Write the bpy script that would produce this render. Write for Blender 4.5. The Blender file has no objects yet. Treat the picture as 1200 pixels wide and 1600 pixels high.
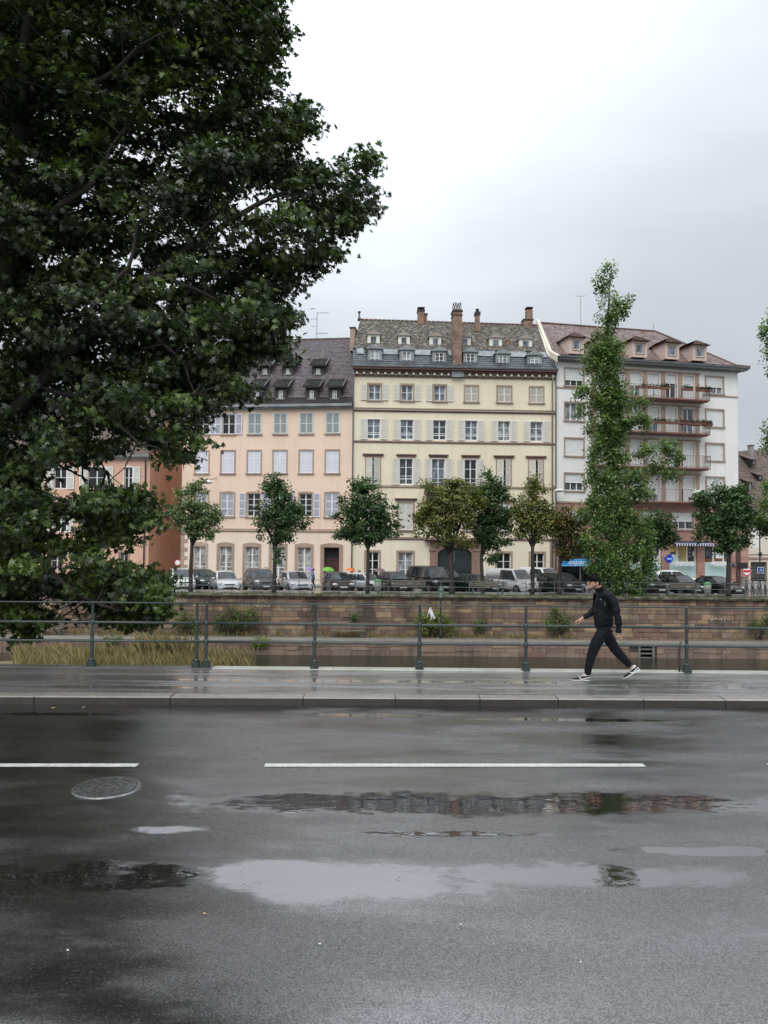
import bpy, math, random
import numpy as np
from mathutils import Vector, Matrix

random.seed(7)
rng = np.random.default_rng(11)
SC = bpy.context.scene
COL = SC.collection
rad = math.radians

# ------------------------------------------------------------------ camera
CAM_Z = 2.45
F = 1200.0
PITCH = rad(2.0)
ROLL = 0.0085
cam_data = bpy.data.cameras.new('camera')
cam_data.sensor_fit = 'VERTICAL'
cam_data.sensor_height = 32.0
cam_data.lens = 24.0
cam_data.clip_start = 0.1
cam_data.clip_end = 6000
cam = bpy.data.objects.new('camera', cam_data)
COL.objects.link(cam)
CAM_M = Matrix.Rotation(math.pi / 2 + PITCH, 3, 'X') @ Matrix.Rotation(ROLL, 3, 'Z')
cam.matrix_world = Matrix.Translation((0, 0, CAM_Z)) @ CAM_M.to_4x4()
SC.camera = cam

# ------------------------------------------------------------------ sky, sun, exposure
SUN_EL, SUN_AZ = rad(52), rad(200)      # high and behind the photographer, behind cloud
world = bpy.data.worlds.new('World')
SC.world = world
world.use_nodes = True
wn, wl = world.node_tree.nodes, world.node_tree.links
wn.clear()
w_out = wn.new('ShaderNodeOutputWorld')
w_bg = wn.new('ShaderNodeBackground')
w_bg.inputs['Strength'].default_value = 0.1
sky = wn.new('ShaderNodeTexSky')
sky.sky_type = 'NISHITA'
sky.sun_disc = False
sky.sun_elevation = SUN_EL
sky.sun_rotation = SUN_AZ
tc = wn.new('ShaderNodeTexCoord')
sep = wn.new('ShaderNodeSeparateXYZ')
wl.new(tc.outputs['Generated'], sep.inputs[0])
mp = wn.new('ShaderNodeMapping')
mp.inputs['Scale'].default_value = (1.0, 1.0, 2.4)
mp.inputs['Location'].default_value = (0.35, 0.2, 0.1)
wl.new(tc.outputs['Generated'], mp.inputs[0])
n1 = wn.new('ShaderNodeTexNoise')
n1.inputs['Scale'].default_value = 1.9
n1.inputs['Detail'].default_value = 6
n1.inputs['Roughness'].default_value = 0.52
n1.inputs['Distortion'].default_value = 0.3
wl.new(mp.outputs[0], n1.inputs['Vector'])
grad = wn.new('ShaderNodeMapRange')      # overcast sky: brighter towards the zenith
grad.interpolation_type = 'SMOOTHSTEP'
grad.inputs['From Min'].default_value = 0.0
grad.inputs['From Max'].default_value = 1.0
grad.inputs['To Min'].default_value = 5.5
grad.inputs['To Max'].default_value = 13.2
wl.new(sep.outputs['Z'], grad.inputs['Value'])
cl = wn.new('ShaderNodeMapRange')
cl.inputs['From Min'].default_value = 0.30
cl.inputs['From Max'].default_value = 0.68
cl.inputs['To Min'].default_value = 0.86
cl.inputs['To Max'].default_value = 1.08
wl.new(n1.outputs['Fac'], cl.inputs['Value'])
mul = wn.new('ShaderNodeMath'); mul.operation = 'MULTIPLY'
wl.new(grad.outputs[0], mul.inputs[0]); wl.new(cl.outputs[0], mul.inputs[1])
dotn = wn.new('ShaderNodeVectorMath'); dotn.operation = 'DOT_PRODUCT'      # a thinner, brighter part of the cloud cover
wl.new(tc.outputs['Generated'], dotn.inputs[0]); dotn.inputs[1].default_value = Vector((0.0, 0.80, 0.60)).normalized()
thin = wn.new('ShaderNodeMapRange'); thin.interpolation_type = 'SMOOTHSTEP'
thin.inputs['From Min'].default_value = 0.90; thin.inputs['From Max'].default_value = 1.0
thin.inputs['To Min'].default_value = 1.0; thin.inputs['To Max'].default_value = 1.12
wl.new(dotn.outputs['Value'], thin.inputs['Value'])
mul0 = mul
dotd = wn.new('ShaderNodeVectorMath'); dotd.operation = 'DOT_PRODUCT'      # and a heavier bank to the right of it
wl.new(tc.outputs['Generated'], dotd.inputs[0]); dotd.inputs[1].default_value = Vector((0.52, 0.74, 0.42)).normalized()
thick = wn.new('ShaderNodeMapRange'); thick.interpolation_type = 'SMOOTHSTEP'
thick.inputs['From Min'].default_value = 0.84; thick.inputs['From Max'].default_value = 1.0
thick.inputs['To Min'].default_value = 1.0; thick.inputs['To Max'].default_value = 0.86
wl.new(dotd.outputs['Value'], thick.inputs['Value'])
mulk = wn.new('ShaderNodeMath'); mulk.operation = 'MULTIPLY'
wl.new(mul0.outputs[0], mulk.inputs[0]); wl.new(thick.outputs[0], mulk.inputs[1]); mul0 = mulk
mul = wn.new('ShaderNodeMath'); mul.operation = 'MULTIPLY'
wl.new(mul0.outputs[0], mul.inputs[0]); wl.new(thin.outputs[0], mul.inputs[1])
ccol = wn.new('ShaderNodeVectorMath'); ccol.operation = 'SCALE'
ccol.inputs[0].default_value = (0.93, 0.985, 1.06)
wl.new(mul.outputs[0], ccol.inputs['Scale'])
wmix = wn.new('ShaderNodeMix'); wmix.data_type = 'RGBA'
wmix.inputs['Factor'].default_value = 0.95
wl.new(sky.outputs[0], wmix.inputs[6]); wl.new(ccol.outputs[0], wmix.inputs[7])
wl.new(wmix.outputs[2], w_bg.inputs['Color'])
wl.new(w_bg.outputs[0], w_out.inputs['Surface'])

sun_d = bpy.data.lights.new('sun', 'SUN')
sun_d.energy = 1.5
sun_d.angle = rad(40)
sun_d.color = (1.0, 0.97, 0.93)
sun = bpy.data.objects.new('sun', sun_d)
COL.objects.link(sun)
# Nishita: rotation measured clockwise from +Y seen from above
sd = Vector((math.sin(SUN_AZ) * math.cos(SUN_EL), math.cos(SUN_AZ) * math.cos(SUN_EL), math.sin(SUN_EL)))
sun.rotation_euler = sd.to_track_quat('Z', 'Y').to_euler()
sun.location = sd * 50

SC.view_settings.view_transform = 'Standard'
SC.view_settings.look = 'None'
SC.view_settings.exposure = 0.28
SC.view_settings.gamma = 1.0
SC.view_settings.use_curve_mapping = False
SC.render.engine = 'CYCLES'
SC.cycles.max_bounces = 6
SC.cycles.transparent_max_bounces = 8
SC.cycles.use_denoising = True

# ------------------------------------------------------------------ measured points
def ray(px, py):
    return CAM_M @ Vector(((px - 600) / F, (800 - py) / F, -1.0))

def at(px, py, Y):
    """world point seen at photo pixel px, py at distance Y"""
    d = ray(px, py)
    return Vector((d.x / d.y * Y, Y, CAM_Z + d.z / d.y * Y))

def on_z(px, py, z):
    d = ray(px, py)
    t = (z - CAM_Z) / d.z
    return Vector((d.x * t, d.y * t, z))

# ------------------------------------------------------------------ mesh helpers
class MB:
    def __init__(s):
        s.v = []; s.f = []; s.m = []; s.t = []; s.cur = 0; s.tint = 0.5; s.smooth = False
        s.sm = []
    def add(s, vs, fs):
        b = len(s.v)
        s.v.extend([tuple(p) for p in vs])
        for q in fs:
            s.f.append(tuple(i + b for i in q)); s.m.append(s.cur); s.t.append(s.tint); s.sm.append(s.smooth)
        return s
    def quad(s, a, b, c, d):
        return s.add([a, b, c, d], [(0, 1, 2, 3)])
    def box(s, x0, y0, z0, x1, y1, z1):
        if x0 > x1: x0, x1 = x1, x0
        if y0 > y1: y0, y1 = y1, y0
        if z0 > z1: z0, z1 = z1, z0
        return s.add([(x0, y0, z0), (x1, y0, z0), (x1, y1, z0), (x0, y1, z0), (x0, y0, z1), (x1, y0, z1), (x1, y1, z1), (x0, y1, z1)],
                     [(0, 3, 2, 1), (4, 5, 6, 7), (0, 1, 5, 4), (1, 2, 6, 5), (2, 3, 7, 6), (3, 0, 4, 7)])
    def rbox(s, x0, y0, z0, x1, y1, z1, j=0.01, b=0.012):
        """a stone: box with chamfered, slightly uneven front face (front = -y)"""
        r = lambda: random.uniform(-j, j)
        y0 += r()
        P = [(x0, y1, z0), (x1, y1, z0), (x1, y1, z1), (x0, y1, z1),
             (x0, y0 + b, z0), (x1, y0 + b, z0), (x1, y0 + b, z1), (x0, y0 + b, z1),
             (x0 + b, y0 + r() * .5, z0 + b), (x1 - b, y0 + r() * .5, z0 + b), (x1 - b, y0 + r() * .5, z1 - b), (x0 + b, y0 + r() * .5, z1 - b)]
        return s.add(P, [(0, 1, 5, 4), (1, 2, 6, 5), (2, 3, 7, 6), (3, 0, 4, 7), (4, 5, 9, 8), (5, 6, 10, 9), (6, 7, 11, 10), (7, 4, 8, 11), (8, 9, 10, 11)])
    def prism(s, pts, y0, y1):
        """outline in x,z extruded from y0 (front) to y1"""
        n = len(pts)
        vs = [(x, y0, z) for x, z in pts] + [(x, y1, z) for x, z in pts]
        fs = [tuple(range(n)), tuple(range(2 * n - 1, n - 1, -1))]
        fs += [(i, i + n, (i + 1) % n + n, (i + 1) % n) for i in range(n)]
        return s.add(vs, fs)
    def prism_x(s, pts, x0, x1):
        """outline in y,z extruded along x"""
        n = len(pts)
        vs = [(x0, y, z) for y, z in pts] + [(x1, y, z) for y, z in pts]
        fs = [tuple(range(n - 1, -1, -1)), tuple(range(n, 2 * n))]
        fs += [(i, (i + 1) % n, (i + 1) % n + n, i + n) for i in range(n)]
        return s.add(vs, fs)
    def prism_z(s, pts, z0, z1):
        n = len(pts)
        vs = [(x, y, z0) for x, y in pts] + [(x, y, z1) for x, y in pts]
        fs = [tuple(range(n - 1, -1, -1)), tuple(range(n, 2 * n))]
        fs += [(i, (i + 1) % n, (i + 1) % n + n, i + n) for i in range(n)]
        return s.add(vs, fs)
    def tube(s, pts, rs, n=8, caps=True):
        pts = [Vector(p) for p in pts]
        if not hasattr(rs, '__len__'): rs = [rs] * len(pts)
        vs = []; up = Vector((0.03, 0.05, 1)).normalized(); prev = None
        for i, p in enumerate(pts):
            t = (pts[min(i + 1, len(pts) - 1)] - pts[max(i - 1, 0)])
            if t.length < 1e-9: t = Vector((0, 0, 1))
            t.normalize()
            if prev is None:
                a = t.cross(up)
                if a.length < 0.1: a = t.cross(Vector((1, 0, 0)))
            else:
                a = prev - t * prev.dot(t)
            a.normalize(); prev = a
            b = t.cross(a)
            for k in range(n):
                w = 2 * math.pi * k / n
                vs.append(p + (a * math.cos(w) + b * math.sin(w)) * rs[i])
        fs = []
        for i in range(len(pts) - 1):
            for k in range(n):
                fs.append((i * n + k, i * n + (k + 1) % n, (i + 1) * n + (k + 1) % n, (i + 1) * n + k))
        if caps:
            fs.append(tuple(range(n - 1, -1, -1))); fs.append(tuple(range((len(pts) - 1) * n, len(pts) * n)))
        return s.add(vs, fs)
    def lathe(s, cx, cy, prof, n=12):
        """prof: list of (radius, z)"""
        vs = []
        for r, z in prof:
            for k in range(n):
                w = 2 * math.pi * k / n
                vs.append((cx + r * math.cos(w), cy + r * math.sin(w), z))
        fs = [(i * n + k, i * n + (k + 1) % n, (i + 1) * n + (k + 1) % n, (i + 1) * n + k) for i in range(len(prof) - 1) for k in range(n)]
        fs += [tuple(range(n - 1, -1, -1)), tuple(range((len(prof) - 1) * n, len(prof) * n))]
        return s.add(vs, fs)
    def ball(s, c, r, n=8, m=6):
        if not hasattr(r, '__len__'): r = (r, r, r)
        vs = [(c[0], c[1], c[2] - r[2])]
        for i in range(1, m):
            a = -math.pi / 2 + math.pi * i / m
            for k in range(n):
                w = 2 * math.pi * k / n
                vs.append((c[0] + r[0] * math.cos(a) * math.cos(w), c[1] + r[1] * math.cos(a) * math.sin(w), c[2] + r[2] * math.sin(a)))
        vs.append((c[0], c[1], c[2] + r[2]))
        fs = [(0, 1 + (k + 1) % n, 1 + k) for k in range(n)]
        for i in range(m - 2):
            for k in range(n):
                fs.append((1 + i * n + k, 1 + i * n + (k + 1) % n, 1 + (i + 1) * n + (k + 1) % n, 1 + (i + 1) * n + k))
        last = len(vs) - 1; b = 1 + (m - 2) * n
        fs += [(b + k, b + (k + 1) % n, last) for k in range(n)]
        return s.add(vs, fs)
    def mesh(s, name, mats):
        me = bpy.data.meshes.new(name)
        me.from_pydata(s.v, [], s.f)
        if not isinstance(mats, (list, tuple)): mats = [mats]
        for m in mats: me.materials.append(m)
        if len(mats) > 1: me.polygons.foreach_set('material_index', s.m)
        if any(s.sm): me.polygons.foreach_set('use_smooth', s.sm)
        if any(t != 0.5 for t in s.t):
            a = me.attributes.new('tint', 'FLOAT', 'FACE'); a.data.foreach_set('value', s.t)
        me.update()
        return me
    def build(s, name, mats, parent=None, loc=None):
        o = bpy.data.objects.new(name, s.mesh(name, mats))
        COL.objects.link(o)
        if parent: o.parent = parent
        if loc is not None: o.location = loc
        return o

def tag(o, label=None, cat=None, group=None, kind=None):
    if label: o['label'] = label
    if cat: o['category'] = cat
    if group: o['group'] = group
    if kind: o['kind'] = kind
    return o

def empty(name, loc=(0, 0, 0), rz=0, label=None, cat=None, group=None, parent=None):
    o = bpy.data.objects.new(name, None)
    o.empty_display_size = 0.2
    COL.objects.link(o)
    o.location = loc; o.rotation_euler = (0, 0, rz)
    if parent: o.parent = parent
    return tag(o, label, cat, group)

KIDS = {}
def copy_tree(o, parent=None):
    c = o.copy(); COL.objects.link(c)
    if parent: c.parent = parent
    for ch in [x for x in COL.objects if x.parent == o]:
        copy_tree(ch, c)
    return c

def npmesh(name, V, Fc, mats, tint=None, smooth=False):
    me = bpy.data.meshes.new(name)
    n, k = Fc.shape
    me.vertices.add(len(V)); me.vertices.foreach_set('co', V.astype(np.float32).ravel())
    me.loops.add(n * k); me.loops.foreach_set('vertex_index', Fc.astype(np.int32).ravel())
    me.polygons.add(n)
    me.polygons.foreach_set('loop_start', np.arange(0, n * k, k, dtype=np.int32))
    me.polygons.foreach_set('loop_total', np.full(n, k, dtype=np.int32))
    if smooth: me.polygons.foreach_set('use_smooth', np.ones(n, dtype=bool))
    me.update(calc_edges=True)
    me.materials.append(mats)
    if tint is not None:
        a = me.attributes.new('tint', 'FLOAT', 'FACE'); a.data.foreach_set('value', tint.astype(np.float32))
    return me

# ------------------------------------------------------------------ materials
MATS = {}
class NT:
    """small node helper"""
    def __init__(s, m):
        s.t = m.node_tree; s.n = s.t.nodes; s.l = s.t.links
    def new(s, kind, **kw):
        x = s.n.new('ShaderNode' + kind)
        for k, v in kw.items():
            if k.startswith('i_'):
                x.inputs[k[2:].replace('_', ' ')].default_value = v
            else: setattr(x, k, v)
        return x
    def link(s, a, b): s.l.new(a, b)
    def math(s, op, a, b=None, clamp=False):
        x = s.n.new('ShaderNodeMath'); x.operation = op; x.use_clamp = clamp
        for i, q in enumerate((a, b)):
            if q is None: continue
            if isinstance(q, (int, float)): x.inputs[i].default_value = q
            else: s.l.new(q, x.inputs[i])
        return x.outputs[0]
    def rng(s, v, a, b, c, d, smooth=False):
        x = s.n.new('ShaderNodeMapRange')
        if smooth: x.interpolation_type = 'SMOOTHSTEP'
        s.l.new(v, x.inputs['Value'])
        for k, q in zip(('From Min', 'From Max', 'To Min', 'To Max'), (a, b, c, d)): x.inputs[k].default_value = q
        return x.outputs[0]
    def mix(s, f, a, b, blend='MIX'):
        x = s.n.new('ShaderNodeMix'); x.data_type = 'RGBA'; x.blend_type = blend
        for i, q in zip((0, 6, 7), (f, a, b)):
            if isinstance(q, (int, float)): x.inputs[i].default_value = q
            elif isinstance(q, (tuple, list)): x.inputs[i].default_value = (*q[:3], 1)
            else: s.l.new(q, x.inputs[i])
        return x.outputs[2]
    def noise(s, vec, scale, detail=4, rough=0.55, dist=0.0):
        x = s.n.new('ShaderNodeTexNoise')
        x.inputs['Scale'].default_value = scale; x.inputs['Detail'].default_value = detail
        x.inputs['Roughness'].default_value = rough; x.inputs['Distortion'].default_value = dist
        if vec is not None: s.l.new(vec, x.inputs['Vector'])
        return x.outputs['Fac']
    def mapping(s, vec, scale=(1, 1, 1), loc=(0, 0, 0), rot=(0, 0, 0)):
        x = s.n.new('ShaderNodeMapping')
        x.inputs['Scale'].default_value = scale; x.inputs['Location'].default_value = loc; x.inputs['Rotation'].default_value = rot
        s.l.new(vec, x.inputs[0]); return x.outputs[0]
    def obj(s): return s.n.new('ShaderNodeTexCoord').outputs['Object']
    def pos(s): return s.n.new('ShaderNodeNewGeometry').outputs['Position']
    def attr(s, name='tint'):
        x = s.n.new('ShaderNodeAttribute'); x.attribute_name = name; return x.outputs['Fac']
    def rand(s): return s.n.new('ShaderNodeObjectInfo').outputs['Random']

def new_mat(name):
    m = bpy.data.materials.new(name); m.use_nodes = True
    h = NT(m); b = h.n.get('Principled BSDF')
    MATS[name] = m
    return m, h, b

def simple(name, col, rough=0.6, metal=0.0, var=0.12, scale=3.0, spec=0.5, coat=0.0, bump=0.0, bscale=30):
    m, h, b = new_mat(name)
    v = h.noise(h.obj(), scale, 4)
    f = h.rng(v, 0.3, 0.7, 1 - var, 1 + var)
    x = h.n.new('ShaderNodeVectorMath'); x.operation = 'SCALE'
    x.inputs[0].default_value = col; h.link(f, x.inputs['Scale'])
    h.link(x.outputs[0], b.inputs['Base Color'])
    b.inputs['Roughness'].default_value = rough; b.inputs['Metallic'].default_value = metal
    b.inputs['Specular IOR Level'].default_value = spec
    b.inputs['Coat Weight'].default_value = coat; b.inputs['Coat Roughness'].default_value = 0.05
    if bump:
        bp = h.n.new('ShaderNodeBump'); bp.inputs['Strength'].default_value = bump; bp.inputs['Distance'].default_value = 0.01
        h.link(h.noise(h.obj(), bscale, 3), bp.inputs['Height']); h.link(bp.outputs[0], b.inputs['Normal'])
    return m

def plaster(name, col, dirt, amount=0.5, rough=0.85):
    """painted render: faint patches, thin vertical run stains, fine grain"""
    m, h, b = new_mat(name)
    p = h.pos()
    big = h.noise(p, 0.35, 5, 0.6)
    c1 = h.mix(h.rng(big, 0.35, 0.7, 0, 0.28 * amount), col, dirt)
    st = h.noise(h.mapping(p, (2.2, 2.2, 0.12)), 1.0, 5, 0.65)
    c2 = h.mix(h.rng(st, 0.52, 0.78, 0, 0.45 * amount), c1, dirt)
    fine = h.noise(p, 6, 6, 0.7)
    c3 = h.mix(h.rng(fine, 0.3, 0.75, 0, 0.16 * amount), c2, tuple(x * 0.6 for x in dirt))
    h.link(c3, b.inputs['Base Color'])
    b.inputs['Roughness'].default_value = rough
    bp = h.n.new('ShaderNodeBump'); bp.inputs['Strength'].default_value = 0.25; bp.inputs['Distance'].default_value = 0.01
    h.link(h.noise(p, 14, 6, 0.7), bp.inputs['Height']); h.link(bp.outputs[0], b.inputs['Normal'])
    return m

def stone(name, cols, rough=0.85, dark=(0.05, 0.045, 0.04), dirt=0.5, by='tint', scale=1.2):
    """cols: 3-4 colours picked per piece (object random or face tint), with mottling and grime"""
    m, h, b = new_mat(name)
    p = h.pos()
    r = h.rand() if by == 'rand' else h.attr()
    ramp = h.n.new('ShaderNodeValToRGB'); e = ramp.color_ramp.elements
    ramp.color_ramp.interpolation = 'LINEAR'
    e[0].position = 0; e[0].color = (*cols[0], 1); e[1].position = 1; e[1].color = (*cols[-1], 1)
    for i, c in enumerate(cols[1:-1]):
        q = e.new((i + 1) / (len(cols) - 1)); q.color = (*c, 1)
    h.link(r, ramp.inputs[0])
    mot = h.noise(p, 4 * scale, 6, 0.65)
    c1 = h.mix(h.rng(mot, 0.3, 0.75, 0.0, 0.5), ramp.outputs[0], tuple(x * 0.45 for x in cols[0]))
    g = h.noise(h.mapping(p, (1.2, 1.2, 0.28)), 0.8 * scale, 6, 0.7)
    c2 = h.mix(h.rng(g, 0.48, 0.72, 0, dirt), c1, dark)
    h.link(c2, b.inputs['Base Color']); b.inputs['Roughness'].default_value = rough
    bp = h.n.new('ShaderNodeBump'); bp.inputs['Strength'].default_value = 0.5; bp.inputs['Distance'].default_value = 0.02
    h.link(h.noise(p, 9 * scale, 6, 0.7), bp.inputs['Height']); h.link(bp.outputs[0], b.inputs['Normal'])
    return m

def tiles(name, cols, rough=0.6, dark=(0.03, 0.03, 0.03), dirt=0.5, spec=0.5):
    m = stone(name, cols, rough, dark, dirt)
    m.node_tree.nodes['Principled BSDF'].inputs['Specular IOR Level'].default_value = spec
    return m

def glass(name, col, rough=0.05):
    m, h, b = new_mat(name)
    p = h.pos()
    v = h.noise(h.mapping(p, (2.3, 2.3, 1.2)), 1.1, 3)
    h.link(h.mix(h.rng(v, 0.42, 0.6, 0, 1), tuple(x * 0.45 for x in col), tuple(x * 1.35 for x in col)), b.inputs['Base Color'])
    b.inputs['Roughness'].default_value = rough
    b.inputs['IOR'].default_value = 1.5
    return m

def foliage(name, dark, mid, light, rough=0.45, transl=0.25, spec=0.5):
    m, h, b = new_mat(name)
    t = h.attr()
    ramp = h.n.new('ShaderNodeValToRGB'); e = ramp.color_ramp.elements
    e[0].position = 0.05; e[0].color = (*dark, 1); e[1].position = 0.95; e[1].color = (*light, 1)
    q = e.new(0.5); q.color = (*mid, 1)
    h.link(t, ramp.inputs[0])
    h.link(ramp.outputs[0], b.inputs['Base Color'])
    b.inputs['Roughness'].default_value = rough
    b.inputs['Specular IOR Level'].default_value = spec
    tr = h.n.new('ShaderNodeBsdfTranslucent')
    h.link(h.mix(1.0, ramp.outputs[0], (1.3, 1.5, 0.6), 'MULTIPLY'), tr.inputs['Color'])
    ms = h.n.new('ShaderNodeMixShader'); ms.inputs[0].default_value = transl
    out = h.n.get('Material Output')
    h.link(b.outputs[0], ms.inputs[1]); h.link(tr.outputs[0], ms.inputs[2]); h.link(ms.outputs[0], out.inputs[0])
    return m
def wet_asphalt(name, base, warm, puddles, r_wet, r_dry, grain=1.0, streak=(0.6, 2.2, 1), ior=1.6, speck=0.9, rings=()):
    m, h, b = new_mat(name)
    p = h.pos()
    sx = h.n.new('ShaderNodeSeparateXYZ'); h.link(p, sx.inputs[0])
    X, Y = sx.outputs[0], sx.outputs[1]
    wob = h.noise(p, 1.7, 5, 0.6)
    wob2 = h.noise(h.mapping(p, (3.5, 7, 3)), 1.0, 5, 0.65)
    mask = None
    for cx, cy, rx, ry in puddles:
        dx = h.math('MULTIPLY', h.math('SUBTRACT', X, cx), 1 / rx)
        dy = h.math('MULTIPLY', h.math('SUBTRACT', Y, cy), 1 / ry)
        d = h.math('ADD', h.math('MULTIPLY', dx, dx), h.math('MULTIPLY', dy, dy))
        q = h.math('SUBTRACT', 1.2, d)
        mask = q if mask is None else h.math('MAXIMUM', mask, q)
    if mask is not None:
        mask = h.math('ADD', mask, h.math('MULTIPLY', h.math('SUBTRACT', wob, 0.5), 2.6))
        mask = h.math('ADD', mask, h.math('MULTIPLY', h.math('SUBTRACT', wob2, 0.5), 2.2))
        pud = h.rng(mask, -0.35, 0.85, 0, 1, True)
    # colour
    big = h.noise(h.mapping(p, (0.5, 0.9, 1)), 0.8, 5, 0.6)
    c = h.mix(h.rng(big, 0.35, 0.65, 0, 1), base, warm)
    agg = h.n.new('ShaderNodeTexVoronoi'); agg.inputs['Scale'].default_value = 110
    h.link(p, agg.inputs['Vector'])
    vr = h.n.new('ShaderNodeSeparateColor'); h.link(agg.outputs['Color'], vr.inputs[0])
    lit = h.rng(vr.outputs[0], 0.93, 1.0, 0, speck * 0.6)
    c = h.mix(lit, c, (0.22, 0.20, 0.18))
    c = h.mix(h.rng(vr.outputs[1], 0.0, 1.0, 0.0, 0.6), c, (0.018, 0.018, 0.018))
    h.link(c, b.inputs['Base Color'])
    # wetness
    st = h.noise(h.mapping(p, streak), 1.1, 6, 0.62)
    wet = h.rng(st, 0.38, 0.62, 0, 1, True)
    rough = h.rng(wet, 0, 1, r_dry, r_wet)
    gn = h.noise(p, 70, 5, 0.75)
    gn2 = h.noise(p, 260, 2, 0.6)
    hgt = h.math('ADD', gn, h.math('MULTIPLY', gn2, 0.35))
    strength = h.rng(wet, 0, 1, 0.50 * grain, 0.14 * grain)
    if mask is not None:
        inv = h.math('SUBTRACT', 1.0, pud)
        rough = h.math('ADD', h.math('MULTIPLY', rough, inv), h.math('MULTIPLY', pud, 0.02))
        strength = h.math('MULTIPLY', strength, inv)
    h.link(rough, b.inputs['Roughness'])
    if mask is not None: 
        gi = h.math('MULTIPLY', h.rng(vr.outputs[2], 0, 1, -1.3, 1.0), h.math('SUBTRACT', 1.0, pud))
        h.link(h.math('ADD', h.rng(pud, 0, 1, ior, ior + 0.8), gi), b.inputs['IOR'])
    else: b.inputs['IOR'].default_value = ior
    bp = h.n.new('ShaderNodeBump'); bp.inputs['Distance'].default_value = 0.008
    h.link(strength, bp.inputs['Strength']); h.link(hgt, bp.inputs['Height'])
    # slow undulation of the water film and rain rings
    und = h.noise(h.mapping(p, (5, 9, 5)), 1.0, 3, 0.5)
    hh = h.math('MULTIPLY', und, 0.6)
    for cx, cy, R in rings:
        dx = h.math('SUBTRACT', X, cx); dy = h.math('SUBTRACT', Y, cy)
        d = h.math('SQRT', h.math('ADD', h.math('MULTIPLY', dx, dx), h.math('MULTIPLY', dy, dy)))
        amp = h.rng(d, 0.0, R, 1.0, 0.0)
        hh = h.math('ADD', hh, h.math('MULTIPLY', h.math('SINE', h.math('MULTIPLY', d, 190.0)), h.math('MULTIPLY', amp, 0.10)))
    bp2 = h.n.new('ShaderNodeBump'); bp2.inputs['Distance'].default_value = 0.004; bp2.inputs['Strength'].default_value = 0.5
    h.link(hh, bp2.inputs['Height']); h.link(bp.outputs[0], bp2.inputs['Normal'])
    h.link(bp2.outputs[0], b.inputs['Normal'])
    return m

ROAD_PUDDLES = [(0.2, 7.16, 2.4, 0.34), (2.0, 7.2, 1.8, 0.34), (4.1, 7.15, 1.3, 0.30), (-0.30, 5.52, 1.15, 0.36), (-2.1, 5.55, 0.95, 0.28), (1.4, 5.66, 1.3, 0.22), (-1.8, 6.45, 0.35, 0.10), (2.6, 6.1, 0.9, 0.10), (0.5, 6.42, 0.9, 0.07), (3.2, 4.9, 1.0, 0.25),
                (-0.2, 10.9, 0.9, 0.12), (2.6, 10.7, 1.4, 0.1), (-4.6, 10.8, 0.9, 0.12)]
wet_asphalt('road_asphalt', (0.012, 0.0115, 0.011), (0.020, 0.016, 0.014), ROAD_PUDDLES, 0.09, 0.28, 1.0, (0.35, 1.1, 1), 3.6,
            rings=[(0.13, 5.56, 0.11), (-1.0, 5.62, 0.05)])
wet_asphalt('pavement_asphalt', (0.125, 0.123, 0.120), (0.150, 0.146, 0.140), [(0.5, 12.9, 6, 0.12), (6.5, 12.6, 3, 0.15), (-4.2, 12.2, 1.6, 0.12)], 0.07, 0.34, 0.7, (0.25, 2.6, 1), 4.4)
wet_asphalt('far_asphalt', (0.07, 0.068, 0.068), (0.09, 0.085, 0.08), [(0, 54, 12, 0.8)], 0.12, 0.35, 0.3, (0.3, 0.9, 1), 1.6)

simple('road_paint', (0.58, 0.59, 0.56), 0.28, var=0.12, scale=8, bump=0.3, bscale=60)
def worn_paint():
    m = MATS['road_paint']; h = NT(m); b = h.n['Principled BSDF']
    src = b.inputs['Base Color'].links[0].from_socket
    w = h.noise(h.pos(), 24, 6, 0.8)
    h.link(h.mix(h.rng(w, 0.52, 0.66, 0, 0.8), src, (0.08, 0.08, 0.08)), b.inputs['Base Color'])
worn_paint()
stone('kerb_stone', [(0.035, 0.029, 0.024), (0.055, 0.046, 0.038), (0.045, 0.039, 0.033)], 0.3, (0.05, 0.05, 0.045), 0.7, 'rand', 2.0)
stone('kerb_top_sheen', [(0.22, 0.20, 0.18), (0.30, 0.28, 0.25), (0.26, 0.24, 0.22)], 0.25, (0.12, 0.11, 0.10), 0.5, 'rand', 2.0)  # paler top faces: worn granite, with the sky's reflection put into the colour
MATS['kerb_top_sheen'].node_tree.nodes['Principled BSDF'].inputs['IOR'].default_value = 1.8
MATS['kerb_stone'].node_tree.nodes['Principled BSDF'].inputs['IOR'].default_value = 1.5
simple('edge_stone', (0.36, 0.37, 0.32), 0.3, var=0.2, scale=2.5, bump=0.4)
simple('rail_green', (0.022, 0.036, 0.034), 0.38, metal=0.0, var=0.25, scale=12, spec=0.6, bump=0.3, bscale=40)
simple('far_rail_green', (0.09, 0.12, 0.11), 0.5, var=0.2)
simple('iron_grey', (0.52, 0.53, 0.54), 0.16, metal=0.9, var=0.3, scale=14, bump=0.5, bscale=60)
simple('concrete', (0.28, 0.27, 0.25), 0.8, var=0.25, scale=1.3, bump=0.4)
simple('dark_concrete', (0.085, 0.083, 0.078), 0.6, var=0.3, scale=1.3, bump=0.4)
stone('quay_stone', [(0.16, 0.095, 0.080), (0.40, 0.29, 0.17), (0.21, 0.135, 0.11), (0.35, 0.28, 0.20), (0.12, 0.105, 0.092), (0.27, 0.18, 0.135), (0.19, 0.115, 0.095), (0.42, 0.31, 0.19), (0.24, 0.20, 0.16)], 0.85, (0.035, 0.032, 0.026), 1.0, 'rand', 0.6)
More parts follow.
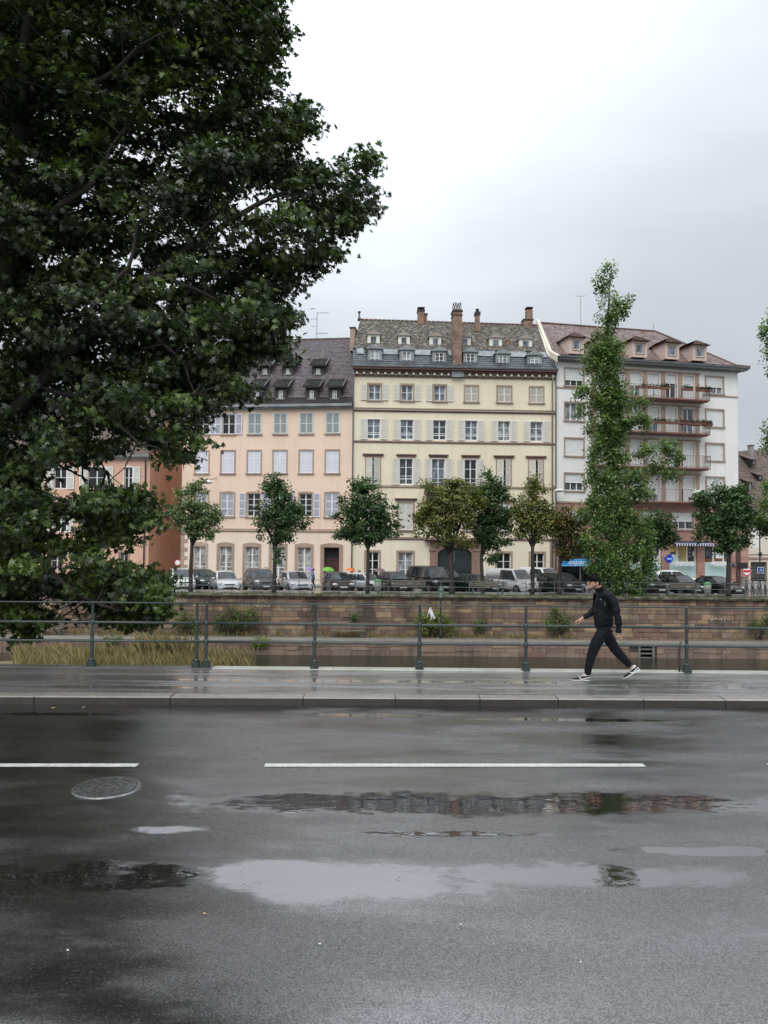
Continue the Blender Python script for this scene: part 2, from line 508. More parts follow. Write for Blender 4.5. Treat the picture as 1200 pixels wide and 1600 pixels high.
stone('quay_stone_mass', [(0.16, 0.095, 0.080), (0.40, 0.29, 0.17), (0.21, 0.135, 0.11), (0.35, 0.28, 0.20), (0.12, 0.105, 0.092), (0.27, 0.18, 0.135), (0.19, 0.115, 0.095), (0.42, 0.31, 0.19), (0.24, 0.20, 0.16)], 0.85, (0.035, 0.032, 0.026), 1.0, 'tint', 0.6)
stone('lower_stone', [(0.24, 0.15, 0.115), (0.36, 0.27, 0.20), (0.22, 0.165, 0.135), (0.30, 0.19, 0.145)], 0.7, (0.06, 0.055, 0.04), 0.95, 'rand', 1.0)
simple('mortar', (0.085, 0.07, 0.055), 0.95, var=0.3)
simple('river_bed', (0.03, 0.035, 0.02), 0.9)

# mossy coping
def mossy():
    m, h, b = new_mat('mossy_stone')
    p = h.pos()
    n = h.noise(h.mapping(p, (1, 1, 2)), 1.6, 7, 0.72)
    c = h.mix(h.rng(n, 0.42, 0.62, 0, 1), (0.20, 0.19, 0.15), (0.035, 0.042, 0.014))
    n2 = h.noise(p, 9, 5, 0.7)
    c = h.mix(h.rng(n2, 0.45, 0.7, 0, 0.8), c, (0.024, 0.022, 0.016))
    h.link(c, b.inputs['Base Color']); b.inputs['Roughness'].default_value = 0.9
    bp = h.n.new('ShaderNodeBump'); bp.inputs['Strength'].default_value = 0.8; bp.inputs['Distance'].default_value = 0.04
    h.link(h.noise(p, 14, 6, 0.75), bp.inputs['Height']); h.link(bp.outputs[0], b.inputs['Normal'])
mossy()
def earthy(name, a, c2, c3):
    m, h, b = new_mat(name)
    p = h.pos()
    c = h.mix(h.rng(h.noise(p, 1.2, 6, 0.7), 0.35, 0.65, 0, 1), a, c2)
    c = h.mix(h.rng(h.noise(p, 7, 5, 0.7), 0.55, 0.7, 0, 0.8), c, c3)
    h.link(c, b.inputs['Base Color']); b.inputs['Roughness'].default_value = 0.9
    bp = h.n.new('ShaderNodeBump'); bp.inputs['Strength'].default_value = 0.7; bp.inputs['Distance'].default_value = 0.05
    h.link(h.noise(p, 10, 6, 0.7), bp.inputs['Height']); h.link(bp.outputs[0], b.inputs['Normal'])
earthy('path_earth', (0.16, 0.125, 0.10), (0.10, 0.075, 0.06), (0.22, 0.17, 0.09))
earthy('bank_earth', (0.22, 0.17, 0.09), (0.13, 0.11, 0.06), (0.07, 0.06, 0.035))
earthy('far_ground', (0.10, 0.10, 0.08), (0.08, 0.085, 0.06), (0.12, 0.11, 0.08))
simple('path_concrete', (0.21, 0.20, 0.175), 0.5, var=0.22, scale=1.0, bump=0.3)

def water():
    m, h, b = new_mat('river_water')
    p = h.pos()
    b.inputs['Base Color'].default_value = (0.018, 0.022, 0.014, 1)
    b.inputs['Roughness'].default_value = 0.06
    b.inputs['IOR'].default_value = 1.33
    bp = h.n.new('ShaderNodeBump'); bp.inputs['Strength'].default_value = 0.55; bp.inputs['Distance'].default_value = 0.06
    hh = h.math('ADD', h.noise(h.mapping(p, (1.0, 3.0, 1)), 1.4, 5, 0.6), h.math('MULTIPLY', h.noise(p, 9, 3, 0.6), 0.25))
    h.link(hh, bp.inputs['Height']); h.link(bp.outputs[0], b.inputs['Normal'])
water()

# ------------------------------------------------------------------ near ground: road, pavement, bridge edge
def kerb_y(x): return 11.54 + 0.0175 * x
def road_z(y): return 0.012 * (8.4 - y)

def grid_sheet(name, xs, ys, zf, mat, kind='structure'):
    b = MB()
    n = len(xs)
    vs = [(x, y(x) if callable(y) else y, 0) for y in ys for x in xs]
    vs = [(x, y, zf(x, y)) for x, y, _ in vs]
    fs = [(j * n + i, j * n + i + 1, (j + 1) * n + i + 1, (j + 1) * n + i) for j in range(len(ys) - 1) for i in range(n - 1)]
    b.add(vs, fs)
    return tag(b.build(name, MATS[mat]), kind=kind)
KH = 0.075   # kerb height

XS = [-90, -40, -20, -10, -5, 0, 5, 10, 20, 40, 90]
grid_sheet('road', XS, [-14, -6, 0, 4, 8, lambda x: kerb_y(x) + 0.02], lambda x, y: road_z(y), 'road_asphalt')
grid_sheet('pavement', XS, [lambda x: kerb_y(x) + 0.28, 12.3, 13.0, 14.02], lambda x, y: KH + 0.004 * (13 - y), 'pavement_asphalt')
grid_sheet('ground', [-2500, -300, 0, 300, 2500], [-2500, -300, -40, -13.9], lambda x, y: 0.0 if y > -100 else -3, 'far_ground')

# kerb of single stones
kerb_px = [-420, -170, 60, 270, 476, 620, 753, 876, 1011, 1140, 1290, 1520, 1800]
kerb = empty('kerb', (0, 11.5, 0)); tag(kerb, kind='structure')
for a, b_ in zip(kerb_px[:-1], kerb_px[1:]):
    xa, xb = (a - 600) / F * 11.45, (b_ - 600) / F * 11.45
    q = MB(); g = 0.006
    j = random.uniform(-.004, .004)
    ya, yb = kerb_y(xa) - 11.5, kerb_y(xb) - 11.5
    c = 0.018
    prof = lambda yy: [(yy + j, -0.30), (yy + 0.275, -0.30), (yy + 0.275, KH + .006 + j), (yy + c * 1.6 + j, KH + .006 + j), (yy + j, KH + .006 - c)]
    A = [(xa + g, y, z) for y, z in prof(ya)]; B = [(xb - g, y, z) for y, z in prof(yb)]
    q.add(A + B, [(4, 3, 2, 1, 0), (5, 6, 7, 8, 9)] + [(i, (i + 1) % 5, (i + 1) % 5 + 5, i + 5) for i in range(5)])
    q.m[4] = 1; q.m[5] = 1; q.build('kerb_stone', [MATS['kerb_stone'], MATS['kerb_top_sheen']], kerb)
# long straight joints in the pavement (asphalt strips laid side by side)
for y0, y1, x0, x1 in ((12.62, 12.635, -30, 30), (13.3, 13.31, -30, 2.2)):
    q = MB(); q.box(x0, y0, 0.05, x1, y1, KH + 0.0035); tag(q.build('pavement', MATS['dark_concrete']), kind='structure')

# dashed centre line
for i, (x0, x1) in enumerate(((-6.95, -2.62), (-1.26, 2.87), (4.25, 8.4), (-12.6, -8.4), (9.8, 14))):
    q = MB(); n = 14
    line = lambda x: 8.4 + 0.03 * x
    for k in range(n):
        a, c = x0 + (x1 - x0) * k / n, x0 + (x1 - x0) * (k + 1) / n
        w = 0.06
        q.quad((a, line(a) - w, road_z(line(a) - w) + .004), (c, line(c) - w, road_z(line(c) - w) + .004),
               (c, line(c) + w, road_z(line(c) + w) + .004), (a, line(a) + w, road_z(line(a) + w) + .004))
    tag(q.build('road_marking', MATS['road_paint']), kind='structure')

# bridge edge: pale coping under the railing, then the wall down to the water
edge = empty('bridge_edge', (0, 14.2, 0)); tag(edge, kind='structure')
xs = [-30, -14.5, -9.2, -6.2, -3.1, -0.9, 1.4, 4.2, 7.1, 9.7, 13, 30]
for a, c in zip(xs[:-1], xs[1:]):
    q = MB(); q.rbox(a + .004, -0.21, -0.2, c - .004, 0.06, KH + .006 + random.uniform(-.003, .003), 0.003, 0.01)
    q.build('coping_stone', MATS['edge_stone' if c > -1.2 else 'dark_concrete'], edge)
q = MB(); q.box(-90, -0.2, -6, 90, 0.04, -0.2); q.build('retaining_wall', MATS['dark_concrete'], edge)

# manhole cover in the near lane
c = on_z(167, 1231, 0.01)
man_hole = empty('manhole_cover', (c.x, c.y, road_z(c.y) + 0.004), 0.3, 'round cast iron manhole cover sunk in the wet road below the dashed line', 'manhole cover')
q = MB(); n = 40; R = 0.315
q.add([(R * math.cos(2 * math.pi * k / n), R * math.sin(2 * math.pi * k / n), 0.0) for k in range(n)] , [tuple(range(n))])
for k in range(n): # frame ring
    a, b_ = 2 * math.pi * k / n, 2 * math.pi * (k + 1) / n
    P = lambda r, w, z: (r * math.cos(w), r * math.sin(w), z)
    q.quad(P(.285, a, .006), P(.285, b_, .006), P(.32, b_, .006), P(.32, a, .006))
    q.quad(P(.32, a, .006), P(.32, b_, .006), P(.325, b_, -.01), P(.325, a, -.01))
q.build('cover_frame', MATS['iron_grey'], man_hole)
q = MB()
for ri in (0.05, 0.12, 0.19, 0.25):
    for k in range(n):
        a, b_ = 2 * math.pi * k / n, 2 * math.pi * (k + 1) / n
        q.quad(P(ri, a, .007), P(ri, b_, .007), P(ri + .022, b_, .007), P(ri + .022, a, .007))
for k in range(12):
    a = 2 * math.pi * k / 12
    ca, sa = math.cos(a), math.sin(a)
    q.quad((ca * .07 - sa * .008, sa * .07 + ca * .008, .006), (ca * .07 + sa * .008, sa * .07 - ca * .008, .006), (ca * .24 + sa * .008, sa * .24 - ca * .008, .006), (ca * .24 - sa * .008, sa * .24 + ca * .008, .006))
q.build('cover_pattern', MATS['iron_grey'], man_hole)
# small litter on the road: pale leaves and chips
simple('dry_leaf', (0.42, 0.30, 0.12), 0.6, var=0.3)
simple('pale_chip', (0.6, 0.58, 0.5), 0.6)
for i, (px, py, mt, s) in enumerate([(500, 1477, 'pale_chip', .011), (720, 1446, 'pale_chip', .009), (907, 1506, 'pale_chip', .008), (106, 1487, 'pale_chip', .009), (320, 1428, 'dry_leaf', .012), (83, 1098, 'dry_leaf', .035), (131, 1097, 'dry_leaf', .02)]):
    c = on_z(px, py, road_z(5) + .004); q = MB()
    pts = [(s * random.uniform(.7, 1.3) * math.cos(w), s * random.uniform(.5, .9) * math.sin(w), 0.004 + random.uniform(0, .006)) for w in [k * math.pi / 3 for k in range(6)]]
    q.add(pts + [(0, 0, .012)], [(k, (k + 1) % 6, 6) for k in range(6)])
    o = q.build('fallen_leaf' if mt == 'dry_leaf' else 'stone_chip', MATS[mt], loc=(c.x, c.y, road_z(c.y) + .002)); tag(o, kind='stuff')

# ------------------------------------------------------------------ near railings
RY = lambda x: 14.08 - 0.006 * x
def railing(x_posts, x_left, x_right, label):
    base = empty('railing', ((x_left + x_right) / 2, RY(0), KH - .002), 0, label, 'railing', 'green iron railings along the bridge edge')
    bx = (x_left + x_right) / 2
    L = lambda x, z, dy=0: (x - bx, RY(x) - RY(0) + dy, z)
    for x in x_posts:
        px, py, _ = L(x, 0)
        q = MB(); q.smooth = True
        q.lathe(px, py, [(.036, 0), (.034, .08), (.031, .40), (.029, .46), (.028, .76), (.026, .83), (.024, 1.15), (.027, 1.17), (.02, 1.185)], 12)
        post = q.build('post', MATS['rail_green'], base)
        q = MB()
        q.prism_z([(px + .075 * sx, py + .075 * sy) for sx, sy in ((-1, -.7), (-.7, -1), (.7, -1), (1, -.7), (1, .7), (.7, 1), (-.7, 1), (-1, .7))], -.002, .05)
        q.prism_z([(px + .062 * sx, py + .062 * sy) for sx, sy in ((-1, -.6), (-.6, -1), (.6, -1), (1, -.6), (1, .6), (.6, 1), (-.6, 1), (-1, .6))], .05, .12)
        q.smooth = True
        q.lathe(px, py, [(.058, .12), (.05, .145), (.036, .165)], 12)
        q.build('post_base', MATS['rail_green'], post)
        for zc in (0.47, 0.81):
            q = MB(); q.smooth = True
            q.lathe(px, py, [(.03, zc - .045), (.040, zc - .038), (.043, zc), (.040, zc + .038), (.03, zc + .045)], 12)
            q.build('collar', MATS['rail_green'], post)
    for z, r in ((1.17, .0145), (0.81, .022), (0.47, .022)):
        e = 0.0 if z > 1 else 0.07
        q = MB(); q.smooth = True
        n = 14
        xa, xb = x_left + (0 if z > 1 else 0), x_right
        pts = [L(xa + (xb - xa) * k / n, z + (0.004 * math.sin(k * 2.1))) for k in range(n + 1)]
        q.tube(pts, r, 10)
        q.build('rail', MATS['rail_green'], base)
    return base
def railx(px): return (px - 600) / F * 14.08
lp = [railx(-340), railx(-178), railx(-16), railx(147), railx(310)]
rp = [railx(v) for v in (325, 494, 657, 822, 1071, 1330, 1590)]
railing(lp, -24, lp[-1] + .075, 'dark green iron railing on the tree side, ending at a double post')
railing(rp, rp[0] - .075, 24, 'long dark green iron railing behind the walking man')
# grey lean-to conduit beside the post at the bridge's right part
x = railx(1062)
q = MB(); q.smooth = True
q.tube([(0, 0, 0), (0, 0, .30), (.012, 0, .48), (.03, 0, .55)], .02, 8)
tag(q.build('pipe_stub', MATS['rail_green'], loc=(x - .02, RY(x) + .02, KH)), 'short dark pipe curving up against the railing post furthest right', 'pipe')

# ------------------------------------------------------------------ river, far quay
ST_Z = -1.2       # top of the quay across the river
RD_Z = -1.5       # roadway and house fronts behind it
PATH_Z = -3.84
WAT_Z = -4.66
q = MB(); q.quad((-320, 14, WAT_Z), (320, 14, WAT_Z), (320, 47.4, WAT_Z), (-320, 47.4, WAT_Z))
tag(q.build('river_water', MATS['river_water']), kind='structure')
q = MB(); q.box(-320, 14.3, -6.2, 320, 47, -6.0); tag(q.build('river_bed', MATS['river_bed']), kind='structure')
QW = 50.3
q = MB(); q.quad((-320, 47.0, PATH_Z), (320, 47.0, PATH_Z), (320, 50.5, PATH_Z), (-320, 50.5, PATH_Z)); tag(q.build('river_path', MATS['path_earth']), kind='structure')
q = MB(); q.box(-320, 47.0, PATH_Z - .1, 320, 48.5, PATH_Z + .05); tag(q.build('path_edge', MATS['path_concrete']), kind='structure')

# retaining wall of the far quay: single stones where they show, backing behind
qwall = empty('quay_wall', (0, QW, PATH_Z), 0, 'old red and ochre sandstone quay wall with mossy coping across the river', 'wall')
H = ST_Z - PATH_Z
q = MB(); q.box(-320, 0.10, -.5, 320, 1.0, H - .18); q.build('wall_backing', MATS['mortar'], qwall)
heights = [.34, .25, .33, .24, .36, .25, .30, .22]
sc = (H - .36) / sum(heights)
z = 0; stones = []
for r, hh in enumerate(heights):
    hh *= sc
    x = -28 + random.uniform(0, .6)
    while x < 27.5:
        w = random.choice([.45, .7, .9, 1.15, 1.4, .6]) * random.uniform(.85, 1.15)
        stones.append((x, z, w, hh)); x += w
    z += hh
stones.sort(key=lambda t: abs(t[0] + 1.5) - 0.8 * t[1])
mesh_cache = {}
for i, (x, z, w, hh) in enumerate(stones):
    if i < 285:
        key = (round(w, 1), round(hh, 2), i % 2)
        if key not in mesh_cache:
            m_ = MB(); m_.rbox(.008, 0, .008, w - .008, .2, hh - .008, .012, .010); mesh_cache[key] = m_.mesh('stone', MATS['quay_stone'])
        o = bpy.data.objects.new('stone', mesh_cache[key]); COL.objects.link(o); o.parent = qwall
        o.location = (x, random.uniform(-.02, .015), z); o.scale = (w / max(.1, mesh_cache[key].vertices[1].co.x + .008), 1, 1)
rest = MB()
for i, (x, z, w, hh) in enumerate(stones):
    if i >= 285:
        rest.tint = random.random(); rest.rbox(x + .008, random.uniform(-.02, .015), z + .008, x + w - .008, .2, z + hh - .008, .012, .018)
for side in (-1, 1):
    z = 0
    for hh in heights:
        hh *= sc; x = 28 if side > 0 else -100
        while x < (100 if side > 0 else -28):
            w = random.uniform(.5, 1.2); rest.tint = random.random()
            rest.rbox(x + .01, 0, z + .01, x + w - .01, .2, z + hh - .01, .01, .02); x += w
        z += hh
o = rest.build('stone_courses', MATS['quay_stone_mass'], qwall); tag(o, kind='stuff')
# top rubble course and mossy coping stones
q = MB(); x = -100
while x < 100:
    w = random.uniform(.25, .6); q.tint = random.random()
    q.rbox(x + .01, random.uniform(-.02, .02), H - .36 + .005, x + w - .01, .2, H - .18, .02, .02); x += w
tag(q.build('rubble_course', MATS['quay_stone_mass'], qwall), kind='stuff')
x = -40.0
while x < 40:
    w = random.uniform(1.4, 2.3)
    q = MB(); zt = H + random.uniform(-.015, .02)
    n = 7
    for k in range(n):
        a, c_ = x + w * k / n, x + w * (k + 1) / n - (0.01 if k == n - 1 else 0)
        d0 = random.uniform(-.015, .015)
        q.add([(a, -.16 + d0, H - .17), (c_, -.16 + d0, H - .17), (c_, -.19 + d0, H - .06), (a, -.19 + d0, H - .06), (c_, -.12, zt), (a, -.12, zt), (c_, .6, zt), (a, .6, zt), (a, .2, H - .2), (c_, .2, H - .2)],
              [(0, 1, 2, 3), (3, 2, 4, 5), (5, 4, 6, 7), (8, 9, 1, 0)])
    q.build('coping_stone', MATS['mossy_stone'], qwall); x += w
# two narrow buttress seams
# faint scribbled tags
simple('faint_chalk', (0.62, 0.58, 0.55), 0.8)
def scribble(px, py, w, h_, mat, seed, n=26):
    rr = random.Random(seed); c = at(px, py, QW - .03)
    q = MB(); pts = []
    for k in range(n):
        t = k / (n - 1)
        pts.append((c.x + (t - .5) * w + rr.uniform(-.08, .08), QW - .035, c.z + h_ * .5 * math.sin(k * 1.9 + seed) * rr.uniform(.4, 1)))
    pts = [(a - 0, b - QW, z_ - PATH_Z) for a, b, z_ in pts]
    q.tube(pts, .012, 4)
    q.build('painted_scribble', MATS[mat], qwall)
scribble(398, 946, 2.0, .5, 'faint_chalk', 1, 34); scribble(278, 939, 1.0, .5, 'faint_chalk', 2, 20); scribble(1125, 967, 1.2, .35, 'faint_chalk', 5, 22)
scribble(1015, 1019, 0.1, .1, 'mortar', 5, 4)

# lower river wall with a slot of steps
lw = empty('river_wall', (0, 47.0, WAT_Z), 0, 'low pinkish stone river wall at the waterline under the lower path', 'wall')
HL = PATH_Z - WAT_Z
sx0, sx1 = at(1001, 1020, 47).x, at(1019, 1020, 47).x
q = MB(); q.box(-320, .12, -1.5, sx0 - .02, .8, HL - .1); q.box(sx1 + .02, .12, -1.5, 320, .8, HL - .1); q.build('wall_backing', MATS['mortar'], lw)
x = -24.0
while x < 25:
    w = random.uniform(1.2, 2.4)
    zc = HL * random.uniform(.28, .40); zc2 = HL * random.uniform(.58, .70)
    for za, zb in ((-.4, zc), (zc, zc2), (zc2, HL - .1)):
        w2 = w / random.choice((1, 2, 2, 3)); xx = x
        while xx < x + w - .05:
            if not (xx + w2 > sx0 - .1 and xx < sx1 + .1):
                m_ = MB(); m_.rbox(xx + .005, random.uniform(-.015, .015), za + .005, xx + w2 - .005, .2, zb - .005, .02, .012); m_.build('stone', MATS['lower_stone'], lw)
            xx += w2
    x += w
# steps
for k in range(4):
    m_ = MB(); m_.box(sx0, .05 + .1 * (3 - k) * .0, -.3 + k * .26, sx1, .75, -.3 + k * .26 + .07); m_.build('step', MATS['path_concrete'], lw)
m_ = MB(); m_.box(sx0 - .14, -.03, -.5, sx0 - .02, .5, HL - .02); m_.build('step_cheek', MATS['path_concrete'], lw)
m_ = MB(); m_.box(sx1 + .02, -.03, -.5, sx1 + .14, .5, HL - .02); m_.build('step_cheek', MATS['path_concrete'], lw)
m_ = MB(); m_.box(sx0 - .02, .76, -.5, sx1 + .02, .8, HL - .12); m_.build('step_recess', MATS['dark_concrete'], lw)

# street beyond
grid_sheet('quay_top', [-320, -40, 0, 40, 320], [50.55, 52, 53.2], lambda x, y: ST_Z, 'far_asphalt')
q = MB(); q.box(-320, 53.2, RD_Z - .3, 320, 53.5, ST_Z + .01); tag(q.build('quay_kerb', MATS['concrete']), kind='structure')
grid_sheet('street', [-320, -40, 0, 40, 320], [53.4, 58, 62.0], lambda x, y: RD_Z, 'far_asphalt')
grid_sheet('far_ground', [-2600, -400, 0, 400, 2600], [62.0, 90, 400, 2600], lambda x, y: RD_Z - .15, 'far_ground')
q = MB(); q.box(-320, 62.0, RD_Z - .5, 320, 90, RD_Z + .12); tag(q.build('far_pavement', MATS['concrete']), kind='structure')
# ground beyond the water at the sides is far outside the frame
# ================================================================== buildings across the river
plaster('yellow_plaster', (0.87, 0.79, 0.60), (0.54, 0.46, 0.34), 0.85)
plaster('cream_plaster', (0.87, 0.79, 0.63), (0.54, 0.46, 0.35), 0.9)
plaster('pink_plaster', (0.87, 0.67, 0.53), (0.60, 0.43, 0.33), 0.8)
plaster('peach_base_plaster', (0.88, 0.74, 0.61), (0.60, 0.47, 0.36), 0.9)
plaster('salmon_plaster', (0.72, 0.46, 0.34), (0.40, 0.22, 0.15), 0.7)
plaster('orange_plaster', (0.66, 0.37, 0.25), (0.28, 0.13, 0.085), 1.1)
plaster('white_plaster', (0.87, 0.86, 0.84), (0.52, 0.50, 0.46), 0.8)
plaster('pale_house_plaster', (0.74, 0.68, 0.56), (0.45, 0.38, 0.30), 0.6)
stone('red_sandstone', [(0.27, 0.165, 0.14), (0.37, 0.25, 0.20), (0.23, 0.15, 0.135)], 0.8, (0.10, 0.07, 0.06), 0.5, 'rand', 1.0)
stone('tan_sandstone', [(0.42, 0.30, 0.235), (0.50, 0.385, 0.29), (0.40, 0.31, 0.25)], 0.8, (0.16, 0.11, 0.08), 0.45, 'rand', 1.0)
stone('shop_sandstone', [(0.46, 0.24, 0.19), (0.56, 0.36, 0.28), (0.40, 0.21, 0.17), (0.52, 0.29, 0.22)], 0.75, (0.2, 0.1, 0.08), 0.35, 'rand', 0.8)
stone('cornice_wood', [(0.13, 0.07, 0.06), (0.18, 0.10, 0.085)], 0.7, (0.03, 0.02, 0.02), 0.5, 'rand')
tiles('brown_tiles', [(0.06, 0.052, 0.045), (0.23, 0.205, 0.17), (0.10, 0.088, 0.075), (0.38, 0.35, 0.30), (0.12, 0.10, 0.085), (0.18, 0.155, 0.125)], 0.75, (0.05, 0.045, 0.035), 0.4)
tiles('grey_tiles', [(0.115, 0.095, 0.10), (0.17, 0.145, 0.155), (0.135, 0.115, 0.12), (0.215, 0.19, 0.20)], 0.6, (0.05, 0.042, 0.045), 0.35)
tiles('dark_tiles', [(0.035, 0.033, 0.032), (0.055, 0.05, 0.047), (0.028, 0.03, 0.026)], 0.6, (0.02, 0.022, 0.012), 0.5)
tiles('rose_tiles', [(0.23, 0.155, 0.145), (0.37, 0.29, 0.28), (0.28, 0.20, 0.185), (0.42, 0.35, 0.34)], 0.5, (0.14, 0.06, 0.045), 0.5)
tiles('rust_tiles', [(0.12, 0.062, 0.046), (0.16, 0.085, 0.065), (0.09, 0.052, 0.04)], 0.6, (0.05, 0.03, 0.022), 0.5)
tiles('umber_tiles', [(0.14, 0.10, 0.085), (0.20, 0.155, 0.13), (0.11, 0.085, 0.07)], 0.7, (0.05, 0.04, 0.035), 0.4)
tiles('slate', [(0.07, 0.083, 0.095), (0.10, 0.115, 0.128), (0.055, 0.065, 0.075)], 0.35, (0.035, 0.04, 0.045), 0.5, 0.6)
simple('zinc', (0.24, 0.27, 0.28), 0.42, 0.0, 0.3, 1.5, 0.6, bump=0.2)
simple('zinc_dark', (0.085, 0.095, 0.10), 0.4, 0.0, 0.3, 1.5, 0.6)
simple('gutter', (0.20, 0.22, 0.215), 0.45, 0.0, 0.2, 1.0)
simple('downpipe', (0.20, 0.21, 0.21), 0.5, 0.0, 0.2, 1.0)
simple('brick_stack', (0.25, 0.165, 0.125), 0.9, 0.0, 0.35, 2.2, bump=0.6)
simple('clay_pot', (0.36, 0.15, 0.09), 0.8, 0.0, 0.3, 5)
simple('sooty_cap', (0.06, 0.045, 0.042), 0.9, 0.0, 0.4, 5)
simple('white_paint', (0.80, 0.80, 0.80), 0.45, var=0.05)
simple('cream_paint', (0.74, 0.73, 0.65), 0.5, var=0.06)
simple('grey_louvre', (0.44, 0.42, 0.37), 0.6, var=0.15, scale=2)
simple('light_louvre', (0.60, 0.58, 0.51), 0.6, var=0.12, scale=2)
simple('lilac_louvre', (0.66, 0.67, 0.74), 0.5, var=0.06, scale=2)
simple('lilac_frame', (0.78, 0.79, 0.85), 0.5, var=0.05)
simple('slate_louvre', (0.27, 0.29, 0.29), 0.6, var=0.15, scale=2)
simple('slate_louvre_frame', (0.60, 0.64, 0.62), 0.5, var=0.08)
simple('steel_louvre', (0.36, 0.37, 0.42), 0.55, var=0.12, scale=2)
simple('blind_white', (0.76, 0.77, 0.76), 0.55, var=0.05, scale=2)
simple('dark_room', (0.012, 0.012, 0.013), 0.9)
simple('curtain', (0.55, 0.55, 0.55), 0.9, var=0.15, scale=6)
simple('warm_room', (0.50, 0.36, 0.12), 0.9, var=0.4, scale=1.2)
simple('green_curtain', (0.20, 0.22, 0.10), 0.9)
simple('door_green', (0.025, 0.04, 0.042), 0.45, var=0.15, scale=4)
simple('door_brown', (0.055, 0.022, 0.02), 0.5, var=0.2)
simple('balcony_red', (0.22, 0.105, 0.09), 0.7, var=0.2, scale=2)
simple('iron_black', (0.03, 0.03, 0.032), 0.5, var=0.1)
simple('iron_light', (0.20, 0.19, 0.18), 0.5, var=0.1)
simple('frosted_teal', (0.50, 0.68, 0.66), 0.3, var=0.06, scale=0.6)
simple('sign_blue', (0.03, 0.32, 0.72), 0.35, var=0.05)
simple('cross_blue', (0.012, 0.03, 0.55), 0.35, var=0.05)
simple('sign_white', (0.82, 0.84, 0.84), 0.4, var=0.02)
simple('sign_red', (0.55, 0.03, 0.03), 0.4, var=0.05)
simple('sign_navy', (0.02, 0.03, 0.12), 0.4)
simple('awning_navy', (0.03, 0.04, 0.10), 0.8)
simple('awning_white', (0.62, 0.64, 0.68), 0.8)
glass('pane_blue', (0.16, 0.19, 0.23))
glass('pane_dark', (0.018, 0.02, 0.022))
glass('pane_mid', (0.07, 0.08, 0.09))
glass('pane_curtain', (0.34, 0.36, 0.38))

class Bld:
    def __init__(s, name, P0, P1, label, cat='building', z=RD_Z + 0.12):
        s.P0 = Vector((P0[0], P0[1], 0)); s.P1 = Vector((P1[0], P1[1], 0))
        s.e = (s.P1 - s.P0).normalized(); s.n = Vector((-s.e.y, s.e.x, 0)); s.z = z
        s.W = (s.P1 - s.P0).length
        s.root = empty(name, (P0[0], P0[1], z), math.atan2(s.e.y, s.e.x), label, cat)
    def px(s, px, py, d=0.0):
        r = ray(px, py); o = Vector((0, 0, CAM_Z))
        p = s.P0 + s.n * d
        t = (p - Vector((0, 0, 0))).dot(s.n) / r.dot(s.n)
        w = o + r * t
        return ((w - s.P0).dot(s.e), w.z - s.z)
    def u(s, px, py=760, d=0.0): return s.px(px, py, d)[0]
    def zz(s, px, py, d=0.0): return s.px(px, py, d)[1]

def holed_wall(b, u0, z0, u1, z1, holes, depth=0.22, y=0.0, back=True):
    us = sorted({u0, u1} | {v for h in holes for v in (h[0], h[2]) if u0 < v < u1})
    zs = sorted({z0, z1} | {v for h in holes for v in (h[1], h[3]) if z0 < v < z1})
    for i in range(len(us) - 1):
        for j in range(len(zs) - 1):
            cu, cz = (us[i] + us[i + 1]) / 2, (zs[j] + zs[j + 1]) / 2
            if any(h[0] < cu < h[2] and h[1] < cz < h[3] for h in holes): continue
            b.quad((us[i], y, zs[j]), (us[i + 1], y, zs[j]), (us[i + 1], y, zs[j + 1]), (us[i], y, zs[j + 1]))
    for a0, c0, a1, c1 in holes:
        b.quad((a0, y, c0), (a0, y + depth, c0), (a0, y + depth, c1), (a0, y, c1))
        b.quad((a1, y, c0), (a1, y, c1), (a1, y + depth, c1), (a1, y + depth, c0))
        b.quad((a0, y, c0), (a1, y, c0), (a1, y + depth, c0), (a0, y + depth, c0))
        b.quad((a0, y, c1), (a0, y + depth, c1), (a1, y + depth, c1), (a1, y, c1))

SH = {}
def shutter_mesh(w, h, fm, sm, bars=1):
    key = (round(w, 2), round(h, 2), fm, sm, bars)
    if key in SH: return SH[key]
    w, h = key[0], key[1]
    q = MB(); t = .04; f = .055
    q.cur = 0
    q.box(0, -t, 0, f, 0, h); q.box(w - f, -t, 0, w, 0, h); q.box(f, -t + .002, 0, w - f, -.002, f * 1.3); q.box(f, -t + .002, h - f * 1.3, w - f, -.002, h)
    for k in range(bars):
        zc = h * (k + 1) / (bars + 1); q.box(f, -t + .002, zc - .035, w - f, -.002, zc + .035)
    q.cur = 1
    n = max(4, int(h / .095)); dz = (h - f * 2) / n
    for k in range(n):
        z = f + k * dz
        q.quad((f, -t + .006, z), (w - f, -t + .006, z), (w - f, -.012, z + dz * 1.05), (f, -.012, z + dz * 1.05))
    q.quad((f, -.008, f), (w - f, -.008, f), (w - f, -.008, h - f), (f, -.008, h - f))
    SH[key] = q.mesh('shutter', [MATS[fm], MATS[sm]])
    return SH[key]

def put(mesh, name, parent, loc, rz=0.0):
    o = bpy.data.objects.new(name, mesh); COL.objects.link(o); o.parent = parent; o.location = loc; o.rotation_euler = (0, 0, rz); return o

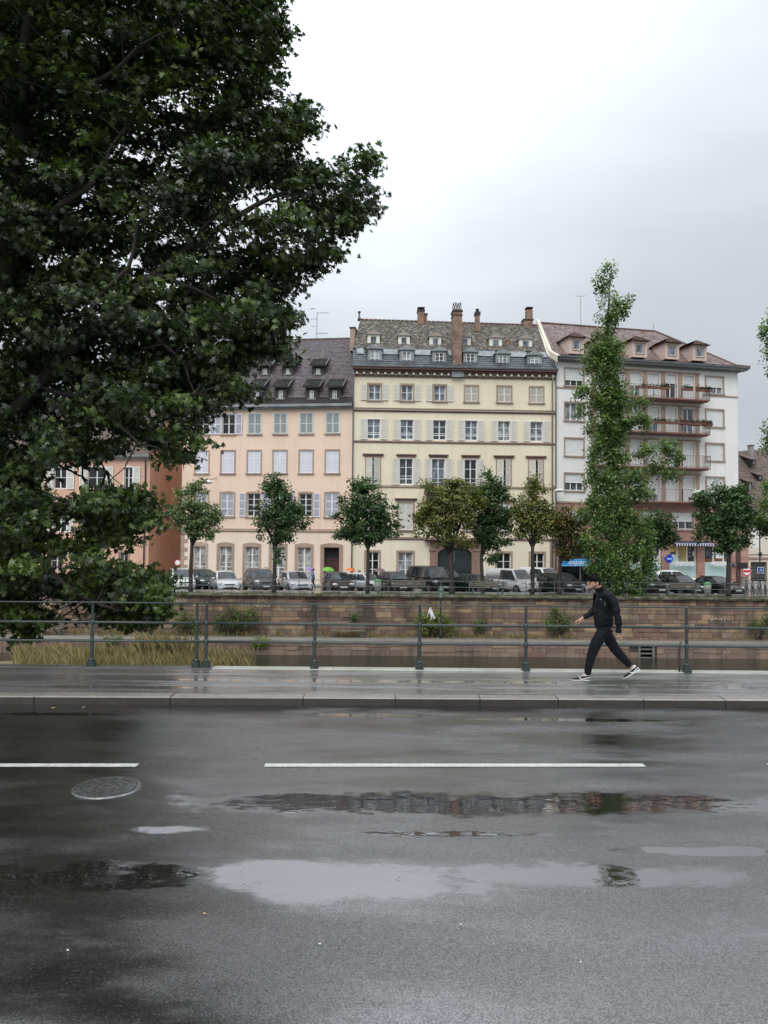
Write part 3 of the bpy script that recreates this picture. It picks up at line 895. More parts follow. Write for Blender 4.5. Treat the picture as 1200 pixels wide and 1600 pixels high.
def window(B, r, style='double', pane='pane_blue', frame='white_paint', rec=.14, bars=1, surround=None, sw=.13, sill=None, lintel=None,
           shut=None, shf='cream_paint', shs='grey_louvre', bottom=0.0, blind=0.0, shw=None, sbars=1, arch=0.0, midw=.07):
    u0, z0, u1, z1 = r
    q = MB(); f = .06; y0, y1 = rec, rec + .06
    q.box(u0, y0, z0, u0 + f, y1, z1); q.box(u1 - f, y0, z0, u1, y1, z1)
    q.box(u0 + f, y0, z0, u1 - f, y1, z0 + f * 1.2); q.box(u0 + f, y0, z1 - f, u1 - f, y1, z1)
    if style == 'double':
        c = (u0 + u1) / 2; q.box(c - midw / 2 - .01, y0 - .012, z0 + f, c + midw / 2 + .01, y1, z1 - f)
    if style == 'triple':
        for c in (u0 + (u1 - u0) / 3, u0 + 2 * (u1 - u0) / 3): q.box(c - .04, y0 - .01, z0 + f, c + .04, y1, z1 - f)
    for k in range(bars):
        zc = z0 + (z1 - z0) * (k + 1) / (bars + 1) + (0.04 if bars == 1 else 0)
        q.box(u0 + f, y0 + .006, zc - .022, u1 - f, y1 - .004, zc + .022)
    if bottom: q.box(u0 + f, y0 - .006, z0 + bottom - .05, u1 - f, y1, z0 + bottom + .02)
    w = q.build('window', MATS[frame], B.root)
    q = MB(); q.quad((u0, y1 - .02, z0), (u1, y1 - .02, z0), (u1, y1 - .02, z1), (u0, y1 - .02, z1)); q.build('pane', MATS[pane], w)
    if surround:
        q = MB(); p = -.045; s = sw
        q.box(u0 - s, p, z0, u0 + .004, .01, z1); q.box(u1 - .004, p, z0, u1 + s, .01, z1)
        if arch:
            n = 8; top = []
            for k in range(n + 1):
                t = k / n; top.append((u0 - s + (u1 - u0 + 2 * s) * t, z1 + s + arch * math.sin(math.pi * t)))
            q.prism([(u0 - s, z1)] + top + [(u1 + s, z1)][:1], p - .002, .012)
        else: q.box(u0 - s, p - .002, z1, u1 + s, .012, z1 + s)
        q.build('surround', MATS[surround], w)
    if sill:
        q = MB(); q.box(u0 - sw - .05, -.12, z0 - .11, u1 + sw + .05, .05, z0 + .0); q.build('sill', MATS[sill], w)
    if lintel:
        q = MB(); q.box(u0 - sw - .12, -.06, z1 + sw, u1 + sw + .12, .01, z1 + .30); q.box(u0 - sw - .22, -.2, z1 + .30, u1 + sw + .22, .01, z1 + .38); q.box(u0 - sw - .17, -.13, z1 + .26, u1 + sw + .17, .008, z1 + .30)
        q.build('lintel', MATS[lintel], w)
    if blind:
        q = MB(); zb = z1 - (z1 - z0) * blind; n = max(3, int((z1 - zb) / .09)); dz = (z1 - zb) / n
        for k in range(n):
            z = zb + k * dz
            q.box(u0 + .02, rec - .075 + .008 * (k % 2), z + .004, u1 - .02, rec - .05, z + dz - .004)
        q.box(u0 + .02, rec - .06, zb, u1 - .02, rec - .045, z1)
        q.build('roller_blind', MATS['blind_white'], w)
    if shut:
        W = u1 - u0; hw = shw or W / 2
        if shut == 'closed':
            m = shutter_mesh(W / 2 - .01, z1 - z0 - .02, shf, shs, sbars)
            put(m, 'shutter', w, (u0 + .005, .05, z0 + .01)); put(m, 'shutter', w, (u0 + W / 2 + .005, .05, z0 + .01))
        elif shut == 'ajar':
            m = shutter_mesh(W / 2 - .01, z1 - z0 - .02, shf, shs, sbars); a = rad(34)
            put(m, 'shutter', w, (u0 + .01, -.01, z0 + .01), -a)
            o = put(m, 'shutter', w, (u1 - .01 - (W / 2 - .01) * math.cos(a), -.01 - (W / 2 - .01) * math.sin(a), z0 + .01), a)
        else:
            m = shutter_mesh(hw, z1 - z0 + .05, shf, shs, sbars); e = sw + .02 if surround else .02
            if 'l' in shut: put(m, 'shutter', w, (u0 - e - hw, -.05, z0 - .02))
            if 'r' in shut: put(m, 'shutter', w, (u1 + e, -.05, z0 - .02))
    return w

def course(B, mat, z0, z1, u0, u1, out=.08, name='cornice'):
    q = MB(); q.box(u0, -out, z0, u1, .02, z1); q.box(u0, -out * .55, z0 - .05, u1, .018, z0)
    return q.build(name, MATS[mat], B.root)

def tile_roof(parent, A, Bp, C, D, mat, tw=.19, ex=.17, name='roof_tiles', sag=0.0):
    """rows of lapped tiles on the slope A (eave left) B (eave right) C (ridge right) D (ridge left)"""
    A, Bp, C, D = map(Vector, (A, Bp, C, D))
    q = MB(); n = max(2, int(((D - A).length + (C - Bp).length) / 2 / ex))
    nrm = (Bp - A).cross(D - A).normalized()
    if nrm.y > 0: nrm = -nrm
    for j in range(n):
        t0, t1 = j / n, (j + 1.25) / n
        t1 = min(t1, 1.0)
        L0, R0 = A.lerp(D, t0), Bp.lerp(C, t0); L1, R1 = A.lerp(D, t1), Bp.lerp(C, t1)
        Wd = (R0 - L0).length; m = max(1, int(Wd / tw)); off = .5 * (j % 2)
        for i in range(m + (1 if off else 0)):
            a = max(0, (i - off) / m); c = min(1, (i + 1 - off) / m)
            if c - a < 1e-4: continue
            g = .012 / Wd * .5
            lift = .035 + random.uniform(-.012, .016)
            p0, p1 = L0.lerp(R0, a + g) + nrm * lift, L0.lerp(R0, c - g) + nrm * (lift + random.uniform(-.006, .006))
            p2, p3 = L1.lerp(R1, c - g) + nrm * .004, L1.lerp(R1, a + g) + nrm * .004
            q.tint = random.random()
            q.add([p0, p1, p2, p3, p0 - nrm * .03, p1 - nrm * .03], [(0, 1, 2, 3), (4, 5, 1, 0)])
    o = q.build(name, MATS[mat], parent); tag(o, kind='stuff')
    return o

def slab(parent, name, pts, mat, off=0.0):
    q = MB(); q.add(pts, [tuple(range(len(pts)))]); return q.build(name, MATS[mat], parent)

# ------------------------------------------------------------------ yellow house
Y = Bld('apartment_building', (-2.67, 64.0), (14.5, 64.8), 'tall pale yellow building with brown tiled mansard roof and tall brick chimney', 'building')
W = Y.W
def rows(B, pxc, *ys): return [B.zz(pxc, y) for y in ys]
z1a, z1b = rows(Y, 585, 600.8, 625.0)
z2a, z2b = rows(Y, 585, 655, 686.0)
z3a, z3b = rows(Y, 585, 716, 756.5)
z4a, z4b = rows(Y, 585, 785, 828)
z5a, z5b = rows(Y, 585, 862.5, 903)
zeave = Y.zz(552, 576); zc1 = rows(Y, 552, 634, 643); zc2 = rows(Y, 552, 687.6, 691.4); zc3 = rows(Y, 552, 757.5, 760.5); zc5 = rows(Y, 552, 838, 842.5)
cols1 = [(576, 594.7), (627, 645), (678, 696), (727, 746), (778, 798), (828.5, 848)]
U = lambda pr, B=Y, py=700: (B.u(pr[0], py), B.u(pr[1], py))
holes = []; specs = []
shutinfo1 = ['lr', 'lr', 'lr', 'closed', 'closed', 'closed']
for i, pr in enumerate(cols1):
    a, c = U(pr, py=612); r = (a, z1b, c, z1a); holes.append(r)
    specs.append((r, dict(shut=shutinfo1[i], shw=.50, surround='tan_sandstone', sw=.14, sill='tan_sandstone', pane='pane_blue', frame='white_paint', shs='light_louvre' if i < 3 else 'grey_louvre', rec=.14)))
for i, pr in enumerate([(574, 594), (625.5, 646), (676.5, 697), (726.5, 746), (778, 797), (828.5, 848)]):
    a, c = U(pr, py=670); r = (a, z2b, c, z2a); holes.append(r)
    specs.append((r, dict(shut='lr', shw=.50, surround='white_paint', sw=.06, lintel=None, bottom=.42, pane=['pane_blue', 'pane_blue', 'pane_mid', 'pane_blue', 'pane_curtain', 'pane_blue'][i], shs='light_louvre', bars=2)))
for i, pr in enumerate([(572.5, 593), (624, 645), (674.6, 695), (725.6, 744.8), (777, 797.5), (827, 847.5)]):
    a, c = U(pr, py=735); zb = z3b - (.25 if i in (2, 3) else 0); r = (a, zb, c, z3a); holes.append(r)
    specs.append((r, dict(shut=['ajar', 'lr', 'lr', 'lr', 'ajar', 'ajar'][i], shw=.50, surround='tan_sandstone' if i in (0, 4, 5) else 'white_paint', sw=.12 if i in (0, 4, 5) else .07, lintel='red_sandstone',
                          bottom=.5, pane=['pane_dark', 'pane_mid', 'pane_blue', 'pane_dark', 'pane_dark', 'pane_dark'][i], shs='light_louvre', bars=2)))
for i, pr in enumerate([(572.5, 593), (623, 645), (675, 696), (725, 746), (777, 797.5), (827, 847.5)]):
    a, c = U(pr, py=806); r = (a, z4b, c, z4a); holes.append(r)
    specs.append((r, dict(shut='closed', surround='tan_sandstone', sw=.14, lintel='red_sandstone', sill='red_sandstone', shs='light_louvre')))
for i, pr in enumerate([(572, 592), (622, 645), None, None, (776, 798), (829, 850)]):
    if pr is None: continue
    a, c = U(pr, py=880); r = (a, z5b, c, z5a); holes.append(r)
    specs.append((r, dict(surround='tan_sandstone', sw=.16, sill='tan_sandstone', pane='pane_curtain' if i == 1 else 'pane_dark', bars=2, bottom=.0)))
# carriage door opening
du0, du1 = Y.u(683.5, 880), Y.u(737, 880); dz1 = Y.zz(683, 866); dtop = Y.zz(710, 855.5)
holes.append((du0, 0, du1, dtop - .02))
q = MB(); holed_wall(q, 0, zc5[1], W, zeave, [h for h in holes if h[1] > zc5[1]])
wall = q.build('wall', MATS['yellow_plaster'], Y.root)
q = MB(); holed_wall(q, 0, 0, W, zc5[1], [h for h in holes if h[1] < zc5[1]])
q.build('ground_floor_wall', MATS['cream_plaster'], Y.root)
q = MB(); q.box(0, .35, 0, .02, 11, zeave); q.box(W - .02, .35, 0, W, 11, zeave); q.box(0, 10.9, 0, W, 11, zeave); q.quad((0, .34, 0), (W, .34, 0), (W, .34, zeave), (0, .34, zeave))
q.quad((0, 0, 0), (0, .4, 0), (0, .4, zeave), (0, 0, zeave)); q.quad((W, 0, 0), (W, .4, 0), (W, .4, zeave), (W, 0, zeave))
q.build('rear_wall', MATS['yellow_plaster'], Y.root)
for r, kw in specs: window(Y, r, **kw)
course(Y, 'cornice_wood', zc1[1] + .08, zc1[1] + .17, 0, W, .12); course(Y, 'tan_sandstone', zc1[1] + .30, zc1[1] + .36, 0, W, .05)
course(Y, 'red_sandstone', zc2[1] + .06, zc2[0] - .02, 0, W, .09)
course(Y, 'tan_sandstone', zc3[1], zc3[0], 0, W, .07)
course(Y, 'red_sandstone', zc5[1] + .04, zc5[0] - .03, 0, W, .10)
# two paler panels left by walled-up windows and a socle
for a, b_ in ((749, 756), (768, 776), (799, 806), (817, 824)):
    q = MB(); q.box(Y.u(a, 612), -.012, z1b, Y.u(b_, 612), .004, z1a); q.build('blind_panel', MATS['yellow_plaster'], Y.root)
# eave cornice with dentils
zt = Y.zz(552, 577.5)
q = MB(); q.box(-.05, -.55, zt, W + .05, .02, zt + .16); q.box(-.02, -.34, zt - .20, W + .02, .02, zt); q.box(0, -.12, zt - .55, W, .02, zt - .42); q.build('cornice', MATS['cornice_wood'], Y.root)
n = 29
cm = MB(); cm.box(-.09, -.30, -.16, .09, -.02, .0); cmm = cm.mesh('cornice_block', MATS['cream_paint'])
for k in range(n): put(cmm, 'cornice_block', Y.root, (.3 + (W - .6) * k / (n - 1), 0, zt - .22))
q = MB(); q.box(-.08, -.62, zt + .16, W + .08, .0, zt + .27); q.build('gutter', MATS['zinc_dark'], Y.root)
# mansard: slate skirt, tiles above
ze = zt + .26
sb_d = 1.1; zb = Y.zz(552, 544, sb_d); rd = 4.6; zr = Y.zz(563, 499.5, rd)
ul, ur = 0.0, W
rl = Y.u(563, 500, rd); rr_ = Y.u(840, 509, rd)
zr2 = Y.zz(840, 508.5, rd)
ubl, ubr = Y.u(551, 545, sb_d), Y.u(853, 553, sb_d)
tile_roof(Y.root, (ul - .05, -.45, ze), (ur + .05, -.45, ze), (ubr, sb_d, zb), (ubl, sb_d, zb), 'slate', .34, .30, 'roof_slates')
slab(Y.root, 'roof_deck', [(ul - .05, -.45, ze), (ur + .05, -.45, ze), (ubr, sb_d, zb), (ubl, sb_d, zb)], 'slate')
tile_roof(Y.root, (ubl, sb_d - .12, zb), (ubr, sb_d - .12, zb), (rr_, rd, zr2), (rl, rd, zr), 'brown_tiles', .20, .18)
slab(Y.root, 'roof_deck', [(ubl, sb_d - .12, zb), (ubr, sb_d - .12, zb), (rr_, rd, zr2), (rl, rd, zr)], 'brown_tiles')
slab(Y.root, 'roof_deck', [(rl, rd, zr), (rr_, rd, zr2), (W, 10.5, zeave), (0, 10.5, zeave)], 'brown_tiles')
slab(Y.root, 'gable', [(0, 0, zeave), (0, -.4, ze), (ubl, sb_d, zb), (rl, rd, zr), (0, 10.5, zeave)], 'tan_sandstone')
slab(Y.root, 'gable', [(W, 0, zeave), (W, -.4, ze), (ubr, sb_d, zb), (rr_, rd, zr2), (W, 10.5, zeave)], 'white_plaster')
q = MB()
nt = 40
for k in range(nt):
    t = k / nt; a = Vector((rl, rd, zr)).lerp(Vector((rr_, rd, zr2)), t); c = Vector((rl, rd, zr)).lerp(Vector((rr_, rd, zr2)), t + .9 / nt)
    q.tint = random.random(); q.tube([a, c], [.12, .105], 6)
tag(q.build('ridge_tiles', MATS['rust_tiles'], Y.root), kind='stuff')
q = MB(); q.smooth = True; q.lathe(rl - .1, rd, [(.16, zr - .1), (.12, zr + .2), (.05, zr + .35), (.10, zr + .5), (.05, zr + .6), (.17, zr + .66), (.15, zr + .74), (.02, zr + .8)], 8); q.build('finial', MATS['zinc_dark'], Y.root)
# zinc flashing band above the slate, broken by the dormers
q = MB()
pA, pB = Vector((ubl, sb_d, zb)), Vector((ubr, sb_d, zb)); eA, eB = Vector((ul, -.45, ze)), Vector((ur, -.45, ze))
for t0, t1 in ((.02, .055), (.115, .235), (.285, .41), (.485, .55), (.62, .73), (.79, .89), (.93, .99)):
    a, b_ = pA.lerp(pB, t0), pA.lerp(pB, t1); c, d = a.lerp(eA.lerp(eB, t0), .36), b_.lerp(eA.lerp(eB, t1), .36); o_ = Vector((0, -.07, .05))
    q = MB(); q.quad(c + o_, d + o_, b_ + o_, a + o_); q.build('flashing', MATS['zinc'], Y.root)

def pedi_dormer(B, pxs, pys, d, frame_m, pane_m, cheek, w_extra, depth_back, roof_m, twin=False, shut=False, rise=.22):
    """dormer with a small pediment; pxs, pys: the window's photo extent; d: distance of its front behind the facade"""
    u0, z1 = B.px(pxs[0], pys[0], d); u1, z0 = B.px(pxs[1], pys[1], d)
    c = (u0 + u1) / 2; hw = (u1 - u0) / 2 + w_extra
    q = MB()
    q.box(c - hw, d, z0 - .12, u0, d + .12, z1 + .12); q.box(u1, d, z0 - .12, c + hw, d + .12, z1 + .12); q.box(u0, d + .002, z0 - .12, u1, d + .118, z0); q.box(u0, d + .002, z1, u1, d + .118, z1 + .12)
    q.box(c - hw, d + .12, z0 - .3, c - hw + .05, d + depth_back, z1 + .12); q.box(c + hw - .05, d + .12, z0 - .3, c + hw, d + depth_back, z1 + .12)
    dm = q.build('dormer', MATS[cheek], B.root)
    q = MB(); e = .12; zt_ = z1 + .12
    prof = [(c - hw - e, zt_), (c + hw + e, zt_), (c + hw + e, zt_ + .07), (c + hw * .45, zt_ + rise * .85), (c, zt_ + rise + .07), (c - hw * .45, zt_ + rise * .85), (c - hw - e, zt_ + .07)]
    q.prism(prof, d - .12, d + depth_back); q.build('dormer_roof', MATS[roof_m], dm)
    q = MB(); q.prism([(c - hw * .8, zt_ + .05), (c + hw * .8, zt_ + .05), (c + hw * .35, zt_ + rise * .72), (c, zt_ + rise * .85), (c - hw * .35, zt_ + rise * .72)], d - .135, d - .1); q.build('pediment', MATS['tan_sandstone' if not twin else cheek], dm)
    q = MB(); f = .05
    q.box(u0, d + .03, z0, u0 + f, d + .08, z1); q.box(u1 - f, d + .03, z0, u1, d + .08, z1); q.box(u0, d + .032, z0, u1, d + .078, z0 + f); q.box(u0, d + .032, z1 - f, u1, d + .078, z1)
    if twin:
        q.box(c - .035, d + .02, z0, c + .035, d + .08, z1)
        for k in (1, 2): q.box(u0, d + .035, z0 + (z1 - z0) * k / 3 - .015, u1, d + .075, z0 + (z1 - z0) * k / 3 + .015)
    q.build('dormer_frame', MATS[frame_m], dm)
    q = MB(); q.quad((u0, d + .07, z0), (u1, d + .07, z0), (u1, d + .07, z1), (u0, d + .07, z1)); q.build('pane', MATS[pane_m], dm)
    return dm

for i, (xs, ys) in enumerate([((579, 592.5), (547.5, 566.5)), ((629, 642), (549, 568)), ((680, 693), (551, 569)), ((728.5, 741.5), (552.5, 569.5)), ((779, 792.5), (555, 571)), ((828.5, 842.5), (557.5, 571.5))]):
    pedi_dormer(Y, xs, ys, .02 - .02 * i, 'white_paint', ['pane_curtain', 'pane_curtain', 'pane_mid', 'pane_mid', 'pane_curtain', 'pane_curtain'][i], 'zinc', .24, 1.5, 'zinc', True, rise=.36)
for i, (xs, ys) in enumerate([((578.7, 588.7), (525, 537)), ((626.7, 636), (527, 539)), ((675.7, 685), (528, 540)), ((721, 731), (529, 541)), ((769.5, 780), (530.5, 542.5)), ((816, 827), (532, 543.5))]):
    pedi_dormer(Y, xs, ys, 1.55, 'cream_paint', 'pane_blue', 'cream_paint', .25, 1.7, 'zinc', False, rise=.34)

def stack(B, x0, x1, ytop, ybot, d, dep=.8, mat='brick_stack', cap=.12, name='chimney'):
    u0, zt_ = B.px(x0, ytop, d); u1, zb_ = B.px(x1, ybot, d)
    q = MB(); z = zb_; k = 0
    while z < zt_ - .02:     # brick by brick layers read as fine coursing
        j = .006 * (k % 2); q.box(u0 + j, d + j, z, u1 - j, d + dep, min(z + .155, zt_)); z += .16; k += 1
    q.box(u0 + .01, d + .01, zb_, u1 - .01, d + dep - .01, zt_)
    o = q.build(name, MATS[mat], B.root)
    if cap:
        q = MB(); q.box(u0 - .06, d - .06, zt_ - cap, u1 + .06, d + dep + .06, zt_); q.build('chimney_cap', MATS['sooty_cap'], o)
    return o, u0, u1, zt_
# chimney near the ridge, two flues
o, a, c, zt_ = stack(Y, 653.5, 663, 483.5, 506, 4.2, .9); q = MB(); q.box(a + .02, 4.25, zt_, a + .12, 5.0, zt_ + .16); q.box(c - .12, 4.25, zt_, c - .02, 5.0, zt_ + .16); q.box(a - .04, 4.2, zt_ + .16, c + .04, 5.1, zt_ + .24); q.build('chimney_hood', MATS['sooty_cap'], o)
stack(Y, 663.2, 667.3, 489.5, 506, 4.4, .5)
# tall stack rising from the eave
o, a, c, zt_ = stack(Y, 708, 721.7, 486, 572, -.25, 1.1, cap=0)
q = MB(); q.box(a - .05, -.30, zt_ - .35, c + .05, .9, zt_ - .28); q.box(a - .06, -.32, zt_ - .02, c + .06, .92, zt_ + .10); q.build('chimney_cap', MATS['sooty_cap'], o)
for k in range(4):
    x_ = a + (c - a) * (k + .5) / 4
    q = MB(); q.smooth = True; zz_ = zt_ + .1
    q.lathe(x_, .2, [(.08, zz_), (.075, zz_ + .22)], 8)
    q.tube([(x_ - .09, .2, zz_ + .2), (x_ - .02, .2, zz_ + .62 + .08 * (k % 2))], [.03, .04], 5); q.tube([(x_ + .09, .2, zz_ + .2), (x_ + .02, .2, zz_ + .62 + .08 * (k % 2))], [.03, .04], 5)
    q.ball((x_, .2, zz_ + .66 + .08 * (k % 2)), .07, 6, 4)
    q.build('chimney_cowl', MATS['sooty_cap'], o)
q = MB(); q.box(a - .1, -.35, zt_ - 5.6, c + .1, .5, zt_ - 5.0); q.build('chimney_foot', MATS['zinc'], o)
# slim stack with wide foot
stack(Y, 741.7, 751.3, 505, 518, 3.3, .8, cap=0); o, a, c, zt_ = stack(Y, 743.5, 749.8, 486.5, 506, 3.4, .6, cap=.3)
q = MB(); q.smooth = True; q.lathe((a + c) / 2, 3.7, [(.13, zt_), (.13, zt_ + .2), (.16, zt_ + .22), (.16, zt_ + .3)], 8); q.build('chimney_pot', MATS['sooty_cap'], o)
# stepped stack by the right gable
stack(Y, 818.5, 832.7, 498, 512, 4.2, .9, cap=.12); o, a, c, zt_ = stack(Y, 823, 832.5, 483.5, 499, 4.25, .7, cap=0)
q = MB()
for k in range(3):
    x_ = a + .05 + (c - a - .16) * k / 2; q.box(x_, 4.3, zt_, x_ + .06, 4.9, zt_ + .14)
q.box(a - .03, 4.2, zt_ + .14, c + .03, 5.0, zt_ + .24); q.build('chimney_hood', MATS['sooty_cap'], o)
# clay vent pot on the tiles
q = MB(); q.smooth = True; uu, zz_ = Y.px(793, 537, 2.0); q.lathe(uu, 2.0, [(.2, zz_ - .2), (.14, zz_ + .0), (.14, zz_ + .25), (.2, zz_ + .3), (.03, zz_ + .42)], 8); q.build('vent_pot', MATS['clay_pot'], Y.root)
# carriage door with arch, stone portal and cornice
door = MB(); cz = dz1; mid = (du0 + du1) / 2; R = (du1 - du0) / 2; ris = dtop - dz1
q = MB()
pts_in = [(mid - R * math.cos(math.pi * k / 12), cz + ris * math.sin(math.pi * k / 12)) for k in range(13)]
for k in range(12):   # arch infill of portal stone above the opening
    (a, b_), (c, d) = pts_in[k], pts_in[k + 1]
    top = Y.zz(710, 846)
    q.add([(a, -.10, b_), (c, -.10, d), (c, -.10, top), (a, -.10, top), (a, .2, b_), (c, .2, d)], [(0, 1, 2, 3), (4, 5, 1, 0)])
pu0, pu1, pu2, pu3 = Y.u(671.5, 880), Y.u(682.5, 880), Y.u(738, 880), Y.u(750, 880)
q.box(pu0, -.14, 0, du0 + .01, .2, Y.zz(710, 846)); q.box(du1 - .01, -.14, 0, pu3, .2, Y.zz(710, 846))
portal = q.build('portal', MATS['red_sandstone'], Y.root)
q = MB(); q.box(pu0 - .08, -.22, Y.zz(710, 861), du0 - .1, -.1, Y.zz(710, 858)); q.box(du1 + .1, -.22, Y.zz(710, 861), pu3 + .08, -.1, Y.zz(710, 858)); q.build('capital', MATS['red_sandstone'], portal)
q = MB(); zq = Y.zz(710, 846); q.box(pu0 - .3, -.35, zq, pu3 + .3, .01, zq + .12); q.box(pu0 - .5, -.62, zq + .12, pu3 + .5, .01, zq + .32); q.build('portal_cornice', MATS['red_sandstone'], portal)
dr = MB(); dr.prism([(du0, 0)] + pts_in + [(du1, 0)], .12, .17); dd = dr.build('carriage_door', MATS['door_green'], Y.root)
for sgn in (-1, 1):
    a = mid if sgn > 0 else mid - R + .05; c = mid + R - .05 if sgn > 0 else mid
    for z0_, z1_ in ((.25, 1.0), (1.15, 2.35), (2.5, 3.15)):
        q = MB(); w_ = (c - a)
        q.box(a + .12, .09, z0_, c - .12, .122, z1_); q.box(a + .2, .07, z0_ + .08, c - .2, .1, z1_ - .08); q.build('door_panel', MATS['door_green'], dd)
q = MB(); q.box(mid - .06, .05, 1.9, mid - .01, .1, 2.9); q.build('door_handle', MATS['iron_light'], dd)
# balcony over the door
bu0, bu1 = Y.u(664, 765), Y.u(751, 765); zs = Y.zz(700, 768); zt2 = Y.zz(700, 749.5)
bal = MB(); bal.box(bu0 - .1, -.85, zs - .16, bu1 + .1, 0.0, zs); bal.box(bu0 + .1, -.6, zs - .28, bu1 - .1, 0, zs - .16)
bo = bal.build('balcony', MATS['red_sandstone'], Y.root)
q = MB(); hr = zt2 - zs
for z_ in (zs + .08, zs + hr): q.box(bu0, -.80, z_ - .02, bu1, -.76, z_ + .02); q.box(bu0, -.78, z_ - .02, bu0 + .04, 0, z_ + .02); q.box(bu1 - .04, -.78, z_ - .02, bu1, 0, z_ + .02)
nb = 30
for k in range(nb + 1):
    x_ = bu0 + (bu1 - bu0) * k / nb; q.box(x_ - .012, -.79, zs, x_ + .012, -.77, zs + hr)
    if k < nb: q.tube([(x_ + .04, -.78, zs + .15), (x_ + .075, -.78, zs + hr / 2), (x_ + .04, -.78, zs + hr - .15)], .012, 4)
for k in range(6): q.box(bu0 + .01, -.78 + .13 * k, zs, bu0 + .03, -.77 + .13 * k, zs + hr)
q.build('balcony_railing', MATS['iron_black'], bo)
for x_ in (bu0 + .15, bu0 + 1.9, bu1 - 1.9, bu1 - .35):
    q = MB(); q.prism_x([(-.02, zs - .85), (-.02, zs - .28), (-.6, zs - .28), (-.5, zs - .45), (-.18, zs - .6)], x_, x_ + .2); q.build('bracket', MATS['red_sandstone'], bo)
# notice box by the portal and door number plates
def plate(B, x0, x1, y0, y1, mat, name, out=.05, parent=None):
    a, z1_ = B.px(x0, y0); c, z0_ = B.px(x1, y1); q = MB(); q.box(a, -out, z0_, c, .01, z1_); return q.build(name, MATS[mat], parent or B.root)
plate(Y, 741, 749, 886, 906, 'cream_paint', 'notice_board', .06); plate(Y, 743, 747.5, 888.5, 903, 'door_green', 'notice_sheet', .09)
plate(Y, 763.5, 768.5, 888, 901, 'iron_black', 'letter_box', .15)
plate(Y, 559, 563.5, 891, 897, 'iron_light', 'name_plate', .05)
# downpipes at both ends
def pipe(B, x, ytop, ybot, mat='downpipe', out=.12, r=.055):
    a, z1_ = B.px(x, ytop); z0_ = max(0, B.zz(x, ybot)); q = MB(); q.smooth = True
    q.tube([(a, -out - .25, z1_), (a, -out, z1_ - .5), (a, -out, 0)], r, 8)
    for k in range(6): q.tube([(a, -out, .6 + k * (z1_ - 1) / 6), (a, -out, .68 + k * (z1_ - 1) / 6)], r * 1.35, 8)
    return q.build('downpipe', MATS[mat], B.root)
pipe(Y, 552.5, 580, 912); pipe(Y, 862.5, 590, 912)
q = MB(); q.box(-.01, -.03, 0, W + .01, .0, Y.zz(585, 906)); q.build('socle', MATS['tan_sandstone'], Y.root)
# right-hand pilaster strip at street level
q = MB(); a = Y.u(859, 880); q.box(a, -.05, 0, W, .01, zc5[1]); q.build('pilaster', MATS['tan_sandstone'], Y.root)

# ------------------------------------------------------------------ pink house
P = Bld('apartment_building', (-17.37, 65.8), (-2.70, 64.0), 'peach coloured four storey building with steep dark grey tiled roof and shed dormers', 'building')
W = P.W
pc = [276, 316, 356.5, 397.5, 437.7, 478.5, 519.5]
rz = dict(t=rows(P, 519, 645.5, 677), m=rows(P, 519, 704, 739), l=rows(P, 519, 771, 807.5), g=rows(P, 475, 855, 898))
zev = P.zz(551, 637.5); zcc = rows(P, 545, 827, 831)
holes = []; specs = []
for i, x in enumerate(pc):
    h = 10
    for key, shut, kw in (('t', 'closed', dict(shf='slate_louvre_frame', shs='slate_louvre', surround='slate_louvre_frame', sw=.08, sbars=1)),
                          ('m', 'closed', dict(shf='lilac_frame', shs='lilac_louvre', surround='tan_sandstone', sw=.11, sbars=2)),
                          ('l', 'closed', dict(shf='lilac_frame', shs='steel_louvre', surround='tan_sandstone', sw=.12, sbars=2, arch=.06))):
        a, c = P.u(x - h, 700), P.u(x + h, 700)
        if i == 0: continue
        if key == 't' and i in (1, 2): shut = 'lr'; kw = dict(kw, pane='pane_dark', shw=.55, shs='steel_louvre', shf='lilac_frame')
        if key == 'l' and i == 3: shut = 'lr'; kw = dict(kw, pane='pane_dark', shw=.55, bars=3)
        if key == 'l' and i == 5: shut = 'r'; kw = dict(kw, pane='pane_dark', shw=.55, bars=3)
        if key == 'l' and i == 4: shut = 'lr'; kw = dict(kw, pane='pane_curtain', shw=.55, bars=3)
        r = (a, rz[key][1], c, rz[key][0]); holes.append(r); specs.append((r, dict(kw, shut=shut, sill='tan_sandstone')))
for x0, x1 in ((302.5, 321), (342.5, 362), (383, 404), (424, 445), (464.5, 486)):
    a, c = P.u(x0, 870), P.u(x1, 870); r = (a, .35, c, rz['g'][0]); holes.append(r)
    specs.append((r, dict(surround='tan_sandstone', sw=.22, arch=.14, pane='pane_curtain', bars=3, bottom=1.0, rec=.18, midw=.12, frame='cream_paint')))
da, dc = P.u(506, 880), P.u(530, 880); dzt = rz['g'][0]
holes.append((da, 0, dc, dzt))
q = MB(); holed_wall(q, 0, zcc[1], W, zev, [h for h in holes if h[1] > zcc[1]]); q.build('wall', MATS['pink_plaster'], P.root)
q = MB(); holed_wall(q, 0, 0, W, zcc[1], [h for h in holes if h[1] < zcc[1]]); q.build('ground_floor_wall', MATS['peach_base_plaster'], P.root)
q = MB(); q.box(0, .3, 0, .02, 11, zev); q.box(W - .02, .3, 0, W, 11, zev); q.box(0, 10.9, 0, W, 11, zev); q.quad((0, .34, 0), (W, .34, 0), (W, .34, zev), (0, .34, zev))
q.quad((0, 0, 0), (0, .4, 0), (0, .4, zev), (0, 0, zev)); q.build('rear_wall', MATS['pink_plaster'], P.root)
for r, kw in specs: window(P, r, **kw)
course(P, 'tan_sandstone', zcc[1], zcc[0], 0, W, .10)
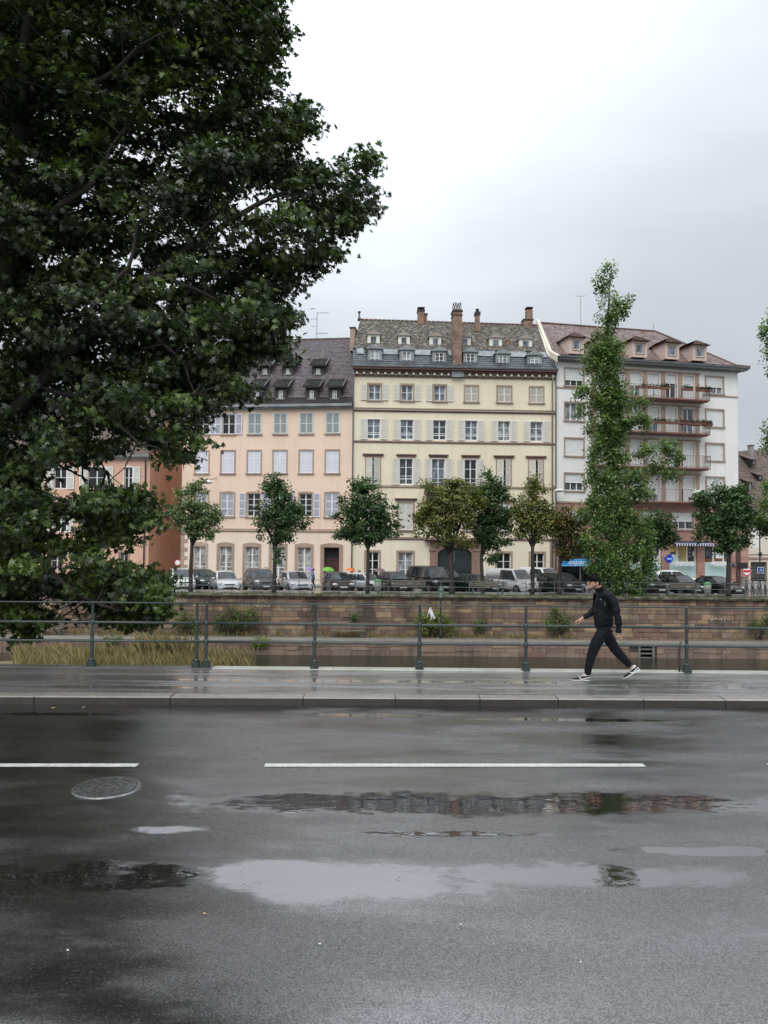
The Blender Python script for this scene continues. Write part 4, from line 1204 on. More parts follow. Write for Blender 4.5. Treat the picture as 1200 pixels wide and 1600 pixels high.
# door: stone surround, dark opening, brown leaf with fanlight
q = MB(); q.box(da - .3, -.06, 0, da, .1, dzt); q.box(dc, -.06, 0, dc + .3, .1, dzt); n = 8
q.prism([(da - .3, dzt)] + [(da - .3 + (dc - da + .6) * k / n, dzt + .22 + .15 * math.sin(math.pi * k / n)) for k in range(n + 1)] + [(dc + .3, dzt)], -.07, .1)
ds = q.build('door_surround', MATS['tan_sandstone'], P.root)
q = MB(); q.box(da, .3, 0, dc, .36, dzt * .66); q.box(da, .25, dzt * .66, dc, .36, dzt * .7); dl = q.build('door', MATS['door_brown'], P.root)
q = MB(); q.box(da, .32, dzt * .7, dc, .35, dzt); q.build('pane', MATS['dark_room'], dl)
for k in range(2):
    for z0_, z1_ in ((.3, 1.1), (1.25, 2.2)):
        q = MB(); w_ = (dc - da) / 2; q.box(da + w_ * k + .1, .27, z0_, da + w_ * (k + 1) - .1, .3, z1_); q.build('door_panel', MATS['door_brown'], dl)
# quoins on the free corner
k = 0; z_ = 0
while z_ < zcc[0] + .2:
    w_ = .62 if k % 2 else .32; q = MB(); q.rbox(0, -.03, z_ + .01, w_, .3, z_ + .36, .006, .015); q.build('quoin', MATS['tan_sandstone'], P.root); z_ += .37; k += 1
# eave and roof
zg = P.zz(551, 635)
q = MB(); q.box(-.1, -.32, zev - .02, W, 0.0, zev + .12); q.build('cornice', MATS['gutter'], P.root)
q = MB(); q.smooth = False; q.box(-.1, -.48, zev + .12, W, -.30, zev + .34); q.build('gutter', MATS['zinc'], P.root)
zsk = P.zz(551, 620.5, .35); zr = P.zz(548, 529, 5.2); rr0 = 5.2
zs0 = zev + .25
tile_roof(P.root, (-.2, -.42, zs0), (W, -.42, zs0), (W, .35, zsk), (-.1, .35, zsk), 'dark_tiles', .2, .16)
slab(P.root, 'roof_deck', [(-.2, -.42, zs0), (W, -.42, zs0), (W, .35, zsk), (-.1, .35, zsk)], 'dark_tiles')
tile_roof(P.root, (-.1, .30, zsk), (W, .30, zsk), (W, rr0, zr), (-.1, rr0, zr), 'grey_tiles', .21, .18)
slab(P.root, 'roof_deck', [(-.1, .30, zsk), (W, .30, zsk), (W, rr0, zr), (-.1, rr0, zr)], 'grey_tiles')
slab(P.root, 'roof_deck', [(-.1, rr0, zr), (W, rr0, zr), (W, 11, zev), (-.1, 11, zev)], 'grey_tiles')
slab(P.root, 'gable', [(0, 0, zev), (0, .3, zsk), (0, rr0, zr), (0, 11, zev)], 'pink_plaster')
slab(P.root, 'gable', [(W - .01, 0, zev), (W - .01, .3, zsk), (W - .01, rr0, zr), (W - .01, 11, zev)], 'tan_sandstone')
q = MB()
for k in range(40):
    q.tint = random.random(); q.tube([(-.1 + W * k / 40, rr0, zr), (-.1 + W * (k + .92) / 40, rr0, zr + .01)], [.11, .10], 6)
tag(q.build('ridge_tiles', MATS['umber_tiles'], P.root), kind='stuff')
# verge stones and party chimney
q = MB(); q.add([(W - .02, .25, zsk + .05), (W + .22, .25, zsk + .05), (W + .22, rr0, zr + .12), (W - .02, rr0, zr + .12)], [(0, 1, 2, 3)]); q.build('verge', MATS['tan_sandstone'], P.root)
stack(P, 547, 554, 511, 548, 2.2, 1.4, mat='tan_sandstone', cap=.1)
def roof_depth(z): return .30 + (z - zsk) / (zr - zsk) * (rr0 - .30)
def shed_dormer(B, xc, ywt, ywb, xr0, xr1, yrt, yrb):
    """small shed dormer with a heavy tiled lid"""
    zlow = B.zz(xc, ywb + 3, 1.0); d = max(.2, roof_depth(zlow)) - .05
    zlow = B.zz(xc, ywb + 2, d); d = max(.2, roof_depth(zlow)) - .02
    u0, z1_ = B.px(xc - 3.2, ywt, d); u1, z0_ = B.px(xc + 3.2, ywb, d); c = (u0 + u1) / 2; hw = .52
    zf = B.zz(xc, yrb, d - .25); zk = B.zz(xc, yrt, d + 1.15)
    dk = roof_depth(zk) + .1
    q = MB(); q.box(c - hw, d, z0_ - .1, u0, d + .1, zf); q.box(u1, d, z0_ - .1, c + hw, d + .1, zf); q.box(u0, d, z1_, u1, d + .1, zf); q.box(u0, d, z0_ - .1, u1, d + .1, z0_)
    for sx in (-1, 1):
        xx0, xx1 = (c - hw, c - hw + .05) if sx < 0 else (c + hw - .05, c + hw)
        q.prism_x([(d + .1, z0_ - .1), (dk, zk - .05), (d + .1, zf)], xx0, xx1)
    dm = q.build('dormer', MATS['dark_tiles'], B.root)
    q = MB(); hw2 = hw + .22
    q.add([(c - hw2, d - .3, zf - .05), (c + hw2, d - .3, zf - .05), (c + hw2, dk, zk), (c - hw2, dk, zk), (c - hw2, d - .3, zf + .06), (c + hw2, d - .3, zf + .06), (c + hw2, dk, zk + .1), (c - hw2, dk, zk + .1)],
          [(0, 3, 2, 1), (4, 5, 6, 7), (0, 1, 5, 4), (1, 2, 6, 5), (2, 3, 7, 6), (3, 0, 4, 7)])
    q.build('dormer_roof', MATS['dark_tiles'], dm)
    tile_roof(dm, (c - hw2, d - .32, zf + .06), (c + hw2, d - .32, zf + .06), (c + hw2, dk, zk + .1), (c - hw2, dk, zk + .1), 'dark_tiles', .2, .2, 'dormer_tiles')
    q = MB()
    q.add([(c + hw2, d - .34, zf + .02), (c + hw2 + .05, d - .34, zf + .02), (c + hw2 + .05, dk, zk + .14), (c + hw2, dk, zk + .14), (c + hw2, d - .34, zf + .14), (c + hw2 + .05, d - .34, zf + .14), (c + hw2 + .05, dk, zk + .24), (c + hw2, dk, zk + .24)], [(0, 3, 2, 1), (4, 5, 6, 7), (0, 1, 5, 4), (1, 2, 6, 5), (2, 3, 7, 6), (3, 0, 4, 7)])
    q.build('bargeboard', MATS['gutter'], dm)
    q = MB(); f = .045
    q.box(u0, d + .02, z0_, u0 + f, d + .07, z1_); q.box(u1 - f, d + .02, z0_, u1, d + .07, z1_); q.box(u0, d + .022, z0_, u1, d + .068, z0_ + f); q.box(u0, d + .022, z1_ - f, u1, d + .068, z1_)
    q.box(c - .02, d + .03, z0_, c + .02, d + .066, z1_); q.box(u0, d + .034, (z0_ + z1_) / 2 - .02, u1, d + .064, (z0_ + z1_) / 2 + .02); q.build('dormer_frame', MATS['white_paint'], dm)
    q = MB(); q.quad((u0, d + .06, z0_), (u1, d + .06, z0_), (u1, d + .06, z1_), (u0, d + .06, z1_)); q.build('pane', MATS['pane_curtain'], dm)
    q = MB(); q.box(c - hw * .7, d - .1, z0_ - .14, c + hw * .7, d + .02, z0_ - .02); q.build('dormer_sill', MATS['gutter'], dm)
for x, r0, r1 in ((361, 350, 376), (401, 394, 420), (438.7, 430, 456), (487, 478, 503), (522.8, 513.5, 540)): shed_dormer(P, x, 610, 622, r0, r1, 592, 604.5)
for x, r0, r1 in ((333, 330, 350), (375, 368, 393), (413.7, 405, 425), (450, 441, 460), (497, 488, 512)): shed_dormer(P, x, 576, 584, r0, r1, 560.5, 571)
# television aerial
def aerial(B, x, ybase, ytop, d, arms, label):
    u, z0_ = B.px(x, ybase, d); z1_ = B.zz(x, ytop, d); w = B.root.matrix_world
    base = B.P0 + B.e * u + B.n * d
    q = MB(); h = z1_ - z0_ + .5; q.tube([(0, 0, -.5), (0, 0, h - .5)], .025, 5)
    for zf, x0, x1, teeth in arms:
        zz_ = zf * (h - .5); q.tube([(x0, 0, zz_), (x1, 0, zz_ + .05)], .016, 4)
        for t in range(teeth):
            xx = x0 + (x1 - x0) * (t + .5) / teeth; q.tube([(xx, -.12, zz_), (xx, .12, zz_)], .01, 3); q.tube([(xx, 0, zz_ - .09), (xx, 0, zz_ + .09)], .012, 3)
    o = q.build('aerial', MATS['iron_light'], loc=(base.x, base.y, B.z + z0_)); tag(o, label, 'aerial'); return o
aerial(P, 495, 532, 488, 5.2, [(.98, 0, 1.1, 4), (.75, -.6, .05, 3), (.5, -.55, .1, 3), (.25, -.1, 1.0, 9)], 'thin television aerial with several arms on the dark grey roof ridge')
# ------------------------------------------------------------------ white house with balconies
Wh = Bld('apartment_building', (14.56, 64.82), (31.7, 68.6), 'white corner apartment building with balconies, rose tiled roof and pink sandstone shops', 'building')
W = Wh.W
ze_ = Wh.zz(868, 563)
zr_ = [rows(Wh, 897, a, b_) for a, b_ in ((576, 603), (629.5, 657), (685, 712), (740, 766.5))]
zband = Wh.zz(868, 784); zg1 = Wh.zz(1085, 846)
holes = []; specs = []
lb = [.68, 0, 1.0, .55]; rb = [.62, .97, 1.0, 1.0]
for i in range(4):
    a, c = Wh.u(882.7, 650), Wh.u(911.7, 650); r = (a, zr_[i][1], c, zr_[i][0]); holes.append(r)
    specs.append((r, dict(style='triple', bars=0, surround='tan_sandstone', sw=.10, sill='tan_sandstone', blind=lb[i], pane='pane_mid' if i != 1 else 'pane_curtain', rec=.16)))
    a, c = Wh.u(1103.3, 650), Wh.u(1130, 650); r = (a, zr_[i][1], c, zr_[i][0]); holes.append(r)
    specs.append((r, dict(style='triple', bars=0, surround='tan_sandstone', sw=.12, sill='tan_sandstone', blind=rb[i], pane='pane_blue', rec=.16)))
# the balcony bay: six tall openings per storey
bx = [(930.5, 947), (957.5, 974.5), (985, 1002.6), (1012.8, 1031), (1040.6, 1058.2), (1067.5, 1085.3)]
bayz = []
for i in range(4):
    zb_ = zr_[i][1] - .78; zt_ = zr_[i][0] + .02
    bayz.append((zb_, zt_))
    for k, pr in enumerate(bx):
        a, c = Wh.u(pr[0], 650), Wh.u(pr[1], 650); r = (a, zb_, c, zt_); holes.append(r)
        blind = {(0, 2): .5, (0, 3): .97, (0, 4): .35, (0, 5): .97, (1, 3): .55, (1, 4): .97, (1, 5): .0, (3, 3): .75, (3, 5): .97}.get((i, k), .97)
        specs.append((r, dict(style='double', bars=0, blind=blind, pane='pane_dark' if (i, k) == (0, 4) else 'pane_blue', rec=.26)))
fa, fc = Wh.u(1050, 812), Wh.u(1083, 812); fz = rows(Wh, 1066, 801, 827)
r = (fa, fz[1], fc, fz[0]); holes.append(r); specs.append((r, dict(style='triple', bars=0, blind=.55, surround='tan_sandstone', sw=.14, sill='tan_sandstone', pane='pane_mid')))
for pr in ((884, 911), (950, 978), (1000, 1028)):
    a, c = Wh.u(pr[0], 812), Wh.u(pr[1], 812); r = (a, fz[1], c, fz[0]); holes.append(r); specs.append((r, dict(style='triple', bars=0, blind=.6, surround='tan_sandstone', sw=.14, sill='tan_sandstone', pane='pane_mid')))
q = MB(); holed_wall(q, 0, zband, W, ze_, [h for h in holes if h[3] > zband + 1], .34); q.build('wall', MATS['white_plaster'], Wh.root)
# pink storey: a wall of sawn sandstone
q = MB(); holed_wall(q, 0, zg1, W, zband, [h for h in holes if h[3] < zband], .34); q.build('first_floor_wall', MATS['shop_sandstone'], Wh.root)
q = MB(); q.box(0, .4, 0, .02, 13, ze_); q.box(W - .02, .0, zg1, W, 13, ze_); q.box(0, 12.9, 0, W, 13, ze_); q.quad((0, .5, 0), (W, .5, 0), (W, .5, ze_), (0, .5, ze_)); q.quad((0, 0, 0), (0, .5, 0), (0, .5, ze_), (0, 0, ze_)); q.build('rear_wall', MATS['white_plaster'], Wh.root)
for r, kw in specs: window(Wh, r, **kw)
# pinkish pilasters between the bay openings
pxs = [(924, 929.5), (948.5, 956), (976, 984), (1004, 1011.5), (1032.5, 1039.5), (1059.5, 1066.3), (1086.5, 1092)]
for i, (zb_, zt_) in enumerate(bayz):
    for a, c in pxs:
        q = MB(); q.box(Wh.u(a, 650), -.05, zb_, Wh.u(c, 650), .06, zt_ + .1); q.build('pilaster', MATS['tan_sandstone'], Wh.root)
    q = MB(); a, c = Wh.u(922, 650), Wh.u(1094, 650); q.box(a, -.10, zt_ + .1, c, .01, zt_ + .24); q.build('bay_lintel', MATS['tan_sandstone'], Wh.root)
    # balcony
    b0, b1 = Wh.u(921, 650), Wh.u(1097, 650); zs = zb_ + .02
    q = MB(); q.box(b0, -1.15, zs - .18, b1, -.06, zs - .04); q.box(b0 + .1, -1.0, zs - .26, b1 - .1, -.06, zs - .18)
    bo = q.build('balcony', MATS['balcony_red'], Wh.root)
    q = MB(); hr = 1.0
    for z_ in (zs + .06, zs + hr): q.box(b0, -1.12, z_ - .02, b1, -1.08, z_ + .02); q.box(b1 - .04, -1.1, z_ - .02, b1, -.06, z_ + .02); q.box(b0, -1.1, z_ - .02, b0 + .04, -.06, z_ + .02)
    n = 74
    for k in range(n + 1):
        x_ = b0 + (b1 - b0) * k / n; q.box(x_ - .011, -1.11, zs + .06, x_ + .011, -1.09, zs + hr)
    for k in range(8):
        q.box(b1 - .03, -1.1 + k * .14, zs + .06, b1 - .01, -1.085 + k * .14, zs + hr)
    q.build('balcony_railing', MATS['iron_light'], bo)
    for k in range(5):
        x_ = b0 + (b1 - b0) * k / 4; q = MB(); q.box(x_ - .025, -1.125, zs, x_ + .025, -1.075, zs + hr + .03); q.build('railing_post', MATS['iron_black'], bo)
q = MB(); q.box(0, -.05, Wh.zz(1100, 614.5), W + .05, .012, Wh.zz(1100, 612.3)); 
zc_ = Wh.zz(897, 605.5); q = MB(); q.box(0, -.06, zc_ - .12, Wh.u(921, 650), .012, zc_ + .0); q.build('cornice', MATS['tan_sandstone'], Wh.root)
q = MB(); q.box(Wh.u(1097, 650), -.06, zc_ - .12, W + .02, .012, zc_ + .0); q.build('cornice', MATS['tan_sandstone'], Wh.root)
q = MB(); q.box(0, -.07, zband - .1, W + .02, .012, zband + .06); q.build('cornice', MATS['tan_sandstone'], Wh.root)
# awning roller above the top balcony
q = MB(); q.smooth = True; a, c = Wh.u(948, 600), Wh.u(1066, 600); z_ = bayz[0][1] + .55; q.tube([(a, -.16, z_), (c, -.16, z_)], .07, 8); q.build('awning_roll', MATS['iron_light'], Wh.root)
# flower boxes on the balconies
foliage('box_plants', (0.02, 0.045, 0.015), (0.06, 0.10, 0.03), (0.25, 0.05, 0.06), 0.6, 0.2)
simple('terracotta', (0.20, 0.085, 0.06), 0.8, var=0.2)
wm = Wh.root
def wh_world(u, y, z): return Wh.P0 + Wh.e * u + Wh.n * y + Vector((0, 0, Wh.z + z))
fb_spec = [(0, 989, .7, 'empty', -1.2), (0, 996, .5, 'sparse', -1.2), (0, 1009, .9, 'sparse', -1.2), (0, 1026, .9, 'bushy', -1.2), (0, 1062, .9, 'bushy', -1.2), (0, 1084, 1.1, 'red', -1.2), (0, 1093, .6, 'bushy', -1.2),
           (1, 1003, 1.3, 'sparse', -1.2), (1, 1021, 1.2, 'bushy', -1.2), (1, 1040, 1.0, 'sparse', -1.2), (1, 1060, 1.3, 'full', -1.2), (1, 1078, 1.3, 'full', -1.2), (1, 1092, .9, 'full', -1.2), (2, 985, 1.0, 'sparse', -1.2)]
words_ = ['topmost', 'second', 'third']
nearw = {989: 'beside the poplar twigs', 996: 'by the first half closed blind', 1009: 'below the second blind', 1026: 'just before the open dark door', 1062: 'just past the open dark door', 1084: 'with red flowers, under the last blind', 1093: 'at the end of the rail',
         1003: 'nearest the poplar', 1021: 'under the half open blind', 1040: 'under the closed middle blind', 1060: 'first of the hanging geraniums', 1078: 'below the uncovered window', 1092: 'thick with plants at the corner', 985: 'half hidden by poplar leaves'}
for (st, px_, w_, kind_, y_) in fb_spec:
    u = Wh.u(px_, 650); zs = bayz[st][0] + .02; zt_ = zs + .62
    wv = wh_world(u, -1.22, zt_)
    e = empty('flower_box', wv, Wh.root.rotation_euler.z, f'flower box on the {words_[st]} balcony rail, {nearw[px_]}', 'flower box', 'flower boxes on the balconies')
    q = MB(); q.add([(-w_ / 2, -.09, 0), (w_ / 2, -.09, 0), (w_ / 2, .09, 0), (-w_ / 2, .09, 0), (-w_ / 2 - .02, -.12, .2), (w_ / 2 + .02, -.12, .2), (w_ / 2 + .02, .12, .2), (-w_ / 2 - .02, .12, .2)], [(0, 3, 2, 1), (4, 5, 6, 7), (0, 1, 5, 4), (1, 2, 6, 5), (2, 3, 7, 6), (3, 0, 4, 7)])
    q.build('planter', MATS['terracotta'], e)
    n = {'empty': 8, 'sparse': 40, 'bushy': 130, 'red': 130, 'full': 260}[kind_]
    q = MB()
    for k in range(n):
        c = Vector((random.uniform(-w_ / 2, w_ / 2), random.uniform(-.14, .12), .2 + abs(random.gauss(0, .14)) - (.25 if kind_ == 'full' and random.random() < .4 else 0)))
        d1 = Vector((random.uniform(-1, 1), random.uniform(-1, 1), random.uniform(-.4, 1))).normalized() * .06; d2 = d1.cross(Vector((random.random(), .3, random.random()))).normalized() * .045
        q.tint = 1.0 if (kind_ in ('red', 'full') and random.random() < .25) else random.uniform(.05, .6)
        q.quad(c - d1, c - d2, c + d1, c + d2)
    q.build('foliage', MATS['box_plants'], e)
# white cloth over the lowest balcony rail
u = Wh.u(1078, 772); zs = bayz[3][0]
wv = wh_world(u, -1.16, zs + 1.0); q = MB()
for k in range(8): q.box(-.6 + k * .15, -.03 + .012 * (k % 3), -.22 - .08 * math.sin(k * .8), -.6 + (k + 1) * .15, .0 + .012 * (k % 3), .04)
o = q.build('cloth', MATS['sign_white'], loc=wv); o.rotation_euler.z = Wh.root.rotation_euler.z; tag(o, 'white cloth hung over the rail of the lowest balcony', 'cloth')

# roof of the white house
q = MB(); q.box(-.05, -.70, ze_, W + .6, .05, ze_ + .16); q.box(0, -.3, ze_ - .12, W + .1, .02, ze_); q.build('cornice', MATS['gutter'], Wh.root)
q = MB(); q.box(-.05, -.82, ze_ + .14, W + .7, -.62, ze_ + .32); q.build('gutter', MATS['zinc_dark'], Wh.root)
z0_ = ze_ + .3; dk = 1.0; rdp = 6.2
zk = Wh.zz(870, 553.5, dk); ukl, ukr = 0.0, Wh.u(1150, 568, dk)
zr2_ = Wh.zz(842, 505, rdp); ul_ = Wh.u(842, 505, rdp); ur_ = Wh.u(1024, 516, rdp)
tile_roof(Wh.root, (-.05, -.7, z0_), (W + .7, -.7, z0_), (ukr, dk, zk), (0, dk, zk), 'rust_tiles', .24, .22)
slab(Wh.root, 'roof_deck', [(-.05, -.7, z0_), (W + .7, -.7, z0_), (ukr, dk, zk), (0, dk, zk)], 'rust_tiles')
tile_roof(Wh.root, (0, dk - .05, zk), (ukr, dk - .05, zk), (ur_, rdp, zr2_), (ul_, rdp, zr2_), 'rose_tiles', .25, .23)
slab(Wh.root, 'roof_deck', [(0, dk - .05, zk), (ukr, dk - .05, zk), (ur_, rdp, zr2_), (ul_, rdp, zr2_)], 'rose_tiles')
slab(Wh.root, 'roof_deck', [(W + .7, -.7, z0_), (W + .7, 13.5, z0_), (ur_, rdp, zr2_), (ukr, dk, zk)], 'rose_tiles')
slab(Wh.root, 'roof_deck', [(ul_, rdp, zr2_), (ur_, rdp, zr2_), (W + .7, 13.5, z0_), (0, 13.5, z0_)], 'rose_tiles')
slab(Wh.root, 'gable', [(0, -.4, ze_), (0, dk, zk + .1), (ul_, rdp, zr2_ + .1), (0, 13, ze_)], 'white_plaster')
# coping strip on the party gable (pale band seen against the neighbour's roof)
q = MB()
A_, B_, C_ = Vector((-.12, -.9, ze_ + .1)), Vector((-.06, dk, zk + .2)), Vector((ul_ - .05, rdp, zr2_ + .25))
for a, b_ in ((A_, B_), (B_, C_)):
    q.add([a + Vector((-.22, -.05, -.5)), b_ + Vector((-.22, -.05, -.5)), b_ + Vector((-.2, 0, .1)), a + Vector((-.2, 0, .1)), b_ + Vector((.1, 0, .1)), a + Vector((.1, 0, .1))], [(0, 1, 2, 3), (3, 2, 4, 5)])
q.build('gable_coping', MATS['pale_house_plaster'], Wh.root)
q = MB()
R0, R1 = Vector((ul_, rdp, zr2_)), Vector((ur_, rdp, zr2_)); R2 = Vector((ukr, dk, zk)); R3 = Vector((W + .7, -.7, z0_))
for (a, b_, n) in ((R0, R1, 34), (R1, R2, 30), (R2, R3, 6)):
    for k in range(n):
        q.tint = random.random(); q.tube([a.lerp(b_, k / n) + Vector((0, 0, .02)), a.lerp(b_, (k + .9) / n) + Vector((0, 0, .04))], [.13, .11], 6)
tag(q.build('ridge_tiles', MATS['rust_tiles'], Wh.root), kind='stuff')
q = MB(); a = Vector((Wh.u(862, 520, 5), 5.0, Wh.zz(862, 512, 5))); q.tube([(Wh.u(865, 520, 4), 5.6, zr2_ - .3), (Wh.u(870, 553, 1.0), 1.0, zk + .1)], .03, 4); q.build('lightning_wire', MATS['iron_light'], Wh.root)
# dormers with hipped tiled hats
def hip_dormer(B, xs, ys, d):
    u0, z1_ = B.px(xs[0], ys[0], d); u1, z0_ = B.px(xs[1], ys[1], d); c = (u0 + u1) / 2; hw = (u1 - u0) / 2 + .34; zt_ = z1_ + .25; back = d + 2.6
    q = MB()
    q.box(c - hw, d, z0_ - .35, u0, d + .1, zt_); q.box(u1, d, z0_ - .35, c + hw, d + .1, zt_); q.box(u0, d, z1_, u1, d + .1, zt_); q.box(u0, d, z0_ - .35, u1, d + .1, z0_)
    q.box(c - hw, d + .1, z0_ - .35, c - hw + .06, back, zt_); q.box(c + hw - .06, d + .1, z0_ - .35, c + hw, back, zt_)
    dm = q.build('dormer', MATS['tan_render'], B.root)
    hw2 = hw + .22; q = MB(); f = d - .28; zz0 = zt_; zz1 = zt_ + .58
    rl_ = (c, d + .55, zz1); rb_ = (c, back, zz1)
    P_ = [(c - hw2, f, zz0), (c + hw2, f, zz0), (c + hw2, back, zz0), (c - hw2, back, zz0)]
    q.add(P_ + [rl_, rb_], [(0, 1, 4), (1, 2, 5, 4), (3, 0, 4, 5), (0, 3, 2, 1)]); q.build('dormer_roof', MATS['rust_tiles'], dm)
    tile_roof(dm, P_[0], P_[1], (c + .05, d + .5, zz1), (c - .05, d + .5, zz1), 'rust_tiles', .22, .18, 'dormer_tiles')
    for s_, (a, b_) in ((-1, (P_[3], P_[0])), (1, (P_[1], P_[2]))):
        q = MB(); n = 8
        for k in range(n):
            t0, t1 = k / n, (k + 1) / n
            A1 = Vector((c + s_ * hw2, f, zz0)).lerp(Vector(rl_), t0); A2 = Vector((c + s_ * hw2, back, zz0)).lerp(Vector(rb_), t0); A3 = Vector(rl_).lerp(Vector((c + s_ * hw2, f, zz0)), 1 - t1); A4 = Vector(rb_).lerp(Vector((c + s_ * hw2, back, zz0)), 1 - t1)
            up = Vector((0, 0, .05)); q.tint = random.random(); q.quad(A1 + up, A2 + up, A4, A3)
        tag(q.build('dormer_tiles', MATS['rust_tiles'], dm), kind='stuff')
    q = MB(); f_ = .06
    q.box(u0 - .07, d - .05, z0_ - .07, u0, d + .02, z1_ + .07); q.box(u1, d - .05, z0_ - .07, u1 + .07, d + .02, z1_ + .07); q.box(u0, d - .048, z0_ - .07, u1, d + .02, z0_); q.box(u0, d - .048, z1_, u1, d + .02, z1_ + .07); q.build('dormer_surround', MATS['tan_sandstone'], dm)
    q = MB(); q.box(u0, d + .02, z0_, u0 + f_, d + .07, z1_); q.box(u1 - f_, d + .02, z0_, u1, d + .07, z1_); q.box(u0, d + .022, z0_, u1, d + .068, z0_ + f_); q.box(u0, d + .022, z1_ - f_, u1, d + .068, z1_); q.build('dormer_frame', MATS['white_paint'], dm)
    q = MB(); q.quad((u0, d + .06, z0_), (u1, d + .06, z0_), (u1, d + .06, z1_), (u0, d + .06, z1_)); q.build('pane', MATS['pane_blue'], dm)
plaster('tan_render', (0.62, 0.50, 0.45), (0.4, 0.28, 0.22), 0.4)
for xs, ys in (((895.5, 906.5), (531.5, 547)), ((940, 951), (534.5, 550)), ((993.5, 1005.5), (537, 552.5)), ((1044.5, 1056), (540, 555.5)), ((1088, 1099), (543.5, 558))): hip_dormer(Wh, xs, ys, .55)
aerial(Wh, 907.5, 510, 463, 6.2, [(1.0, -.5, .5, 2)], 'tall single whip aerial standing on the rose tiled roof')
aerial(Wh, 1021, 516, 506, 6.2, [], 'short lightning rod on the rose tiled roof where the ridge ends')

# ground floor shops: pillars, openings, glazing
plaster('shop_back', (0.25, 0.22, 0.2), (0.1, 0.09, 0.08), 0.3)
q = MB(); q.quad((0, .9, 0), (W, .9, 0), (W, .9, zg1), (0, .9, zg1)); q.build('shop_rear', MATS['dark_room'], Wh.root)
q = MB(); q.box(0, .0, zg1 - .45, W, .5, zg1); q.build('shop_beam', MATS['shop_sandstone'], Wh.root)
def pillar(x0, x1, zt_=None, y0=-.04, u=None):
    a, c = (Wh.u(x0, 890), Wh.u(x1, 890)) if u is None else u
    zt_ = zt_ or zg1 - .45; z_ = 0
    while z_ < zt_ - .05:
        h_ = min(.5, zt_ - z_); q = MB(); q.rbox(a, y0, z_ + .004, c, .6, z_ + h_ - .004, .003, .008); q.build('pillar_block', MATS['shop_sandstone'], Wh.root); z_ += h_
for x0, x1 in ((866, 876.5), (925, 934), (975, 984), (1033.8, 1046), (1089.5, 1101), (1143, 1154.5)): pillar(x0, x1)
# arcade pier beyond the corner
aw0, aw1 = W + .35, W + 1.15
pillar(0, 0, zg1 + 1.9, 0.2, (aw0, aw1))
q = MB(); q.box(W - .1, .2, zg1 + .4, aw1, 6, zg1 + 1.9); q.build('arcade_wall', MATS['shop_sandstone'], Wh.root)
def shopfront(x0, x1, mull, panel, interior):
    a, c = Wh.u(x0, 890), Wh.u(x1, 890); zt_ = zg1 - .45; zm = Wh.zz((x0 + x1) / 2, 879.5)
    q = MB(); q.quad((a, .28, zm), (c, .28, zm), (c, .28, zt_), (a, .28, zt_)); sf = q.build('shop_window', MATS['pane_mid'], Wh.root)
    if panel:
        q = MB(); q.box(a, .16, 0.35, c, .22, zm); q.build('frosted_panel', MATS['frosted_teal'], sf)
        q = MB(); q.box(a, .15, 0, c, .24, .35); q.build('stall_riser', MATS['concrete'], sf)
    for t in mull:
        x_ = a + (c - a) * t; q = MB(); q.box(x_ - .07, .18, zm, x_ + .07, .27, zt_); q.build('mullion', MATS['cream_paint'], sf)
    q = MB(); q.box(a, .17, zm - .04, c, .29, zm + .06); q.build('transom', MATS['cream_paint'], sf)
    return sf, a, c, zm, zt_
sf, a, c, zm, zt_ = shopfront(1046, 1089.5, (.03, .32, .67, .97), True, 'warm')
def inside(sf, u0, u1, z0, z1, mat, name): q = MB(); q.box(u0, .235, z0, u1, .277, z1); q.build(name, MATS[mat], sf)
inside(sf, a + (c - a) * .36, a + (c - a) * .64, zm + .1, zt_, 'warm_room', 'lit_room')
inside(sf, a + (c - a) * .06, a + (c - a) * .29, zm + .95, zt_, 'warm_room', 'lit_room')
inside(sf, a + (c - a) * .14, a + (c - a) * .5, zm + .1, zm + .75, 'frosted_teal', 'counter')
for k in range(4): inside(sf, a + (c - a) * .70, a + (c - a) * .84, zm + .5 + k * .35, zm + .6 + k * .35, 'iron_light', 'shelf')
inside(sf, a + (c - a) * .90, a + (c - a) * .96, zm + .6, zm + 1.0, 'sign_white', 'poster')
sf, a, c, zm, zt_ = shopfront(1101, 1143, (.02, .37, .74, .98), True, 'grey')
inside(sf, a + .1, c - .1, zm + .08, zm + .38, 'terracotta', 'seat_back'); inside(sf, a + (c - a) * .48, a + (c - a) * .70, zm + .4, zm + .95, 'sign_white', 'counter')
sf, a, c, zm, zt_ = shopfront(984, 1033.8, (.02, .35, .7, .98), True, 'grey'); inside(sf, a + .1, c - .1, zm + .08, zm + .6, 'curtain', 'counter')
for x0, x1 in ((876.5, 925), (934, 975)):
    sf, a, c, zm, zt_ = shopfront(x0, x1, (.0, .98), False, 'dark')
    q = MB(); q.box(a, .30, .1, c, .34, zm); q.build('pane', MATS['pane_dark'], sf)
    q = MB(); q.box(a, .16, 0, a + .09, .3, zm); q.build('shop_frame', MATS['sign_white'], sf)
    q = MB(); q.box(c - 1.0, .26, 0.2, c - .9, .3, zm); q.build('shop_frame', MATS['iron_light'], sf)
